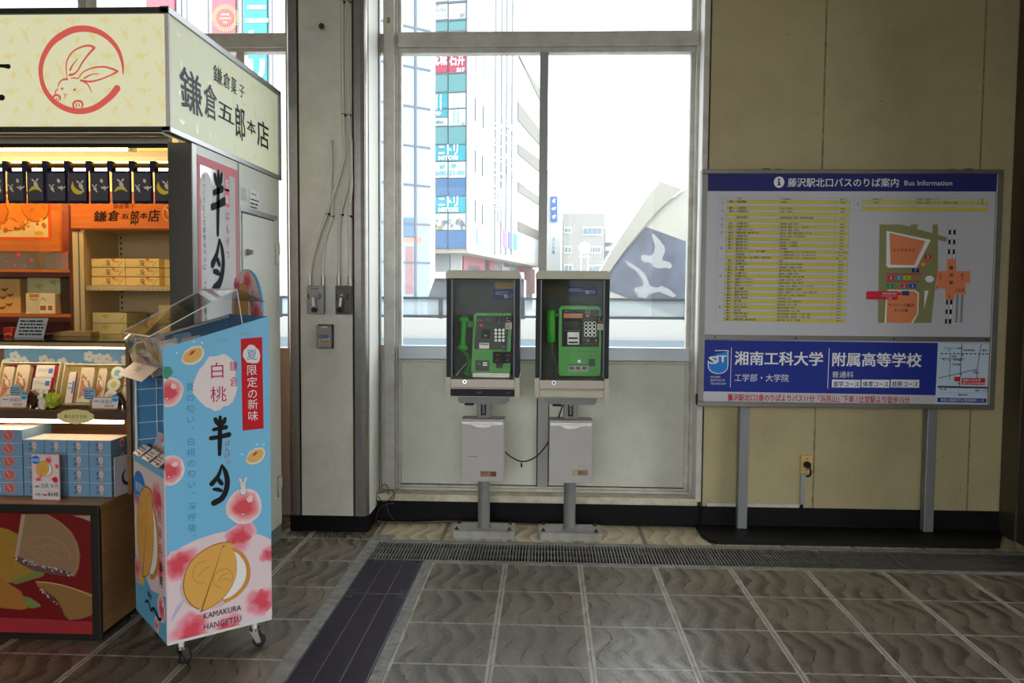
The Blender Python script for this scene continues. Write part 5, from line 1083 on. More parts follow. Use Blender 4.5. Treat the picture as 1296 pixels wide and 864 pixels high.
for j in range(3):
    for i in range(3):
        nm = ['left', 'middle', 'right'][i]; rowl = ['bottom', 'middle', 'top'][j]
        x = cx0+i*(wB+.002)
        wrapped('tan wrapped box on the upper beige shelf, %s row, %s' % (rowl, ['beside the cream post', 'in the middle', 'half behind the steel post'][i]), x, x+wB, CY+.03+(.05 if i == 2 else 0), .2, shz[0]+j*hB+.0006, shz[0]+(j+1)*hB-.001, WRAP, 'wrapped boxes on the upper beige shelf')
hB2 = (at(150, 395.5, CY+.03).z-shz[1])/2; x1_ = at(160.5, 410, CY+.03).x
for j in range(2): wrapped('pale wrapped gift box on the lower beige shelf, %s of the stack of two' % ['bottom', 'top'][j], cx0, x1_, CY+.03, .22, shz[1]+j*hB2+.0006, shz[1]+(j+1)*hB2-.001, WRAP2, 'pale boxes on the lower beige shelf', 1)
for j in range(3): wrapped('tan wrapped gift box at the right end of the lower beige shelf, %s of three' % ['bottom', 'middle', 'top'][j], at(200.5, 400, CY+.05).x, at(236, 400, CY+.05).x, CY+.05, .2, shz[1]+j*.052+.0006, shz[1]+(j+1)*.052-.001, WRAP, 'tan boxes on the lower beige shelf', 0)
# orange shelf unit (left)
t = thing('shelf_unit', 'red-brown shelf unit with orange edges, left of the cream post', 'shelf', (at(40, 400, 4.14).x, 4.14, 0))
xr_ = at(92, 300, 4.14).x; b = MB(); b.box(-3.66, xr_, 4.44, 4.46, .6, 1.9, RB); b.obj('back_panel', t); b = MB(); b.box(xr_-.02, xr_, 4.14, 4.44, .6, 1.9, RB); b.obj('side_panel', t)
sz = []
for y0, y1, y2 in ((340.8, 344.3, 350), (397.3, 401, 407.5)):
    a, c, d = at(50, y0, 4.14).z, at(50, y1, 4.14).z, at(50, y2, 4.14).z; sz.append(a)
    b = MB(); b.box(-3.66, xr_-.02, 4.14, 4.44, c, a, OW); b.box(-3.66, xr_-.02, 4.15, 4.44, d, c, RB); b.obj('shelf', t)
b = MB(); pb(b, -40, 246, 74.5, 317.5, 4.10, .02, OW); bo = b.obj('picture_board', loc=(at(30, 317, 4.1).x, 4.10, at(30, 317, 4.1).z)); tag(bo, 'orange board with a framed picture of golden crackers, high at the kiosk’s left', 'picture')
P = Print((0, 4.10, 0), U, Vv); P.pxrect(-40, 246, 65, 303.5, ink((222, 84, 24)), 0); P.pxrect(-40, 246, 61.5, 300, ink((222, 192, 128)), 1)
for i, (x, y, r, cc) in enumerate(((20, 268, 22, (216, 128, 40)), (46, 264, 18, (208, 116, 36)), (-8, 272, 20, (206, 112, 30)), (14, 284, 9, (196, 104, 30)))):
    a = P.px(x, y); rr = r*.0040; P.blob(a[0], a[1], rr, ink(tuple(int(v*.72) for v in cc)), 2+i, seed=i, rough=.1, cut=(P.px(-38, 0)[0], P.px(0, 300)[1], P.px(61, 0)[0], P.px(0, 247)[1])); P.blob(a[0]-.002, a[1]+.003, rr*.94, ink(cc), 2.5+i, seed=i, rough=.1, cut=(P.px(-38, 0)[0], P.px(0, 300)[1], P.px(61, 0)[0], P.px(0, 247)[1]))
rn = random.Random(12)
for i in range(36): a = P.px(rn.uniform(2, 58), rn.uniform(278, 292)); P.blob(a[0], a[1], rn.uniform(.005, .012), ink([(196, 96, 30), (170, 74, 24), (226, 160, 80)][i % 3]), 8+i*.1, seed=i, n=9)
P.pxpoly([(5, 286), (12, 276), (26, 284), (12, 291)], ink((226, 142, 50)), 12); a = P.px(50, 295); P.ell(a[0], a[1], .024, .011, ink((214, 160, 30)), 12); P.pxstroke([(38, 268), (42, 264), (44, 268)], .8, ink((120, 84, 40)), 13); P.pxstroke([(55, 260), (56, 266)], .8, ink((120, 84, 40)), 13)
P.obj('picture_print', bo)
PEA = ink((224, 120, 100)); 
def plainbox(label, cat, x0, y0, x1, y1, Y, d, mt, deco=None, group=None, name='paper_box'):
    a, c = at(x0, y1, Y), at(x1, y0, Y); z0 = min(sz, key=lambda v: abs(v-a.z))+.001
    t = thing(name, label, cat, ((a.x+c.x)/2, Y, z0), group=group); bx = MB().box(a.x, c.x, Y, Y+d, z0, c.z, mt).obj('box', t, bevel=.002)
    if deco: Q = Print((0, Y, 0), U, Vv); deco(Q); Q.obj('box_print', bx)
    return t
GG = mat('grey_green_box', (156, 156, 130), rough=.5); TANB = mat('tan_box', (208, 166, 92), rough=.5); PALEG = mat('pale_green_box', (190, 184, 138), rough=.5); CARD = mat('cream_card', (226, 208, 160), rough=.5)
def d1_(Q):
    for x, y, r in ((23, 322, .028), (39, 329, .022), (8, 331, .014), (18, 335, .016), (31, 336, .012)): a = Q.px(x, y); Q.blob(a[0], a[1]-.002, r*.7, PEA, 1, seed=int(x), rough=.1); Q.blob(a[0]+.003, a[1], r*.4, ink((236, 160, 140)), 2, seed=int(y), rough=.1)
def d2_(Q):
    for x, y, r in ((82, 323, .02), (83, 333.5, .018), (75, 331, .012)): a = Q.px(x, y); Q.blob(a[0], a[1], r*.7, PEA, 1, seed=int(x), rough=.1)
plainbox('grey box with peach print on the top red-brown shelf, left', 'box', -4, 317, 44, 340.6, 4.17, .2, GG, d1_, 'boxes on the top red-brown shelf'); plainbox('grey box with peach print on the top red-brown shelf, beside the cream post', 'box', 56, 319, 86, 340.6, 4.17, .2, GG, d2_, 'boxes on the top red-brown shelf')
def d3_(Q):
    for x, y in ((6, 365), (4, 375), (3, 388), (13, 372), (12, 384)): a = Q.px(x, y); Q.stroke([(a[0]-.02, a[1]), (a[0], a[1]-.008), (a[0]+.02, a[1]+.004)], [.003, .014, .003], ink((130, 76, 24)), 1)
plainbox('tan box printed with brown crescents on the second red-brown shelf', 'box', -10, 353, 25, 397, 4.20, .16, TANB, d3_)
plainbox('pale green box on the second red-brown shelf, behind the small cream card box', 'box', 35.5, 351.5, 76, 397, 4.22, .15, PALEG, lambda Q: [motif(Q, *Q.px(x, y), 0, ink((160, 160, 96)), .9, 1) for x, y in ((50, 362), (69, 357))])
def d5_(Q):
    Q.pxrect(37, 372, 49.5, 376, ink((206, 130, 50)), 1); Q.pxrect(49.5, 384.5, 69, 396, ink((236, 222, 180)), 1); Q.pxrect(51, 386.5, 58.5, 392.5, ink((170, 110, 50)), 2); Q.pxrect(61, 386.5, 66.5, 392.5, ink((170, 110, 50)), 2); Q.pxstroke([(38, 378), (45, 380), (47, 378)], .8, FOLD, 2); Q.pxstroke([(52, 379), (55, 377), (58, 380)], .9, ink((120, 130, 60)), 2)
plainbox('small cream card box with two picture labels in front of the pale green box', 'box', 33, 371, 69.5, 397, 4.155, .05, CARD, d5_)

# ------------------------------------------------------------------ showcase on the counter
SHB = wood('showcase_brown', (132, 92, 52), (110, 74, 40), (2, 30, 30)); DKW = mat('showcase_dark_edge', (70, 48, 32), rough=.5); LEDM = mat('led_strip', (255, 240, 220), emit=14*LAMP, emitrgb=(255, 226, 188))
SY = 3.45; SX = at(163.5, 480, SY).x
zT, zS, zC = at(80, 430.8, SY).z, at(80, 518, SY).z, .572
t = thing('showcase', 'two-level lit wooden showcase with glass top on the kiosk counter', 'display case', (-2.6, SY, zC))
b = MB(); b.box(SX, SX+.018, SY-.03, SY+.42, zC+.001, zT-.006, SHB); b.obj('side_panel', t, bevel=.002)
b = MB(); b.box(-3.66, SX+.018, SY-.035, SY+.42, zT-.006, zT+.002, glass('showcase_top_glass', tint=(150, 190, 170), dust_haze=.02)); b.obj('glass_top', t)
b = MB(); b.box(-3.66, SX, SY-.02, SY+.01, zT-.026, zT-.007, wood('pale_rail', (190, 150, 96), (170, 130, 80), (2, 30, 30))); b.obj('top_rail', t)
zl = at(80, 438.5, SY).z; MB().box(-3.66, SX-.005, SY, SY+.012, zl-.008, zl+.008, LEDM).obj('led_light', t)
zl2 = at(80, 533.2, SY-.02).z; MB().box(-3.66, at(155, 533, SY-.02).x, SY-.02, SY-.008, zl2-.007, zl2+.007, LEDM).obj('led_light', t)
b = MB(); b.box(-3.66, SX, SY-.03, SY+.40, zS-.028, zS, SHB); b.box(-3.66, SX, SY-.034, SY-.028, zS-.035, zS-.002, DKW); b.obj('shelf', t)
b = MB(); b.box(-3.66, SX, SY+.40, SY+.42, zC+.001, zT-.01, SHB); b.obj('back_panel', t)
b = MB(); b.box(at(4.5, 480, SY+.36).x, SX-.002, SY+.37, SY+.38, zS, zT-.03, mat('sky_backdrop', (120, 176, 214), rough=.5)); bk = b.obj('backdrop', t)
Q = Print((0, SY+.37, 0), U, Vv); rn = random.Random(9)
for i in range(15):
    x, z = at(10+i*11.5, 480, SY+.37).x+rn.uniform(-.01, .01), zS+rn.uniform(.14, .21)
    for k in range(5): Q.ell(x+.016*math.cos(k*1.257), z+.016*math.sin(k*1.257), .013, .012, ink((232, 232, 222)), 1+k*.1, n=10)
Q.obj('flower_print', bk)
zS += .0012
# counter
CWD = wood('counter_wood', (170, 124, 72), (150, 106, 58), (20, 3, 30)); CTOP = wood('counter_top_wood', (176, 132, 80), (160, 116, 66), (3, 30, 30)); CBL = mat('counter_black_frame', (30, 22, 17), rough=.4)
CX, CFY = -1.841, 3.233
t = thing('counter', 'low wooden counter with a red picture front and dark frame', 'counter', (-2.6, CFY, 0))
b = MB(); b.box(-3.66, CX, CFY+.02, SY+.42, .03, .555, CWD); b.box(-3.66, CX-.02, CFY+.03, SY+.40, 0, .03, BLACK); b.obj('body', t)
b = MB(); b.box(-3.66, CX+.001, CFY+.012, SY+.42, .555, .572, CTOP); b.obj('counter_top', t, bevel=.002)
b = MB(); b.box(-3.66, CX, CFY, CFY+.02, .535, .571, CBL); b.box(-3.66, CX, CFY, CFY+.02, .0, .025, CBL); b.box(CX-.036, CX, CFY, CFY+.02, .025, .535, CBL); b.obj('front_frame', t, bevel=.002)
b = MB(); b.box(-3.66, CX-.036, CFY+.008, CFY+.019, .025, .535, mat('picture_red', (112, 11, 16), rough=.35)); pp = b.obj('picture_panel', t)
P = Print((0, CFY+.008, 0), U, Vv)
zq = lambda x, y: (x*130/702, 650+y*160/864)
def zpoly(pts, cc, L): P.pxpoly([zq(*p) for p in pts], ink(tuple(v*.74 for v in cc)), L)
zpoly([(-300, 706), (0, 706), (300, 718), (633, 738), (633, 832), (300, 818), (-300, 800)], (204, 62, 66), 1)
for i in range(-3, 9): a = P.px(*zq(20+i*72, 762+i*3)); motif(P, a[0], a[1], i % 3, ink((176, 30, 40)), .5, 2)
zpoly([(500, 12), (620, 12), (620, 52), (560, 28)], (206, 206, 170), 1)
zpoly([(-200, 60), (0, 92), (60, 105), (125, 140), (115, 300), (290, 395), (305, 405), (215, 440), (120, 470), (60, 470), (-200, 400)], (206, 158, 62), 2)
zpoly([(70, 462), (120, 440), (220, 405), (305, 395), (300, 425), (200, 455), (110, 482)], (150, 160, 84), 3)
for k in (1, .78): P.pxstroke([zq(-10+160*k*math.cos(u*.35), 330+90*k*math.sin(u*.35)) for u in range(-5, 6)], .9, ink((170, 118, 40)), 3.4+k)
zpoly([(-200, 420), (0, 428), (70, 480), (150, 530), (160, 570), (200, 640), (150, 655), (0, 640), (-200, 600)], (212, 140, 60), 4); zpoly([(155, 560), (210, 570), (275, 615), (282, 632), (215, 645), (180, 620)], (156, 164, 92), 5); P.pxstroke([zq(*q) for q in ((-100, 612), (0, 616), (100, 632), (190, 634))], .8, ink((180, 104, 40)), 5)
zpoly([(150, 2), (330, 2), (420, 55), (490, 120), (535, 200), (552, 290), (540, 370), (512, 430), (300, 385), (105, 290)], (190, 150, 112), 6); zpoly([(150, 2), (178, 2), (128, 290), (104, 288)], (228, 196, 160), 7)
P.pxstroke([zq(*q) for q in ((320, 4), (410, 60), (480, 130), (520, 205), (536, 290), (525, 365), (500, 420))], .9, ink((176, 128, 76)), 7)
P.pxstroke([zq(*q) for q in ((178, 230), (195, 185), (240, 158), (310, 150), (390, 172), (450, 220), (480, 280), (478, 325))], .9, ink((176, 128, 76)), 7); P.pxstroke([zq(*q) for q in ((200, 235), (240, 228), (290, 212), (350, 205), (405, 222), (330, 220), (285, 228), (330, 260), (380, 290), (430, 325))], .8, ink((176, 128, 76)), 7); P.pxstroke([zq(*q) for q in ((222, 250), (225, 275), (250, 295), (290, 300), (320, 280))], .8, ink((176, 128, 76)), 7)
zpoly([(92, 300), (130, 290), (210, 325), (320, 372), (450, 385), (512, 428), (380, 415), (240, 390), (150, 345)], (128, 96, 96), 8)
rn = random.Random(3)
for i in range(60): u = rn.random(); x = 105+u*395; y = 300+u*115+rn.uniform(-14, 16); a = P.px(*zq(x, y)); P.blob(a[0], a[1], rn.uniform(.002, .005), ink([(176, 150, 150), (80, 52, 56), (206, 180, 176)][i % 3]), 9+i*.02, seed=i, n=7)
zpoly([(240, 460), (330, 462), (430, 480), (530, 510), (632, 545), (632, 690), (560, 715), (480, 725), (440, 690), (420, 630), (350, 560), (270, 505)], (190, 138, 78), 6); P.pxstroke([zq(*q) for q in ((250, 462), (340, 470), (440, 490), (540, 522), (630, 560))], .8, ink((220, 176, 120)), 7)
zpoly([(268, 505), (300, 515), (380, 570), (410, 610), (430, 650), (445, 700), (425, 660), (400, 615), (340, 575)], (110, 76, 70), 8)
for i in range(30): u = rn.random(); a = P.px(*zq(275+u*130, 512+u*110+rn.uniform(-8, 8))); P.blob(a[0], a[1], rn.uniform(.002, .0045), ink([(200, 176, 170), (80, 50, 50)][i % 2]), 9+i*.02, seed=i, n=7)
P.obj('picture_print', pp)

# shared artwork: half-moon cookie, peach
def cookie(P, x, y, r, L=5, ys=1.0, tilt=0.0):
    F = lambda pts, k=1.0: [(x+(a*math.cos(tilt)-b*math.sin(tilt))*r*k, y+(a*math.sin(tilt)+b*math.cos(tilt))*r*ys*k) for a, b in pts]
    S = lambda pts: smooth(pts, 4)
    P.poly(F(S([(.45, .80), (.78, .6), (1.0, .2), (1.05, -.2), (.92, -.55), (.58, -.84), (.2, -.94)])+[(0, -.6), (.3, .3)]), ink((206, 146, 66)), L)
    P.poly(F(S([(.43, .72), (.66, .55), (.87, .2), (.90, -.2), (.76, -.52), (.45, -.76), (.16, -.82)])+[(.1, -.4), (.3, .2)]), ink((240, 236, 228)), L+1)
    B = S([(.53, .93), (.35, 1.02), (-.1, 1.02), (-.6, .82), (-.95, .45), (-1.08, -.05), (-1.02, -.45), (-.85, -.76), (-.6, -.98)])
    P.poly(F(B+[(-.1, -.3), (.3, .5), (.42, .74)]), ink((176, 116, 44)), L+2); P.poly(F([(a*.965, b*.965) for a, b in B]+[(-.1, -.3), (.3, .5), (.41, .74)]), ink((226, 170, 86)), L+3)
    H = S([(.17, .93), (.42, .80), (.56, .55), (.60, .2), (.55, -.2), (.36, -.56), (.05, -.86), (-.3, -1.0), (-.58, -1.06)])
    P.poly(F(H), ink((160, 100, 36)), L+4); P.poly(F([(a-.012, b+.02) for a, b in H][2:-3]+[(-.5, -1.0), (.155, .86)]), ink((228, 172, 86)), L+5)
    ring = lambda cx, cy, rr, t0, t1: [(cx+rr*math.cos(t0+(t1-t0)*i/16), cy+rr*math.sin(t0+(t1-t0)*i/16)) for i in range(17)]
    LN_ = ink((206, 148, 66))
    P.stroke(F(ring(.16, -.13, .30, -.6, 4.6)), r*.03, LN_, L+6, sm=False, cap=False); P.stroke(F([(.0, -.22), (.1, -.05), (.3, .02)]), r*.03, LN_, L+6.5); P.stroke(F([(.1, -.2), (.25, -.16), (.36, -.24)]), r*.03, LN_, L+6.7); P.stroke(F(ring(-.45, .2, .34, 1.3, 4.9)), r*.028, LN_, L+6, sm=False, cap=False); P.stroke(F([(-.62, .1), (-.4, .3), (-.25, .33)]), r*.03, LN_, L+6.5)
def wash(P, x, y, r, L, seed, cut, c0, c1, n=7, rough=.12, k0=1.0, k1=.25):
    """water-colour spot: n rings of ink from the pale rim to the strong middle"""
    for i in range(n):
        t = i/(n-1); P.blob(x+r*.04*math.sin(seed+i), y+r*.04*math.cos(seed*2+i), r*(k0+(k1-k0)*t), ink(tuple(round((c0[d]+(c1[d]-c0[d])*t)/2)*2 for d in range(3))), L+i*.4, seed=seed+i//3, rough=rough*(1+t), cut=cut, n=34)
def peach(P, x, y, r, L=3, seed=1, cut=None, pale=False):
    P.blob(x, y, r*1.05, ink((240, 228, 226)), L, seed=seed, rough=.05, cut=cut)
    wash(P, x, y, r*.98, L+.4, seed, cut, (242, 200, 198), (222, 84, 92), 6, .10, 1.0, .45); P.blob(x+r*.35, y+r*.4, r*.2, ink((244, 206, 202)), L+4, seed=seed+8, rough=.2, cut=cut)
    q = max(min(x-r*.1, cut[2]), cut[0]) if cut else x-r*.1; P.ell(q, y-r*.45, r*.05, r*.05, ink((248, 236, 234)), L+4.2, n=10)
def bloom(P, x, y, r, L=2, seed=1, cut=None): wash(P, x, y, r, L, seed, cut, (238, 186, 194), (222, 80, 94), 6, .22, 1.0, .4)

# blue boxes in front
BB = mat('blue_gift_box', (114, 154, 184), rough=.4); BBT = mat('pale_box_top', (236, 224, 210), rough=.45)
FY = 3.37
def bluebox(label, x0, x1, z0, z1, d, big, group):
    t = thing('blue_box', label, 'gift box', ((x0+x1)/2, FY, z0), group=group)
    bx = MB().box(x0, x1, FY, FY+d, z0, z1-.0015, BB).obj('box', t, bevel=.0015)
    b = MB(); b.box(x0+.001, x1-.001, FY+.001, FY+d-.001, z1-.0018, z1-.0004, BBT if True else BB); b.obj('box_top', t)  # pale sheet over the top of the box
    Q = Print((0, FY, 0), U, Vv); w_, h_ = x1-x0, z1-z0
    if big:
        c = x1-w_*.32; Q.ell(c, z1-h_*.42, h_*.46, h_*.42, ink((214, 140, 130)), 1, n=20); Q.ell(c, z1-h_*.42, h_*.38, h_*.34, ink((196, 104, 98)), 2, n=20); Q.stroke([(c-.01, z1-h_*.2), (c+.004, z1-h_*.6)], .003, ink((230, 180, 170)), 3); Q.blob(c-.05, z1-h_*.5, .010, ink((224, 196, 190)), 1, seed=3, ry=.018); Q.blob(c-.05, z1-h_*.78, .008, ink((200, 180, 110)), 2, seed=4, ry=.005)
    else:
        c = x0+w_*.54; Q.blob(c, z0+h_*.62, .010, ink((226, 206, 204)), 1, seed=5, ry=.016, rough=.1); Q.text('白桃', c, z0+h_*.9, .014, CRIM, 2, vert=True, pitch=.015); Q.text('半月', c-.016, z0+h_*.82, .017, INKB, 2, vert=True, pitch=.021); Q.ell(c, z0+h_*.22, .008, .005, ink((206, 190, 96)), 1, n=12); Q.ell(c+.001, z0+h_*.22, .003, .002, ink((200, 80, 60)), 2, n=8)
        if x1 > at(135, 590, FY).x:
            S = Print((x1, 0, 0), (0, 1, 0), Vv); peach(S, FY+.09, z0+h_*.6, .018, 1); S.obj('side_print', bx)
    Q.obj('box_print', bx); return t
xs0 = [at(v, 590, FY).x for v in (29.8, 57.2, 85.3, 113.1)]; xs1 = [at(v, 590, FY).x for v in (56.4, 84.6, 112.6, 140.8)]
H4 = .0615
colw = ['column touching the larger boxes', 'column half behind the price card', 'second column from the showcase end', 'column at the showcase end']
for i in range(4):
    for j in range(4): bluebox('small blue peach cookie box, %s of the %s' % (['bottom', 'second', 'third', 'top'][j], colw[i]), xs0[i], xs1[i], zC+.0005+j*H4, zC+.0005+(j+1)*H4, .15, False, 'small blue cookie boxes on the counter')
H5 = (at(10, 543.7, FY).z-zC)/5
for j in range(5): bluebox('large blue box with a round peach slice print, %s of the stack of five' % ['bottom', 'second', 'middle', 'fourth', 'top'][j], at(-24, 590, FY).x, at(28.7, 590, FY).x, zC+.0005+j*H5, zC+.0005+(j+1)*H5, .21, True, 'large blue boxes on the counter')
# price card in front of the boxes
CPY = 3.31
a, c = at(41, 634, CPY), at(75, 575, CPY)
t = thing('price_card', 'standing price card with cookie picture and ¥648 before the blue boxes', 'price card', ((a.x+c.x)/2, CPY, zC)); cz1 = c.z
b = MB(); b.box(a.x, c.x, CPY, CPY+.003, zC, cz1, mat('card_white', (226, 214, 210), rough=.35)); b.prism([(0, 0), (.07, 0), (.002, .05)], (a.x+.01, CPY+.003, zC), (0, 1, 0), (0, 0, 1), (.002, 0, 0), mat('card_white', (226, 214, 210))); cb = b.obj('card', t)
P = Print((0, CPY, 0), U, Vv, lift=.0006)
Wd, Ht = c.x-a.x, cz1-zC; pr = lambda u, v: (a.x+Wd*u, zC+Ht*v)
P.rect(*pr(0, 0), *pr(1, 1), ink((226, 150, 140)), 0); P.rect(*pr(.03, .015), *pr(.97, .985), ink((228, 206, 204)), 1); P.rect(*pr(.03, .015), *pr(.97, .42), ink((222, 218, 216)), 2)
for u, v, r in ((.62, .87, .14), (.92, .74, .1), (.25, .44, .12), (.8, .45, .1)): bloom(P, *pr(u, v), Wd*r, 2.5, seed=int(u*10), cut=(*pr(.03, .42), *pr(.97, .98)))
cookie(P, *pr(.47, .68), Wd*.28, 6); q = pr(.17, .88); P.ell(q[0], q[1], Wd*.15, Wd*.15, ink((38, 130, 210)), 14); P.text('夏限定', q[0], q[1]-.006, .013, WHI, 16, al='C'); q = pr(.85, .45); P.blob(q[0], q[1], Wd*.1, ink((206, 44, 60)), 14, seed=5)
P.rect(*pr(.09, .27), *pr(.28, .32), INKB, 5); P.text('鎌倉', *pr(.185, .275), .014, WHI, 6, al='C'); P.text('白桃 半月', *pr(.33, .265), .024, INKB, 6, fit=Wd*.6); P.rect(*pr(.06, .20), *pr(.95, .205), ink((226, 130, 130)), 5)
P.text('6枚入', *pr(.12, .09), .017, INKB, 6); P.rect(*pr(.42, .095), *pr(.54, .13), ink((214, 60, 60)), 5); P.text('¥648', *pr(.56, .08), .028, INKB, 6, bold=.01, fit=Wd*.38)
P.obj('card_print', cb)
b = MB(); x = at(150.5, 600, FY+.03).x
t = thing('crescent_card', 'white card with a dark crescent leaning at the end of the blue boxes', 'card', (xs1[3]+.02, FY+.02, zC)); b.obox((xs1[3]+.006, FY+.01, zC), (.022, .13, 0), (0, 0, .17), (.003, -.001, 0), mat('card_white', (226, 214, 210))); cb = b.obj('card', t)
P = Print((xs1[3]+.0095, FY+.009, zC), (.022, .13, 0), Vv); P.stroke([(.07, .11), (.05, .085), (.055, .055), (.085, .04), (.11, .05)], [.002, .012, .016, .013, .002], ink((50, 56, 70)), 1); P.obj('crescent_print', cb)
# ------------------------------------------------------------------ goods on the showcase shelf
def gift(label, xc, w_, h_, d, tilt, lining, contents):
    """open gift box standing tilted back on the shelf; contents: list of (kind, u, v, su, sv)"""
    M0 = Matrix.Translation((xc, SY+.035, zS+.001+d*math.sin(-tilt))) @ Matrix.Rotation(tilt, 4, 'X')
    t = thing('gift_box', label, 'open gift box', (xc, SY+.05, zS), group='open gift boxes in the showcase')
    c = CARD; th = .004
    b = MB(M0); b.box(-w_/2, w_/2, d-th, d, 0, h_, lining); b.obj('box_back', t)
    b = MB(M0); b.box(-w_/2, -w_/2+th, 0, d, 0, h_, c); b.box(w_/2-th, w_/2, 0, d, 0, h_, c); b.box(-w_/2+th, w_/2-th, 0, d-th, 0, th, c); b.box(-w_/2+th, w_/2-th, 0, d-th, h_-th, h_, c); b.obj('box_rim', t)
    for i, (k, u, v, su, sv, lab) in enumerate(contents):
        x, z = -w_/2+w_*u, h_*v; pos = M0 @ Vector((x, d*.3, z))
        q = thing(k, lab, {'cookie_packet': 'cookie packet', 'jelly_cup': 'jelly cup', 'cake_packet': 'cake packet'}[k], pos, group='sweets in the open gift boxes')
        b = MB(M0); PL = mat('clear_wrapper', (226, 206, 170), rough=.12, coat=.6)
        if k == 'jelly_cup':
            cc = {'g': (140, 190, 170), 'y': (214, 206, 80), 'p': (222, 190, 170)}[su]
            b.lathe((x, d*.55, z), [(.018, 0), (.025, d*.35), (.028, d*.45)], mat('jelly_%s' % su, cc, rough=.15, coat=.6), axis=(0, -1, 0), n=22); b.obj('jelly', q)
            b = MB(M0); b.lathe((x, d*.55, z), [(.030, d*.44), (.031, d*.47), (.025, d*.49)], mat('cup_film', (224, 222, 206), rough=.15, coat=.5), axis=(0, -1, 0), n=22); b.lathe((x, d*.55, z), [(.021, d*.485), (.002, d*.50)], mat('jelly_%s' % su, cc), axis=(0, -1, 0), n=22); b.obj('film_lid', q)
        else:
            wx, hz = su, sv; b.prism([(-wx/2, 0), (wx/2, 0), (wx/2, hz*.93), (wx/2-.004, hz), (-wx/2+.004, hz), (-wx/2, hz*.93)], (x, d*.75, z), (1, 0, 0), (0, 0, 1), (0, -d*.5, 0), PL if k == 'cookie_packet' else mat('white_wrapper', (226, 216, 196), rough=.3)); pk = b.obj('wrapper', q, bevel=.005)
            o = M0 @ Vector((x, d*.25, z)); R3 = M0.to_3x3(); Q = Print(o, R3 @ Vector((1, 0, 0)), R3 @ Vector((0, 0, 1)))
            if k == 'cookie_packet':
                Q.poly([(-wx*.42+wx*.84*(.5+.5*math.cos(PI*i/14-PI/2)) if False else -wx*.36+wx*.72*math.sin(PI*i/14), hz*.1+hz*.72*i/14) for i in range(15)], ink((196, 134, 74)), 1)
                Q.blob(-wx*.04, hz*.36, wx*.26, ink((226, 140, 132)), 2, seed=i, rough=.08, ry=wx*.22); Q.blob(-wx*.04, hz*.36, wx*.15, ink((210, 84, 88)), 3, seed=i+2, rough=.1); motif(Q, -wx*.02, hz*.56, 1, ink((226, 214, 204)), .7, 3)
            else: Q.rect(wx*.08, hz*.3, wx*.28, hz*.7, ink((90, 120, 180)), 1); Q.rect(wx*.34, 0, wx*.5, hz, ink((150, 26, 36)), 1); lines(Q, -wx*.4, wx*.05, hz*.6, 2, hz*.15, ink((170, 160, 140)), i)
            Q.obj('wrapper_print', pk)
xg = at(119, 480, SY+.05).x
gift('open gift box with peach cookies and jelly cups, at the showcase’s right end', xg, at(165, 480, SY+.05).x-at(74, 480, SY+.05).x-.01, .185, .05, -.32, mat('lining_yellow', (206, 190, 110), rough=.5),
     [('cake_packet', .13, .05, .04, .14, 'yellow-lined slim packet at the left of the right gift box'), ('cookie_packet', .33, .06, .062, .16, 'half-moon cookie packet with pink peach print, right gift box'), ('cookie_packet', .55, .12, .04, .145, 'narrow cookie packet next to the jelly cups, right gift box'),
      ('jelly_cup', .78, .79, 'g', 0, 'top jelly cup, bluish green, in the right gift box'), ('jelly_cup', .75, .50, 'y', 0, 'middle jelly cup, yellow, in the right gift box'), ('jelly_cup', .73, .21, 'p', 0, 'bottom jelly cup, peach coloured, in the right gift box'), ('cake_packet', .93, .1, .03, .15, 'white packet at the far right of the right gift box')])
xg = at(32, 480, SY+.05).x
gift('open gift box with peach cookies and white cake packets, at the showcase’s left', xg, at(68, 480, SY+.05).x-at(-8, 480, SY+.05).x, .19, .05, -.32, mat('lining_red', (150, 26, 36), rough=.5),
     [('cookie_packet', .12, .06, .05, .16, 'cookie packet at the far left of the left gift box'), ('cookie_packet', .36, .06, .062, .17, 'half-moon cookie packet with pink peach print, left gift box'), ('cake_packet', .76, .66, .10, .055, 'top white cake packet with blue mark, left gift box'), ('cake_packet', .74, .36, .10, .055, 'middle white cake packet with blue mark, left gift box'), ('cake_packet', .72, .06, .10, .055, 'bottom white cake packet with blue mark, left gift box')])
def shelfcard(label, x0, y0, x1, y1, price):
    Y = SY-.022; a, c = at(x0, y1, Y), at(x1, y0, Y); t = thing('price_card', label, 'price card', ((a.x+c.x)/2, Y, zS), group='price cards on the showcase shelf')
    b = MB(); M0 = Matrix.Translation(((a.x+c.x)/2, Y, zS+.0045)) @ Matrix.Rotation(-.3, 4, 'X'); w_ = c.x-a.x; h_ = c.z-zS+.004
    b = MB(M0); b.box(-w_/2, w_/2, 0, .002, 0, h_, mat('card_white', (226, 214, 210))); cb = b.obj('card', t)
    b = MB(M0); b.box(-w_/2, w_/2, -.003, .012, 0, .006, wood('pale_rail', (190, 150, 96), (170, 130, 80))); b.box(-w_/2, w_/2, -.002, .003, h_-.003, h_, wood('pale_rail', (190, 150, 96), (170, 130, 80))); b.obj('card_holder', t)
    o = M0 @ Vector((0, 0, 0)); R3 = M0.to_3x3(); Q = Print(o, R3 @ Vector((1, 0, 0)), R3 @ Vector((0, 0, 1)))
    Q.text('月見の', -.02, h_*.5, .018, INKB, 2); Q.text(price, .0, h_*.18, .016, INKB, 2); lines(Q, -.05, -.025, h_*.62, 1, .01, INKB, 3, wmin=.8); Q.ell(w_*.38, h_*.92, .016, .016, ink((60, 150, 200)), 3); Q.text('夏季限定', w_*.38, h_*.9, .007, WHI, 5, al='C'); Q.obj('card_print', cb)
shelfcard('price card under the left gift box in the showcase', 0, 502, 32, 518, '¥2592'); shelfcard('price card under the right gift box in the showcase', 116, 505, 148, 520, '¥3240')
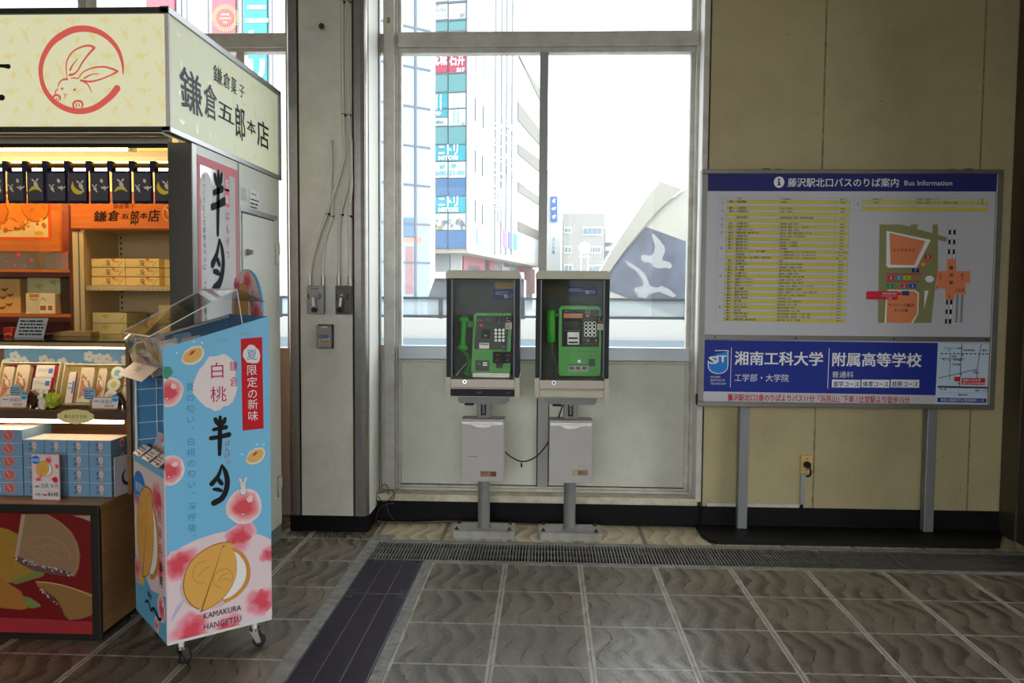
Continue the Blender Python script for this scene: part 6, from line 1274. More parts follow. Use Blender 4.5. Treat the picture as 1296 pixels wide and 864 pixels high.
def bubble(label, x, y, r):
    Y = SY+.012; a = at(x, y, Y); t = thing('round_card', label, 'card', (a.x, Y, zS), group='round blue cards in the showcase')
    b = MB(); b.lathe((a.x, Y, a.z), [(r, 0), (r, .002)], mat('pale_blue_card', (150, 184, 206), rough=.4), axis=(0, -1, 0), n=28); b.cyl((a.x, Y+.001, zS), (a.x, Y+.001, a.z), .0012, CHROME, n=6); cb = b.obj('card', t)
    Q = Print((0, Y-.002, 0), U, Vv); lines(Q, a.x-r*.7, a.x+r*.7, a.z+r*.35, 4, r*.36, ink((40, 60, 90)), int(x), wmin=.7); Q.obj('card_print', cb)
bubble('round pale blue card before the left gift box', 20, 494, .027); bubble('round pale blue card before the right gift box', 113, 498, .029)
def choco(label, x0, y0, x1, y1, rot):
    Y = SY+.01; a = at((x0+x1)/2, y1, Y); t = thing('cake_block', label, 'cake', (a.x, Y, zS), group='dark cake blocks in the showcase')
    w_ = (at(x1, y1, Y).x-at(x0, y1, Y).x)*.62; M0 = Matrix.Translation((a.x, Y, zS+.018)) @ Matrix.Rotation(rot, 4, 'Y'); b = MB(M0); b.box(-w_/2, w_/2, 0, .03, 0, .05, mat('dark_cake', (64, 30, 18), rough=.35)); b.obj('cake', t, bevel=.003)
    b = MB(M0); b.box(-w_/2, w_/2, 0, .03, .05, .056, mat('cake_glaze', (110, 54, 26), rough=.2)); b.obj('glaze', t, bevel=.002)
    b = MB(); b.cyl((a.x, Y+.015, zS), (a.x, Y+.015, zS+.02), .012, CHROME, n=10); b.obj('holder', t)
choco('dark cake block standing tilted beside the white rabbit figurine', 25, 488, 47, 508, .55); choco('dark cake block tilted at the showcase’s right end', 146, 489, 160, 505, -.5)
a = at(54, 516, SY-.01); t = thing('rabbit_figurine', 'small white rabbit figurine on the showcase shelf', 'figurine', (a.x, SY-.01, zS)); b = MB(); wm = mat('white_ceramic', (226, 218, 202), rough=.3)
b.ell((a.x, SY-.01, zS+.024), .019, .018, .025, wm); b.ell((a.x-.003, SY-.018, zS+.054), .013, .013, .013, wm); b.ell((a.x-.006, SY-.012, zS+.074), .0045, .0045, .016, wm, rot=Matrix.Rotation(-.3, 3, 'Y')); b.ell((a.x+.005, SY-.012, zS+.074), .0045, .0045, .016, wm, rot=Matrix.Rotation(.4, 3, 'Y')); b.ell((a.x-.012, SY-.024, zS+.006), .008, .011, .006, wm); b.ell((a.x+.012, SY-.024, zS+.006), .008, .011, .006, wm); b.obj('body', t)
a = at(66, 514, SY+.01); b = MB(); rn = random.Random(6); gm = mat('moss_green', (170, 186, 50), rough=.8)
b.ell((a.x, SY+.015, zS+.036), .03, .03, .034, gm)
for i in range(90):
    u, v = rn.uniform(0, 6.28), math.acos(rn.uniform(-.9, 1)); r = .032; b.ell((a.x+r*math.sin(v)*math.cos(u), SY+.015+r*math.sin(v)*math.sin(u), zS+.036+r*1.05*math.cos(v)), .006, .006, .005, gm, n=6, k=4)
tag(b.obj('moss_ball', loc=(a.x, SY+.015, zS)), 'yellow-green flower ball beside the white rabbit figurine', 'decoration')
Y = SY-.04; pts = []; a = at(96, 527, Y)
for i in range(40):
    u = 2*PI*i/40; k = 1+.07*abs(math.sin(u*5)); pts.append((.079*k*math.cos(u), .030*k*math.sin(u)))
t = thing('cloud_tag', 'pale yellow cloud-shaped tag hanging from the showcase shelf edge', 'tag', (a.x, Y, a.z)); b = MB(); b.prism(pts, (a.x, Y, a.z), U, Vv, (0, -.003, 0), mat('pale_yellow_card', (222, 210, 140), rough=.5)); cb = b.obj('tag_card', t)
Q = Print((a.x, Y-.003, a.z), U, Vv); Q.text('夏のおすすめ', 0, -.006, .018, ink((80, 70, 50)), 1, al='C', fit=.1); Q.obj('lettering', cb)
# on the showcase top
Y = 3.62; a, c = at(17.5, 421, Y), at(57, 402.5, Y); t = thing('notice_card', 'clear stand with a white printed notice on the showcase top', 'notice', ((a.x+c.x)/2, Y, zT+.002)); M0 = Matrix.Translation(((a.x+c.x)/2, Y, zT+.002)) @ Matrix.Rotation(-.25, 4, 'X'); w_ = c.x-a.x
h_ = c.z-zT; b = MB(M0); b.prism([(-w_/2, 0), (w_/2-.01, 0), (w_/2, h_), (-w_/2+.012, h_)], (0, 0, 0), U, Vv, (0, .003, 0), mat('notice_grey_white', (190, 190, 190), rough=.2)); cb = b.obj('card', t)
b = MB(M0); b.box(-w_/2+.01, w_/2-.02, .003, .05, 0, .004, mat('notice_grey_white', (190, 190, 190))); b.obj('foot', t)
R3 = M0.to_3x3(); Q = Print(M0 @ Vector((0, 0, 0)), R3 @ Vector((1, 0, 0)), R3 @ Vector((0, 0, 1))); lines(Q, -w_*.36, w_*.4, h_*.8, 5, h_*.17, INKB, 71, wmin=.7, th=.45); Q.obj('notice_print', cb)
a, c = at(4, 421, 3.68), at(15, 414.5, 3.68); t = thing('candy_packet', 'small red packet beside the clear notice stand', 'packet', (a.x, 3.68, zT+.002)); b = MB(); b.box(a.x, c.x, 3.68, 3.72, zT+.002, max(c.z, zT+.02), mat('red_packet', (206, 40, 34), rough=.35)); cb = b.obj('wrapper', t, bevel=.002)
Q = Print((0, 3.68, 0), U, Vv); Q.stroke([(a.x+.01, zT+.012), (a.x+.03, zT+.018), (a.x+.04, zT+.01)], .003, ink((240, 220, 120)), 1); Q.obj('wrapper_print', cb)
b = MB(); a = at(-10, 424, 3.66); c = at(52, 424, 3.66); b.box(a.x, c.x, 3.70, 3.85, zT+.002, zT+.012, BLACK); tag(b.obj('black_tray', loc=(a.x, 3.70, zT+.002)), 'flat black tray on the showcase top behind the notice', 'tray')
b = MB(); a, c = at(45, 428, 3.75), at(114, 420, 3.75); b.prism([(a.x, 0), (c.x, .0), (c.x, .022), (a.x+.12, .022)], (0, 3.75, zT+.0025), U, Vv, (0, .08, 0), wood('pale_rail', (190, 150, 96), (170, 130, 80))); tag(b.obj('wooden_tray', loc=(a.x, 3.75, zT+.002), bevel=.002), 'low pale wooden tray on the showcase top before the cream post', 'tray')
# creased clear sheet hanging at the left of the opening
b = MB(); n, k = 28, 34; vs = []; rn = random.Random(8); CS = glass('clear_vinyl', tint=(246, 246, 244), dust_haze=.015, refl=.8, rough=.05)
for j in range(k+1):
    for i in range(n+1):
        u, v = i/n, j/k; x = -2.95+.62*u+.02*math.sin(v*5); z = 1.35+.61*v
        vs.append((x, 3.64+.012*math.sin(u*9+v*3)+.010*math.sin(v*21+4*math.sin(u*7))+rn.uniform(-.005, .005), z))
b.add(vs, [(j*(n+1)+i, j*(n+1)+i+1, (j+1)*(n+1)+i+1, (j+1)*(n+1)+i) for j in range(k) for i in range(n)], CS, True)
tag(b.obj('vinyl_sheet', loc=(-2.64, 3.64, 1.30)), 'creased clear vinyl sheet hanging below the shop curtain at the left', 'plastic sheet')
# ------------------------------------------------------------------ display cart
A0 = Vector((-1.423, 2.953, 0)); TH = math.atan2(.6577, .7534)
cart = thing('display_cart', 'tall light blue cardboard display cart on casters with peach cookie advertising', 'display cart', A0, TH)
MC = W[cart]; E1 = Vector((math.cos(TH), math.sin(TH), 0)); E2 = Vector((-math.sin(TH), math.cos(TH), 0)); ZZ = Vector((0, 0, 1))
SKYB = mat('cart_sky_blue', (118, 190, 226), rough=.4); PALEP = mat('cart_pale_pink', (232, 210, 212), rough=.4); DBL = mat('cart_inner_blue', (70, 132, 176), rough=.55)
def cb_(): return MB(MC)
b = cb_(); b.prism([(0, .125), (.41, .125), (.41, 1.361), (0, 1.245)], (0, 0, 0), (1, 0, 0), (0, 0, 1), (0, .006, 0), SKYB); side = b.obj('side_panel', cart)
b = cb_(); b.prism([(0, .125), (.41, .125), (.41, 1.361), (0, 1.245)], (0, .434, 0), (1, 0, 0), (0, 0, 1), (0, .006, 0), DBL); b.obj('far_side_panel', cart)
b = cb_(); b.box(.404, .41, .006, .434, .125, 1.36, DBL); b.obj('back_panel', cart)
b = cb_(); b.box(-.003, .003, .0, .44, .12, .785, PALEP); low = b.obj('front_panel', cart)
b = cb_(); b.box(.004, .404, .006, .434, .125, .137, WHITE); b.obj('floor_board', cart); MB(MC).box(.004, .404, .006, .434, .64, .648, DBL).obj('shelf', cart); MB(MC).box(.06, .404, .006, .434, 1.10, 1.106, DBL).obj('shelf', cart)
b = cb_(); b.box(0, .41, .002, .012, .112, .124, WHITE); b.box(0, .41, .428, .438, .112, .124, WHITE); b.box(.0, .012, .012, .428, .112, .124, WHITE); b.box(.398, .41, .012, .428, .112, .124, WHITE); b.obj('base_frame', cart, bevel=.002)
b = cb_()
for i in range(6): x = .012+i*.078; b.cyl((x, .428, .66), (x, .428, 1.26), .002, WHITE, n=6)
for i in range(9): z = .70+i*.07; b.cyl((.01, .427, z), (.40, .427, z), .002, WHITE, n=6)
b.cyl((.008, .428, .65), (.008, .428, 1.24), .005, WHITE, n=8); b.cyl((.008, .428, 1.24), (.40, .428, 1.35), .005, WHITE, n=8); b.obj('wire_grid', cart)
for x, y, a_ in ((.065, .055, .4), (.355, .05, -.6), (.065, .385, 1.0), (.355, .385, .2)):
    b = cb_(); b.cyl((x, y, .075), (x, y, .113), .011, WHITE, n=12); b.cyl((x, y, .066), (x, y, .078), .02, CHROME, n=16)
    dx, dy = math.cos(a_), math.sin(a_)
    for s in (-1, 1):
        o = Vector((x+dy*.014*s, y-dx*.014*s, 0)); b.prism([(-.018, .07), (.016, .07), (.030, .024), (.012, .018)], (o.x, o.y, 0), (dx, dy, 0), (0, 0, 1), (dy*.003*s, -dx*.003*s, 0), STEEL)
    cs = b.obj('caster', cart); b = cb_(); c = Vector((x+dx*.018, y+dy*.018, .026)); n_ = Vector((dy, -dx, 0)); b.lathe(c-n_*.011, [(.018, 0), (.026, .003), (.026, .019), (.018, .022)], RUBBER, axis=n_, n=22); b.obj('wheel', cs)
# round header on the back panel, blue rim
HC = Vector((.413, .245, 1.382)); b = cb_(); b.lathe(HC+Vector((.004, 0, 0)), [(.172, 0), (.172, .008)], mat('header_blue', (90, 170, 224), rough=.4), axis=(-1, 0, 0), n=48); hd = b.obj('round_header', cart)
P = Print(MC @ Vector((.4085, .245, 1.382)), -E2, ZZ); P.ell(0, 0, .168, .168, ink((236, 206, 204)), 0, n=44)
for u, v, r, s_ in ((.02, .12, .05, 3), (.12, -.02, .06, 4), (-.1, .1, .04, 7)): bloom(P, u, v, r, 1, seed=s_)
cookie(P, -.03, -.02, .10, 5, 1.3); P.text('白桃半月', .085, .09, .032, CRIM, 14, vert=True, pitch=.042); P.text('KAMAKURA', .118, .06, .012, INKB, 14, vert=True, pitch=.013); P.obj('header_print', hd)
# clear hinged cover
CLR = glass('clear_cover', tint=(246, 247, 247), dust_haze=.02, refl=.5)
b = cb_(); q0, q1, q2, q3 = (-.042, 1.29), (.285, 1.468), (.306, 1.33), (.004, 1.14)
def plate(y0, y1, p, q, th=.002): b.prism([(p[0], p[1]), (q[0], q[1]), (q[0], q[1]-th*1.2), (p[0], p[1]-th*1.2)], (0, y0, 0), (1, 0, 0), (0, 0, 1), (0, y1-y0, 0), CLR)
plate(.015, .425, q0, q1); plate(.015, .425, q1, (.400, 1.42)); b.prism([q3, q0, (q0[0]+.003, q0[1]), (q3[0]+.003, q3[1])], (0, .015, 0), (1, 0, 0), (0, 0, 1), (0, .41, 0), CLR)
b.prism([q0, q1, q2, (.05, 1.26)], (0, .013, 0), (1, 0, 0), (0, 0, 1), (0, .002, 0), CLR); b.prism([q0, q1, q2, (.05, 1.26)], (0, .425, 0), (1, 0, 0), (0, 0, 1), (0, .002, 0), CLR)
b.obj('clear_cover', cart)
b = cb_()
for p, q in ((q0, q1),):
    for y in (.014, .426): b.tube([(p[0], y, p[1]), (q[0], y, q[1])], .0022, mat('cover_edge', (226, 226, 222), rough=.15, coat=.6), n=6)
b.tube([(q1[0], .014, q1[1]), (q1[0], .426, q1[1])], .002, MATS['cover_edge'], n=6); b.tube([(q0[0], .014, q0[1]), (q0[0], .426, q0[1])], .003, MATS['cover_edge'], n=6); b.tube([(q1[0], .014, q1[1]), (q2[0], .014, q2[1])], .0018, MATS['cover_edge'], n=6); b.obj('cover_edge', cart)
# print on the tall side
P = Print(MC @ Vector((0, 0, 0)), E1, ZZ, lift=.0008)
cut = (.001, .126, .409, 1.3)
P.pxpoly([(214.5, 704), (230, 692), (246, 684), (261, 678.5), (276, 674), (291, 671.5), (306, 671.5), (320, 673.8), (332, 677.5), (341.5, 682.3)] + [], PALEP, 0) if False else None
arc = [P.px(*q) for q in ((213.5, 705), (230, 692), (246, 684), (261, 678.5), (276, 674), (291, 671.5), (306, 671.5), (320, 673.8), (332, 677.5), (342, 682.6))]
arc[0] = (.001, arc[0][1]); arc[-1] = (.409, arc[-1][1]); P.poly([(.001, .126), (.409, .126)]+arc[::-1], ink((232, 210, 212)), 0)
sc_ = 1/311.0        # metres per pixel on this face, about
for x, y, r, s_ in ((226, 714, 22, 1), (303, 679, 20, 2), (341, 701, 13, 3), (331, 760, 21, 4), (243, 800, 26, 5), (289, 797, 20, 6)):
    a = P.px(x, y); bloom(P, a[0], a[1], r*.0031, 1+s_*.3, seed=s_, cut=cut)
for k in range(4): P.pxstroke([(217+k*2, 785-k*5), (226+k*3, 768-k*4), (238+k*2, 752-k*3)], [1, 5-k, .6], ink((176+k*8, 176+k*6, 214)), 4+k*.2)
a = P.px(273, 730); P.blob(a[0]-.012, a[1]-.010, .122, ink((214, 188, 186)), 5, seed=3, rough=.05, ry=.118); cookie(P, a[0]+.008, a[1]+.006, .124, 8)
a, c = P.px(257.5, 783), P.px(305, 772); P.text('KAMAKURA', a[0], a[1], .034, INKB, 14, fit=c[0]-a[0]); a, c = P.px(257.5, 797), P.px(305, 786); P.text('HANGETSU', a[0], a[1], .034, INKB, 14, fit=c[0]-a[0])
P.pxpoly([(304.6, 428.6), (331.6, 426.4), (333.6, 542), (307, 544.8)], ink((204, 22, 34)), 2)
a = P.px(318.5, 448.5); P.blob(a[0], a[1], .034, ink((232, 224, 220)), 3, seed=11, rough=.14, ry=.038); P.text('夏', a[0], a[1]-.018, .046, ink((66, 150, 200)), 5, al='C', bold=.004)
for ch, x, y in (('限', 318.8, 467.5), ('定', 319, 483), ('の', 319.4, 497.5), ('新', 319.8, 511), ('味', 320.2, 525.5)): a = P.px(x, y); P.text(ch, a[0], a[1]-.018, .044, WHI, 5, al='C')
a = P.px(275.5, 484); P.blob(a[0]-.004, a[1], .078, ink((236, 222, 218)), 3, seed=21, rough=.16, ry=.115)
MAG = ink((190, 34, 96))
for ch, x, y, s_ in (('白', 274.8, 468.5, .066), ('桃', 276.3, 498.5, .066), ('鎌', 295.5, 463, .042), ('倉', 296, 482.5, .042)): a = P.px(x, y); P.text(ch, a[0], a[1]-s_*.38, s_, MAG, 5, al='C', xs=1.0 if s_ > .05 else .8)
hangetsu(P, mk(265.5, 526.5, 576, 290, 588, 636, 0), INKB, .0145)
a = P.px(287.5, 556.5); P.text('はんげつ', a[0], a[1], .024, MAG, 4, vert=True, pitch=.0245)
a = P.px(240.3, 482.5); P.text('夏の匂い、白桃の匂い、深呼吸。', a[0], a[1], .033, ink((62, 142, 184)), 4, vert=True, pitch=.0418)
def wedge(x, y, r, rot):
    a = P.px(x, y); k = r*.0031; f = lambda u, v: (a[0]+(u*math.cos(rot)-v*math.sin(rot))*k, a[1]+(u*math.sin(rot)+v*math.cos(rot))*k)
    P.poly([f(1.05*math.cos(t), .85*math.sin(t)-.05) for t in [PI+PI*i/16 for i in range(17)]]+[f(1.0, .3), f(.3, .62), f(-.5, .5)], ink((238, 224, 196)), 3); P.poly([f(.92*math.cos(t), .70*math.sin(t)) for t in [PI+PI*i/16 for i in range(17)]]+[f(.8, .24), f(.2, .46), f(-.5, .36)], ink((226, 180, 104)), 4); P.poly([f(-.3, .06), f(.0, -.04), (f(.45, .16)), f(.1, .26)], ink((204, 66, 50)), 5)
    for u, v in ((1.2, .5), (-1.1, .7), (.6, .9)): q = f(u, v); P.ell(q[0], q[1], .004, .004, ink((206, 230, 236)), 4, n=10)
wedge(243, 448, 14, .45); wedge(322.5, 575.5, 13, .4)
def halfpeach(x, y, r, sd):
    a = P.px(x, y); peach(P, a[0], a[1], r*.0031, 3, sd, cut=cut)
halfpeach(213, 496, 17, 2); a = P.px(209.5, 471); P.blob(max(a[0], .012), a[1], .018, ink((70, 150, 120)), 9, seed=4, cut=cut, ry=.026); halfpeach(215, 595, 17, 6)
a = P.px(309, 640.5); peach(P, a[0], a[1], .068, 3, 12)
# small white rabbit sitting on the peach
a = P.px(307.5, 617); RW_ = ink((230, 226, 224)); RL = ink((150, 140, 140))
for m_, g in ((RL, 1.16), (RW_, 1.0)):
    L_ = 9 if g > 1 else 10
    P.ell(a[0], a[1]-.012, .013*g, .016*g, m_, L_, n=16); P.ell(a[0]-.001, a[1]+.010, .011*g, .011*g, m_, L_+.2, n=16); P.ell(a[0]-.010, a[1]+.030, .0045*g, .015*g, m_, L_+.3, n=12, rot=.35); P.ell(a[0]+.009, a[1]+.030, .0045*g, .015*g, m_, L_+.4, n=12, rot=-.35)
for dx in (-.004, .004): P.ell(a[0]+dx, a[1]+.012, .0012, .0015, INKB, 12, n=8)
P.rect(.285, 1.285, .33, 1.30, ink((128, 184, 206)), 2); P.rect(.2, 1.262, .245, 1.275, ink((128, 184, 206)), 2)
P.obj('side_print', side)
# low front panel
P = Print(MC @ Vector((-.003, 0, 0)), -E2, ZZ, lift=.0008); fc = (-.439, .126, -.001, .78)
P.rect(-.44, .755, 0, .785, ink((112, 180, 214)), 1); P.poly([(-.44, .12), (0, .12), (0, .30), (-.2, .27), (-.44, .36)], ink((100, 172, 210)), 1)
for x, z, r, s_ in ((-.1, .66, .07, 3), (-.4, .62, .06, 8), (-.08, .40, .06, 4), (-.3, .42, .06, 5), (-.4, .30, .05, 6)): bloom(P, x, z, r, 2, seed=s_, cut=fc)
P.ell(-.345, .655, .09, .07, ink((36, 130, 210)), 5); P.text('夏限定', -.345, .64, .042, WHI, 7, al='C'); P.text('の新味', -.345, .60, .03, WHI, 7, al='C')
cookie(P, -.235, .49, .15, 6, 1.25); P.text('白桃半月', -.055, .70, .055, CRIM, 14, vert=True, pitch=.066); P.text('半月', -.05, .43, .05, INKB, 14, vert=True, pitch=.055)
P.text('鎌倉', -.25, .235, .03, INKB, 14); P.stroke([(-.28, .20), (-.24, .215), (-.2, .19), (-.16, .21), (-.1, .19), (-.06, .2)], .012, INKB, 14); peach(P, -.06, .24, .05, 4, 5, cut=fc); peach(P, -.13, .155, .03, 4, 6, cut=fc); a = (-.35, .28); P.ell(a[0], a[1], .05, .03, ink((226, 180, 104)), 4)
P.obj('front_print', low)
# tilted card at the cover's front
b = cb_(); b.prism([(-.165, 1.186), (.235, 1.186), (.378, 1.142), (-.005, 1.135)], (-.052, 0, 0), (0, 1, 0), (0, 0, 1), (.003, 0, 0), mat('shelf_card_white', (216, 214, 220), rough=.3)) if False else None
M1 = MC @ Matrix.Translation((-.005, .22, 1.15)) @ Matrix.Rotation(-.75, 4, 'Y')
b = MB(MC); b.obox((.0, .06, 1.168), (0, .35, 0), (-.062, 0, -.05), (.002, 0, .002), mat('shelf_card_white', (216, 214, 220), rough=.3)); sc1 = b.obj('shelf_card', cart)
nrm = MC.to_3x3() @ Vector((-.062, 0, -.05)).normalized(); P = Print(MC @ Vector((.0005, .235, 1.171)), -E2, -nrm); P.stroke([(-.05, -.03), (-.03, -.02), (-.035, -.045), (-.01, -.025), (0, -.045), (.015, -.02), (.02, -.05), (.045, -.025)], .005, ink((150, 116, 60)), 1); lines(P, -.02, .03, -.015, 1, .008, ink((150, 116, 60)), 5, wmin=.9); P.obj('card_print', sc1)
# packets in the cart
def packet(label, o, u, v, n, base, art, group, name='cookie_packet', cat='cookie packet'):
    o, u, v, n = MC @ Vector(o), MC.to_3x3() @ Vector(u), MC.to_3x3() @ Vector(v), MC.to_3x3() @ Vector(n)
    t = thing(name, label, cat, o+u*.5, 0, group); wu, hv = u.length, v.length; uu, vv = u.normalized(), v.normalized()
    b = MB(); b.prism([(0, .004), (wu*.06, 0), (wu*.94, 0), (wu, .004), (wu*.97, hv*.5), (wu, hv-.004), (wu*.94, hv), (wu*.06, hv), (0, hv-.004), (wu*.03, hv*.5)], o, uu, vv, n, base); pk = b.obj('wrapper', t, bevel=.004)
    nn = uu.cross(vv); Q = Print(o+(n if nn.dot(n) > 0 else Vector((0, 0, 0))), uu, vv); art(Q, wu, hv); Q.obj('wrapper_print', pk); return t
FILM = mat('clear_packet_film', (220, 206, 196), rough=.1, coat=.8); FILMB = mat('blue_packet_film', (130, 176, 206), rough=.15, coat=.7)
def art1(Q, w_, h_): peach(Q, w_*.5, h_*.55, w_*.36, 1, 4); Q.rect(w_*.08, h_*.05, w_*.92, h_*.22, ink((222, 214, 206)), 6); lines(Q, w_*.12, w_*.88, h_*.15, 2, h_*.06, INKB, 4, L=8, wmin=.7)
def art2(Q, w_, h_): Q.rect(w_*.1, h_*.1, w_*.9, h_*.9, ink((232, 222, 218)), 1); Q.rect(w_*.62, h_*.2, w_*.9, h_*.8, ink((206, 40, 60)), 2); lines(Q, w_*.15, w_*.55, h_*.7, 4, h_*.14, ink((170, 90, 90)), 6)
def art3(Q, w_, h_): cookie(Q, w_*.5, h_*.5, w_*.32, 1); bloom(Q, w_*.8, h_*.85, w_*.12, 12)
for i, (y, lab, ar, bs) in enumerate(((.04, 'clear peach cookie packet at the front of the cart’s lower bin, nearest the tall side', art1, FILM), (.17, 'clear peach cookie packet in the middle of the cart’s lower bin', art1, FILM), (.30, 'clear cookie packet at the far end of the cart’s lower bin', art3, FILM))):
    packet(lab, (.02, y+.11, .70), (0, -.11, 0), (.07, 0, .17), (.02, 0, -.008), bs, ar, 'cookie packets in the lower bin')
    b = MB(MC); b.obox((-.012, y+.01, .789), (0, .10, 0), (.045, 0, .032), (-.001, 0, .002), mat('card_white', (226, 214, 210))); t = thing('price_card', ['small price card on the bin edge nearest the cart’s tall side', 'small price card in the middle of the bin edge', 'small price card at the far end of the bin edge'][i], 'price card', MC @ Vector((0, y+.06, .775)), TH, 'price cards on the cart bin')
    k = b.obj('card', t); Q = Print(MC @ Vector((-.012-.0012, y+.11, .791)), -E2, (MC.to_3x3() @ Vector((.045, 0, .032)))); lines(Q, .012, .09, .035, 3, .012, INKB, i+3, wmin=.6); Q.rect(.06, .005, .09, .015, ink((206, 60, 60)), 2); Q.obj('card_print', k)
for i, (x, y, ar, bs, lab) in enumerate(((.02, .05, art2, FILM, 'clear packet with red label in the cart’s top tray, nearest the open front'), (.11, .05, art2, FILM, 'clear packet with red label in the cart’s top tray, second from the open front'), (.20, .06, art3, FILMB, 'blue packet with cookie print in the cart’s top tray, third from the open front'), (.29, .06, art1, FILM, 'clear peach packet in the cart’s top tray, next to the round header'), (.03, .25, art3, FILM, 'clear cookie packet lying behind the card at the cover’s front'), (.14, .27, art3, FILMB, 'blue packet behind the clear ones in the cart’s top tray'))):
    z = 1.112+x*.1; packet(lab, (x, y, z), (.075, .0, .015), (-.015, .05, .15), (.0, .015, -.005), bs, ar, 'cookie packets in the top tray')
# ------------------------------------------------------------------ the street outside
TONE = .50  # street colours darkened to hold their tone under the bright sky
BW = mat('facade_white', (214, 216, 216), rough=.6); BG = mat('facade_pale_grey', (190, 194, 196), rough=.6); GL = mat('curtain_glass', (150, 176, 196), rough=.15, spec=.8); MUL = mat('facade_mullion', (96, 104, 116), rough=.5)
TEAL = mat('teal_spandrel', (96, 156, 160), rough=.35); BLUS = mat('blue_spandrel', (70, 118, 166), rough=.35); CYAN = mat('cyan_sign', (34, 166, 182), rough=.4); REDS = mat('red_sign', (190, 50, 86), rough=.4); SIGNW = mat('sign_white', (214, 222, 222), rough=.4)
ANG = math.radians(10.2); eR = Vector((math.cos(ANG), -math.sin(ANG), 0)); eD = Vector((math.sin(ANG), math.cos(ANG), 0))
Cn = at(592, 376, 60); Cn.z = 0
zo = at(592, 315.6, 60).z
bt = thing('department_store', 'white department store with stacked cyan, red and teal sign panels outside the window', 'building', Cn)
def slab(P, pts, d, mt, name, par, px=True, back=0.0):
    q = [P.px(*p) for p in pts] if px else pts
    return MB().prism(q, P.o-P.n*back, P.u, P.v, P.n*d, mt).obj(name, par)
PF = Print(Cn, eR, ZZ, lift=.03); PF.step = .006
PS = Print(Cn, eD, ZZ, lift=.03); PS.step = .006
LD = 32
b = MB(); q = lambda r, d: Cn+eR*r+eD*d
b.obox(q(-7.2, .02), eR*7.18, eD*LD, ZZ*0+Vector((0, 0, 45-zo)), BW); bm = b.M
for i in range(len(b.v)): b.v[i] += Vector((0, 0, zo))
b.obj('wall', bt)
b = MB(); b.obox(q(-7.2, 2.0), eR*5.4, eD*LD, Vector((0, 0, zo)), mat('shop_front_grey', (150, 152, 152), rough=.6)); b.obj('ground_floor', bt)
b = MB(); b.obox(q(-7.2, 0.0)+Vector((0, 0, zo-.25)), eR*7.2, eD*LD, Vector((0, 0, .25)), mat('soffit_beige', (186, 176, 160), rough=.6)); b.obj('soffit', bt)
xl_, xr_ = PF.px(543.5, 300)[0], 0
def pan(y0, y1, x0, x1, mt, name='sign_panel', d=.08):
    a, c = PF.px(x0, y1), PF.px(x1, y0); return MB().prism([(a[0], a[1]), (c[0], a[1]), (c[0], c[1]), (a[0], c[1])], Cn, eR, ZZ, PF.n*d, mt).obj(name, bt)
MX_ = 567.5
lay = [(-60, 3.5, SIGNW, None), (4, 26, SIGNW, 's8'), (26.5, 40.5, TEAL, None), (41, 70, REDS, 'r0'), (71, 93, REDS, 'r'), (93.5, 117, TEAL, None), (117.5, 137.7, None, 'c1'), (138, 159.7, None, 'c2'), (160, 182.8, TEAL, None), (183.5, 204, CYAN, 'n'), (204.7, 225.3, SIGNW, 't'), (226, 248, BLUS, None), (248.8, 269.3, CYAN, 'n'), (270.2, 291, SIGNW, 'p'), (291.7, 314, BLUS, None)]
QF = Print(Cn+PF.n*.08, eR, ZZ, lift=.02); QF.step = .006; CY_ = ink((60, 190, 206)); CYW = ink((34, 166, 182))
def qt(s, x0, x1, y, h, mt, bold=.02):
    a, c = QF.px(x0, y), QF.px(x1, y); QF.text(s, a[0], a[1], h, mt, 3, fit=c[0]-a[0], bold=bold)
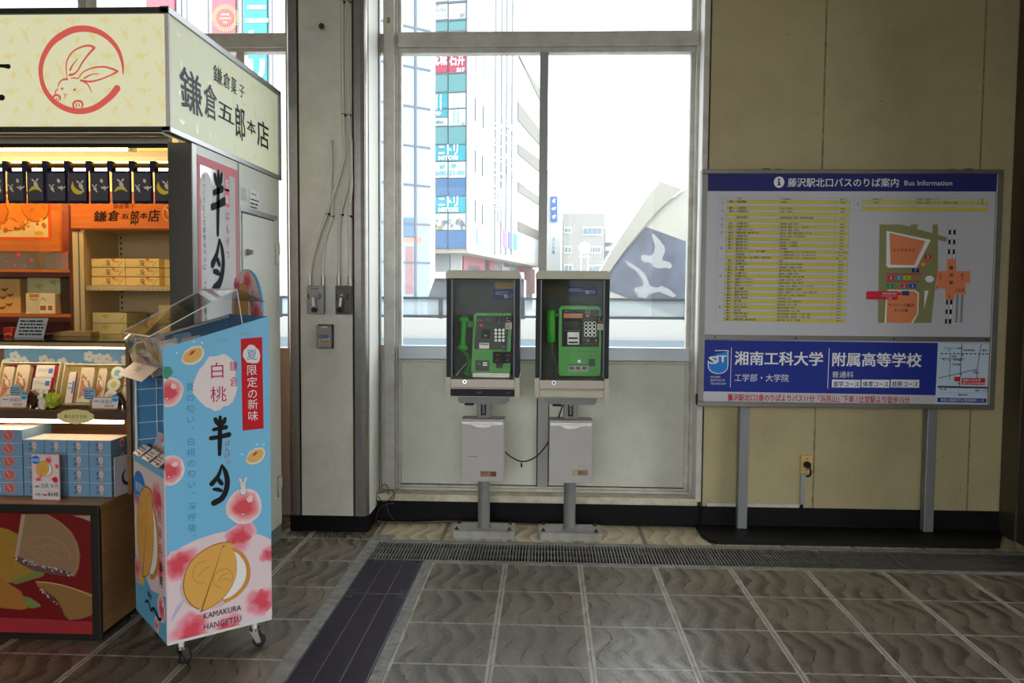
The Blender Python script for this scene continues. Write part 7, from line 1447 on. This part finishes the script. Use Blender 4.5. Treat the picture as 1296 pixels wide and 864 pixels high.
for y0, y1, mt, k in lay:
    for x0, x1, j in ((544.2, 566.9, 0), (568.1, 589.6, 1)):
        mm = mt if mt else (CYAN if j == 0 else SIGNW); nmn = 'sign_panel' if k else 'window_panel'
        if k == 'c2' and j == 0: pan(y0, y0+11, x0, x1, CYAN, nmn); pan(y0+11, y1, x0, x1, SIGNW, nmn)
        else: pan(y0, y1, x0, x1, mm, nmn)
    if k == 'r': qt('成城', 546, 566, y0+11, 1.0, WHI, .012); qt('石井', 569, 588, y0+11, 1.0, WHI, .012); qt('B1F', 578.5, 588, y0+20, .4, WHI, .02)
    elif k == 'n': qt('ニトリ', 555.5, 579.5, y0+12, .9, WHI, .03); qt('NITORI', 555.5, 579.5, y1-1.6, .4, WHI, .04)
    elif k == 't': qt('6F・7F', 557, 577.5, y0+9, .45, CY_); qt('10:00-21:00', 547, 588, y0+17.5, .45, CY_, .01)
    elif k == 'c1':
        for i in range(2): a = QF.px(553+i*5, y0+2); QF.text('保険の総合代理店'[i*0:], a[0], a[1], .16, WHI, 3, vert=True, pitch=.14)
        for i in range(2): a = QF.px(575+i*5, y0+3); QF.text('ほけんの窓口', a[0], a[1], .18, ink((150, 170, 176)), 3, vert=True, pitch=.18)
    elif k == 'c2':
        qt('Aflac', 548.5, 562, y0+18.5, .3, CYW, .02); a = QF.px(555, y0+5.5); QF.blob(a[0], a[1], .16, WHI, 3, seed=4, rough=.4)
        for i in range(2): a = QF.px(575+i*5, y0+2); QF.text('保険代理店', a[0], a[1], .2, ink((100, 190, 196)), 3, vert=True, pitch=.2)
        qt('7F', 584, 588.5, y1-1.5, .25, ink((130, 150, 160)))
    elif k == 's8': qt('まなか', 545.5, 556, y0+6, .3, ink((150, 170, 176))); qt('メンタル', 551, 565, y0+11, .3, ink((150, 170, 176))); qt('クリニック', 546, 565, y0+19, .25, ink((160, 176, 180))); qt('8F', 582, 588.5, y0+18, .4, ink((140, 160, 170)))
    elif k == 'p':
        rn = random.Random(5)
        for i in range(40): x, y = rn.uniform(546, 588), rn.uniform(y0+8, y1-2); a = QF.px(x, y); QF.blob(a[0], a[1], rn.uniform(.06, .2), ink([(150, 160, 160), (110, 130, 120), (196, 176, 130), (230, 230, 226), (120, 130, 146)][i % 5]), 2+i*.1, seed=i, n=8)
    elif k == 'r0': qt('オーケーストア', 546, 588, y1-3, .5, ink((230, 190, 200)), .02)
QF.obj('sign_lettering', bt)
b = MB()
for x in (543.6, 567.5, 590.6):
    a, c = PF.px(x-.6, 316), PF.px(x+.6, -60); b.prism([(a[0], a[1]), (c[0], a[1]), (c[0], c[1]), (a[0], c[1])], Cn, eR, ZZ, PF.n*.12, MUL)
for y0, y1, mt, k in lay: a, c = PF.px(543.5, y1+.7), PF.px(590.6, y1-.1); b.prism([(a[0], a[1]), (c[0], a[1]), (c[0], c[1]), (a[0], c[1])], Cn, eR, ZZ, PF.n*.11, MUL)
b.obj('sign_frame', bt)
# side facade
def sp(x0, x1, y0, y1, mt, name, d=.06):
    (a0, a1), (c0, c1) = PS.px(x0, y1), PS.px(x1, y0); a2 = PS.px(x0, y0)[1]; return MB().prism([(a0, a1), (c0, a1), (c0, a2), (a0, a2)], Cn, eD, ZZ, PS.n*d, mt).obj(name, bt)
SLIT = mat('slit_window', (70, 84, 96), rough=.3)
for x0, x1, y0, y1 in ((599.3, 601.8, 253, 281.5), (608.6, 611.2, 258, 284), (599.3, 601.8, 190, 218), (608.6, 611.2, 196.5, 223), (599.5, 602, 124, 153), (609.4, 612, 134, 162), (600, 602, 70, 90), (610, 612, 72, 98)): sp(x0+1.7, x1, y0, y1, SLIT, 'slit_window', .05)
w_ = sp(602.8, 611, 289, 310.5, mat('cyan_pale_sign', (120, 200, 206), rough=.4), 'window_sign')
for x0, x1, y0, y1, mt in ((604, 610, 291.5, 301.5, SIGNW), (604, 610, 303.5, 308.5, SIGNW)): sp(x0, x1, y0, y1, mt, 'window_sign', .09)
FR = mat('banner_rail', (180, 184, 188), rough=.5)
for x0, x1, cc, y0, y1 in ((627.6, 632.6, (120, 126, 196), 240, 281), (635.3, 639.6, (196, 110, 176), 289.5, 312), (641.6, 646.6, (110, 116, 190), 293, 314.5), (648.8, 653, (90, 186, 196), 295, 316)):
    sp(x0, x1, -40, 318, SIGNW, 'banner', .10); sp(x0, x1, y0, y1, mat('banner_%d' % cc[0], cc, rough=.5), 'banner_print', .14); sp(x0-.5, x0-.1, -40, 322, FR, 'banner_rail', .12)
PS2 = Print(Cn+PS.n*.14, eD, ZZ, lift=.03); PS2.step = .006
for i, ch in enumerate('ビックカメラ'): a = PS2.px(630.1, 160+i*20); PS2.text(ch, a[0], a[1]-.4, 1.0, WHI, 3, al='C', xs=6)
for i, ch in enumerate('薬くすり酒'): a = PS2.px(644, 160+i*14); PS2.text(ch, a[0], a[1]-.3, .8, ink((170, 170, 210)), 3, al='C', xs=7)
PS2.obj('banner_lettering', bt)
DK = mat('parking_opening', (120, 116, 104), rough=.7)
for pts in (([(655.5, 70), (659, 73), (664.5, 88), (683, 127), (683, 113)]), ([(655.5, 129), (683, 164), (683, 184), (655.5, 152.5)]), ([(655.5, 182), (683, 202), (683, 218), (655.5, 195)]), ([(655.5, 230), (683, 250), (683, 260.5), (655.5, 242)]), ([(655.5, 279.5), (683, 293.5), (683, 303.5), (655.5, 292.5)])):
    slab(PS, pts, .05, DK, 'parking_opening', bt)
PG = Print(q(-1.8, 2.0), eD, ZZ, lift=.02)
for pts, mt in (([(585, 320.5), (624, 331), (624, 372), (585, 372)], mat('red_shop_wall', (190, 92, 92), rough=.6)), ([(634, 330), (644, 333), (644, 372), (634, 372)], mat('shop_white', (206, 206, 206), rough=.6)), ([(636, 332), (643.5, 334), (643.5, 338.5), (636, 337)], mat('red_shop_sign', (190, 60, 70), rough=.5)), ([(655, 336), (676, 340.5), (676, 372), (655, 372)], mat('red_shop_wall', (190, 92, 92))), ([(590.5, 335), (606, 337.5), (606, 372), (590.5, 372)], GL), ([(612, 325), (618, 327), (618, 372), (612, 372)], mat('dark_gap', (70, 70, 76), rough=.6))):
    slab(PG, pts, .12, mt, 'shop_front', bt)
PGF = Print(q(-7.2, 2.0), eR, ZZ, lift=.02)
for pts, mt in (([(551, 320), (569.5, 320), (569.5, 372), (551, 372)], mat('shop_shutter', (176, 178, 178), rough=.6)), ([(570.5, 321), (585, 321), (585, 372), (570.5, 372)], mat('shop_tile', (206, 206, 200), rough=.6)), ([(549, 318), (551, 318), (551, 372), (549, 372)], MUL)): slab(PGF, pts, .1, mt, 'shop_front', bt)
# glass tower at the left
bg_ = thing('glass_tower', 'pale curtain-glass building corner beside the stacked sign panels, outside the window', 'building', at(525, 376, 52) - Vector((0, 0, at(525, 376, 52).z)))
C2 = at(525.5, 376, 52); C2.z = 0; a2 = math.radians(51.5); d2 = Vector((math.sin(a2), math.cos(a2), 0))
b = MB(); n2 = Vector((d2.y, -d2.x, 0)); b.obox(C2-d2*3.2, d2*4.3, -n2*2, Vector((0, 0, 45)), GL); b.obj('glass_wall', bg_); MB().obox(C2-d2*3.2+Vector((0, 0, .1)), d2*4.2, n2*.02, Vector((0, 0, at(515, 274, 52).z-.1)), mat('curtain_glass_dark', (132, 150, 168), rough=.15, spec=.8)).obj('lower_glass', bg_)
PGt = Print(C2, d2, ZZ, lift=.02); b = MB()
for k in range(-1, 18):
    zz = 1.0+k*2.46; b.obox(C2-d2*3.2+Vector((0, 0, zz)), d2*4.3, n2*.06, Vector((0, 0, .12)), MUL)
for dd in (-3, 0): b.obox(C2+d2*(dd-.06), d2*.14, n2*.08, Vector((0, 0, 45)), MUL)
b.obj('mullion_grid', bg_)
b = MB(); a, c = at(531.5, 376, 54), at(543, 376, 54); b.box(a.x, c.x, 54, 57, 0, 45, BG); b.obj('end_column', bg_)
for y0, y1, x0, x1, cc in ((276, 300, 508, 524.5, (84, 122, 160)), (300, 306, 508, 534, (206, 140, 116)), (312, 372, 513, 523, (158, 116, 120))):
    a, c = PGt.px(x0, y1), PGt.px(x1, y0); MB().prism([(a[0], a[1]), (c[0], a[1]), (c[0], c[1]), (a[0], c[1])], C2, d2, ZZ, n2*.03, mat('tower_poster_%d' % cc[0], cc, rough=.5)).obj('window_poster', bg_)
# parapet with railing
t = thing('parapet', 'white parapet of the station deck outside the window', 'parapet', (0, 9.2, 0)); z1 = at(650, 404, 9.2).z
b = MB(); b.box(-14, 12, 9.2, 9.45, -.1, z1, mat('parapet_white', (216, 216, 214), rough=.6)); b.obj('wall', t); b = MB(); b.box(-14, 12, 9.15, 9.2, -.1, at(540, 428, 9.15).z, mat('parapet_base_blue', (150, 170, 184), rough=.5)); b.obj('base_band', t)
t = thing('deck_railing', 'grey railing with glass infill on the white parapet', 'railing', (0, 9.3, z1)); zr1 = at(540, 375.5, 9.3).z; RM = mat('railing_grey', (76, 84, 92), rough=.4, metal=.5)
b = MB(); b.box(-14, 12, 9.28, 9.34, zr1-.03, zr1, RM); b.obj('handrail', t); b = MB(); b.box(-14, 12, 9.29, 9.33, z1+.01, z1+.04, RM); b.obj('lower_rail', t)
px0 = at(558, 390, 9.3).x
for i in range(-4, 8): MB().box(px0+i*.47*2-.025, px0+i*.47*2+.025, 9.285, 9.335, z1, zr1-.02, RM).obj('post', t)
b = MB(); b.box(-14, 12, 9.306, 9.312, z1+.04, zr1-.03, glass('frosted_infill', tint=(220, 232, 236), dust_haze=.25)); b.obj('glass_infill', t)
a, c = at(541, 378, 13), at(600, 352.5, 13); t = thing('grey_booth', 'dark grey slanted canopy box behind the railing', 'booth', ((a.x+c.x)/2, 13, 0)); b = MB(); cc = c.x+.8
b.prism([(a.x, -.1), (cc, -.1), (cc, c.z), (a.x+.12, c.z), (a.x, a.z)], (0, 13, 0), U, Vv, (0, 1.5, 0), mat('booth_grey', (88, 94, 102), rough=.5)); b.obj('body', t); b = MB(); b.box(a.x+.05, cc, 12.9, 13.1, c.z, c.z+.1, BW); b.obj('canopy_edge', t)
# concrete stair wall with the bird mural
Y = 10.5; t = thing('mural_wall', 'arched concrete wall painted with two white birds on dark blue', 'wall', at(815, 440, Y)-Vector((0, 0, at(815, 440, Y).z)))
P = Print((0, Y, 0), U, Vv); CON = mat('concrete_pale', (196, 192, 182), rough=.7, dirt=(.8, .5, (160, 154, 140), 0, 3))
inner = [(863, 242), (850, 251), (836, 263), (820, 280), (806, 297), (790, 317), (773, 341), (762, 358)]
outer = [(761.5, 340), (774, 318), (790, 293), (806, 269), (820, 248), (835, 230)]
body = [P.px(*v) for v in ((700, 372), (762, 358))]+[P.px(*v) for v in inner[::-1][1:]]+[P.px(*v) for v in ((880, 232), (960, 250))]
base = [(body[-1][0], -.1), (body[0][0], -.1)]
MB().prism(body+base, (0, Y, 0), U, Vv, (0, .5, 0), CON).obj('wall', t)
rim = [P.px(*v) for v in outer]+[P.px(*v) for v in ((863, 240), (875, 232))][:1]+[P.px(*v) for v in inner[1:]]+[P.px(746, 366)]
MB().prism(rim, (0, Y-.05, 0), U, Vv, (0, .55, 0), mat('concrete_rim', (176, 174, 164), rough=.7, dirt=(.8, .5, (140, 136, 124), 0, 3))).obj('arch_rim', t)
P = Print((0, Y, 0), U, Vv, lift=.004); MUR = mat('mural_blue', (80, 86, 102), rough=.7, dirt=(1.2, .5, (112, 120, 142), 0, 3))
P.pxpoly([(817.4, 287), (861, 302.7), (900, 317), (900, 418), (859, 402), (773, 369), (768, 366), (768, 345), (773, 339)], MUR, 1)
bird = lambda pts: P.pxpoly([(685+x*195/766, 220+y*220/864) for x, y in pts], ink((176, 178, 180)), 3)
bird([(548, 296), (562, 300), (590, 330), (612, 360), (616, 385), (605, 410), (600, 428), (640, 440), (652, 458), (640, 472), (618, 466), (585, 470), (560, 462), (540, 440), (510, 440), (496, 425), (498, 398), (512, 402), (545, 408), (560, 390), (566, 360), (556, 330)])
bird([(416, 430), (440, 440), (480, 465), (515, 495), (530, 530), (538, 555), (575, 565), (600, 556), (640, 575), (672, 605), (655, 614), (620, 600), (585, 585), (560, 592), (530, 600), (515, 626), (500, 612), (478, 610), (480, 596), (462, 585), (464, 565), (500, 560), (508, 545), (500, 520), (470, 480), (430, 456)])
P.pxstroke([(773, 361.5), (820, 361), (880, 360.5)], .5, ink((120, 128, 146)), 2); P.obj('mural', t)
# houses farther off
t = thing('tile_office', 'pale tiled office building with small windows far behind the railing', 'building', at(735, 376, 85)); Y = 85; a, c = at(712, 376, Y), at(766, 238, Y); MB().box(a.x, c.x, Y, Y+15, -.1, at(735, 270, Y).z, mat('office_tile', (176, 174, 166), rough=.6)).obj('wall', t)
P = Print((0, Y, 0), U, Vv, lift=.05)
for x0, x1, y0, y1 in ((714, 723.5, 287, 295.5), (737, 762, 287, 298), (714, 723.5, 311, 321), (746, 760, 311, 321), (714, 725, 334, 345), (745, 762, 335, 345)):
    q_ = slab(P, [(x0, y0), (x1, y0), (x1, y1), (x0, y1)], .06, SIGNW, 'window', t); k = 2 if x1-x0 < 14 else 4
    for i in range(k): slab(P, [(x0+1+(x1-x0-1)*i/k, y0+2), (x0+(x1-x0-1)*(i+1)/k, y0+2), (x0+(x1-x0-1)*(i+1)/k, y1-2), (x0+1+(x1-x0-1)*i/k, y1-2)], .1, mat('office_glass', (120, 140, 150), rough=.3), 'pane', t)
b = MB(); a, c = at(712, 269, Y), at(762, 257, Y); b.box(a.x, c.x, Y+.5, Y+.7, a.z-.3, a.z, FR); b.obj('roof_sign_rail', t); P = Print((0, Y+.4, 0), U, Vv); a, c = P.px(713, 267), P.px(761, 267); P.text('ーミーらいふ', a[0], a[1], .9, CY_, 1, fit=c[0]-a[0], bold=.03); P.obj('roof_lettering', t)
t = thing('slim_tower', 'slim white building with a blue vertical sign far outside the window', 'building', at(702, 376, 105)); Y = 105; a, c = at(688, 376, Y), at(711, 215, Y); MB().box(a.x, c.x, Y, Y+6, -.1, c.z, BW).obj('wall', t)
P = Print((0, Y, 0), U, Vv, lift=.05); slab(P, [(697, 249), (705, 249), (705, 280), (697, 280)], .3, mat('blue_sign', (74, 110, 190), rough=.5), 'vertical_sign', t); P = Print((0, Y-.3, 0), U, Vv, lift=.03)
for i, y in enumerate((254, 264, 274)): a = P.px(701, y); P.blob(a[0], a[1], .2, WHI, 2, seed=i, rough=.5)
P.obj('sign_marks', t); P = Print((0, Y, 0), U, Vv, lift=.05); a = P.px(700.5, 300); P.text('さいか屋', a[0], a[1], .5, ink((110, 130, 180)), 2, vert=True, pitch=.55); P.obj('lettering', t)
t = thing('balcony_flats', 'white flats with balconies beside the tiled office', 'building', at(772, 376, 95)); Y = 95; a, c = at(765, 376, Y), at(790, 288, Y); MB().box(a.x, c.x, Y, Y+10, -.1, c.z, BW).obj('wall', t)
for y in (303, 313, 325): b = MB(); a, c = at(765.5, y+5, Y), at(775, y, Y); b.box(a.x, c.x, Y-1.2, Y, a.z, c.z, SIGNW); b.obj('balcony', t)
t = thing('street_clock', 'round white street clock on a pole beyond the railing', 'clock', at(739, 376, 30)-Vector((0, 0, at(739, 376, 30).z+.1))); Y = 30; a = at(739.8, 313.5, Y); b = MB(); b.lathe((a.x, Y, a.z), [(.2, 0), (.215, .05), (.2, .1)], SIGNW, axis=(0, -1, 0), n=28); b.obj('clock_face', t)
b = MB(); b.box(a.x-.14, a.x-.11, Y-.05, Y, -.1, a.z-.1, SIGNW); b.box(a.x+.11, a.x+.14, Y-.05, Y, -.1, a.z-.1, SIGNW); b.box(a.x-.2, a.x+.2, Y-.06, Y, a.z-.36, a.z-.3, SIGNW); b.obj('pole', t)
Q = Print((0, Y-.1, 0), U, Vv, lift=.004); Q.stroke([(a.x, a.z), (a.x-.02, a.z+.13)], .016, ink((90, 96, 104)), 1, sm=False); Q.stroke([(a.x, a.z), (a.x+.09, a.z-.02)], .018, ink((90, 96, 104)), 2, sm=False); Q.obj('clock_hands', t)
# store front behind the kiosk
Y = 56; t = thing('banner_store', 'white store front with pink sunburst and cyan vertical signs, seen above the kiosk', 'building', at(150, 376, Y)-Vector((0, 0, at(150, 376, Y).z+.1))); a, c = at(-300, 376, Y), at(375, 376, Y); MB().box(a.x, c.x, Y, Y+12, -.1, 45, BW).obj('wall', t)
P = Print((0, Y, 0), U, Vv, lift=.04); PKS = mat('pink_sign', (206, 96, 112), rough=.5)
s1_ = slab(P, [(188, -60), (223, -60), (223, 130), (188, 130)], .3, PKS, 'vertical_sign', t); s2_ = slab(P, [(270.5, -60), (300, -60), (300, 130), (270.5, 130)], .3, PKS, 'vertical_sign', t); s3_ = slab(P, [(310.5, -70), (339.5, -70), (339.5, 180), (310.5, 180)], .3, CYAN, 'vertical_sign', t)
b = MB()
for x in (228, 235, 262, 305, 343): p0, p1 = P.px(x, 200), P.px(x+1, -60); b.box(p0[0], p1[0], Y-.15, Y, p0[1], p1[1], FR)
b.obj('facade_rail', t)
P = Print((0, Y-.3, 0), U, Vv, lift=.03); P.step = .006; a = P.px(285.5, 23); YLW = ink((240, 226, 150))
for i in range(36):
    u = 2*PI*i/36; r0, r1 = .62, .92; P.poly([(a[0]+r0*math.cos(u-.03), a[1]+r0*math.sin(u-.03)), (a[0]+r1*math.cos(u-.03), a[1]+r1*math.sin(u-.03)), (a[0]+r1*math.cos(u+.03), a[1]+r1*math.sin(u+.03)), (a[0]+r0*math.cos(u+.03), a[1]+r0*math.sin(u+.03))], YLW, 2)
P.ell(a[0], a[1], .58, .58, ink((222, 110, 110)), 2.5)
for i, s_ in enumerate(('SUMMER', 'CLEARANCE', 'SALE')): P.text(s_, a[0], a[1]+.16-i*.26, .2, ink((240, 226, 190)), 5, al='C', bold=.02, xs=.75)
a = P.px(205, 15); P.text('SALE', a[0], a[1]-.2, .45, WHI, 3, al='C', bold=.03)
def vb(x, y, ch, s_): a = P.px(x, y); P.text(ch, a[0], a[1]-s_*.38, s_, WHI, 3, al='C', bold=.05)
vb(325, 17, 'ニ', 1.75); vb(325, 53, 'ト', 1.75); vb(325, 88, 'リ', 1.75); P.obj('sign_lettering', t)
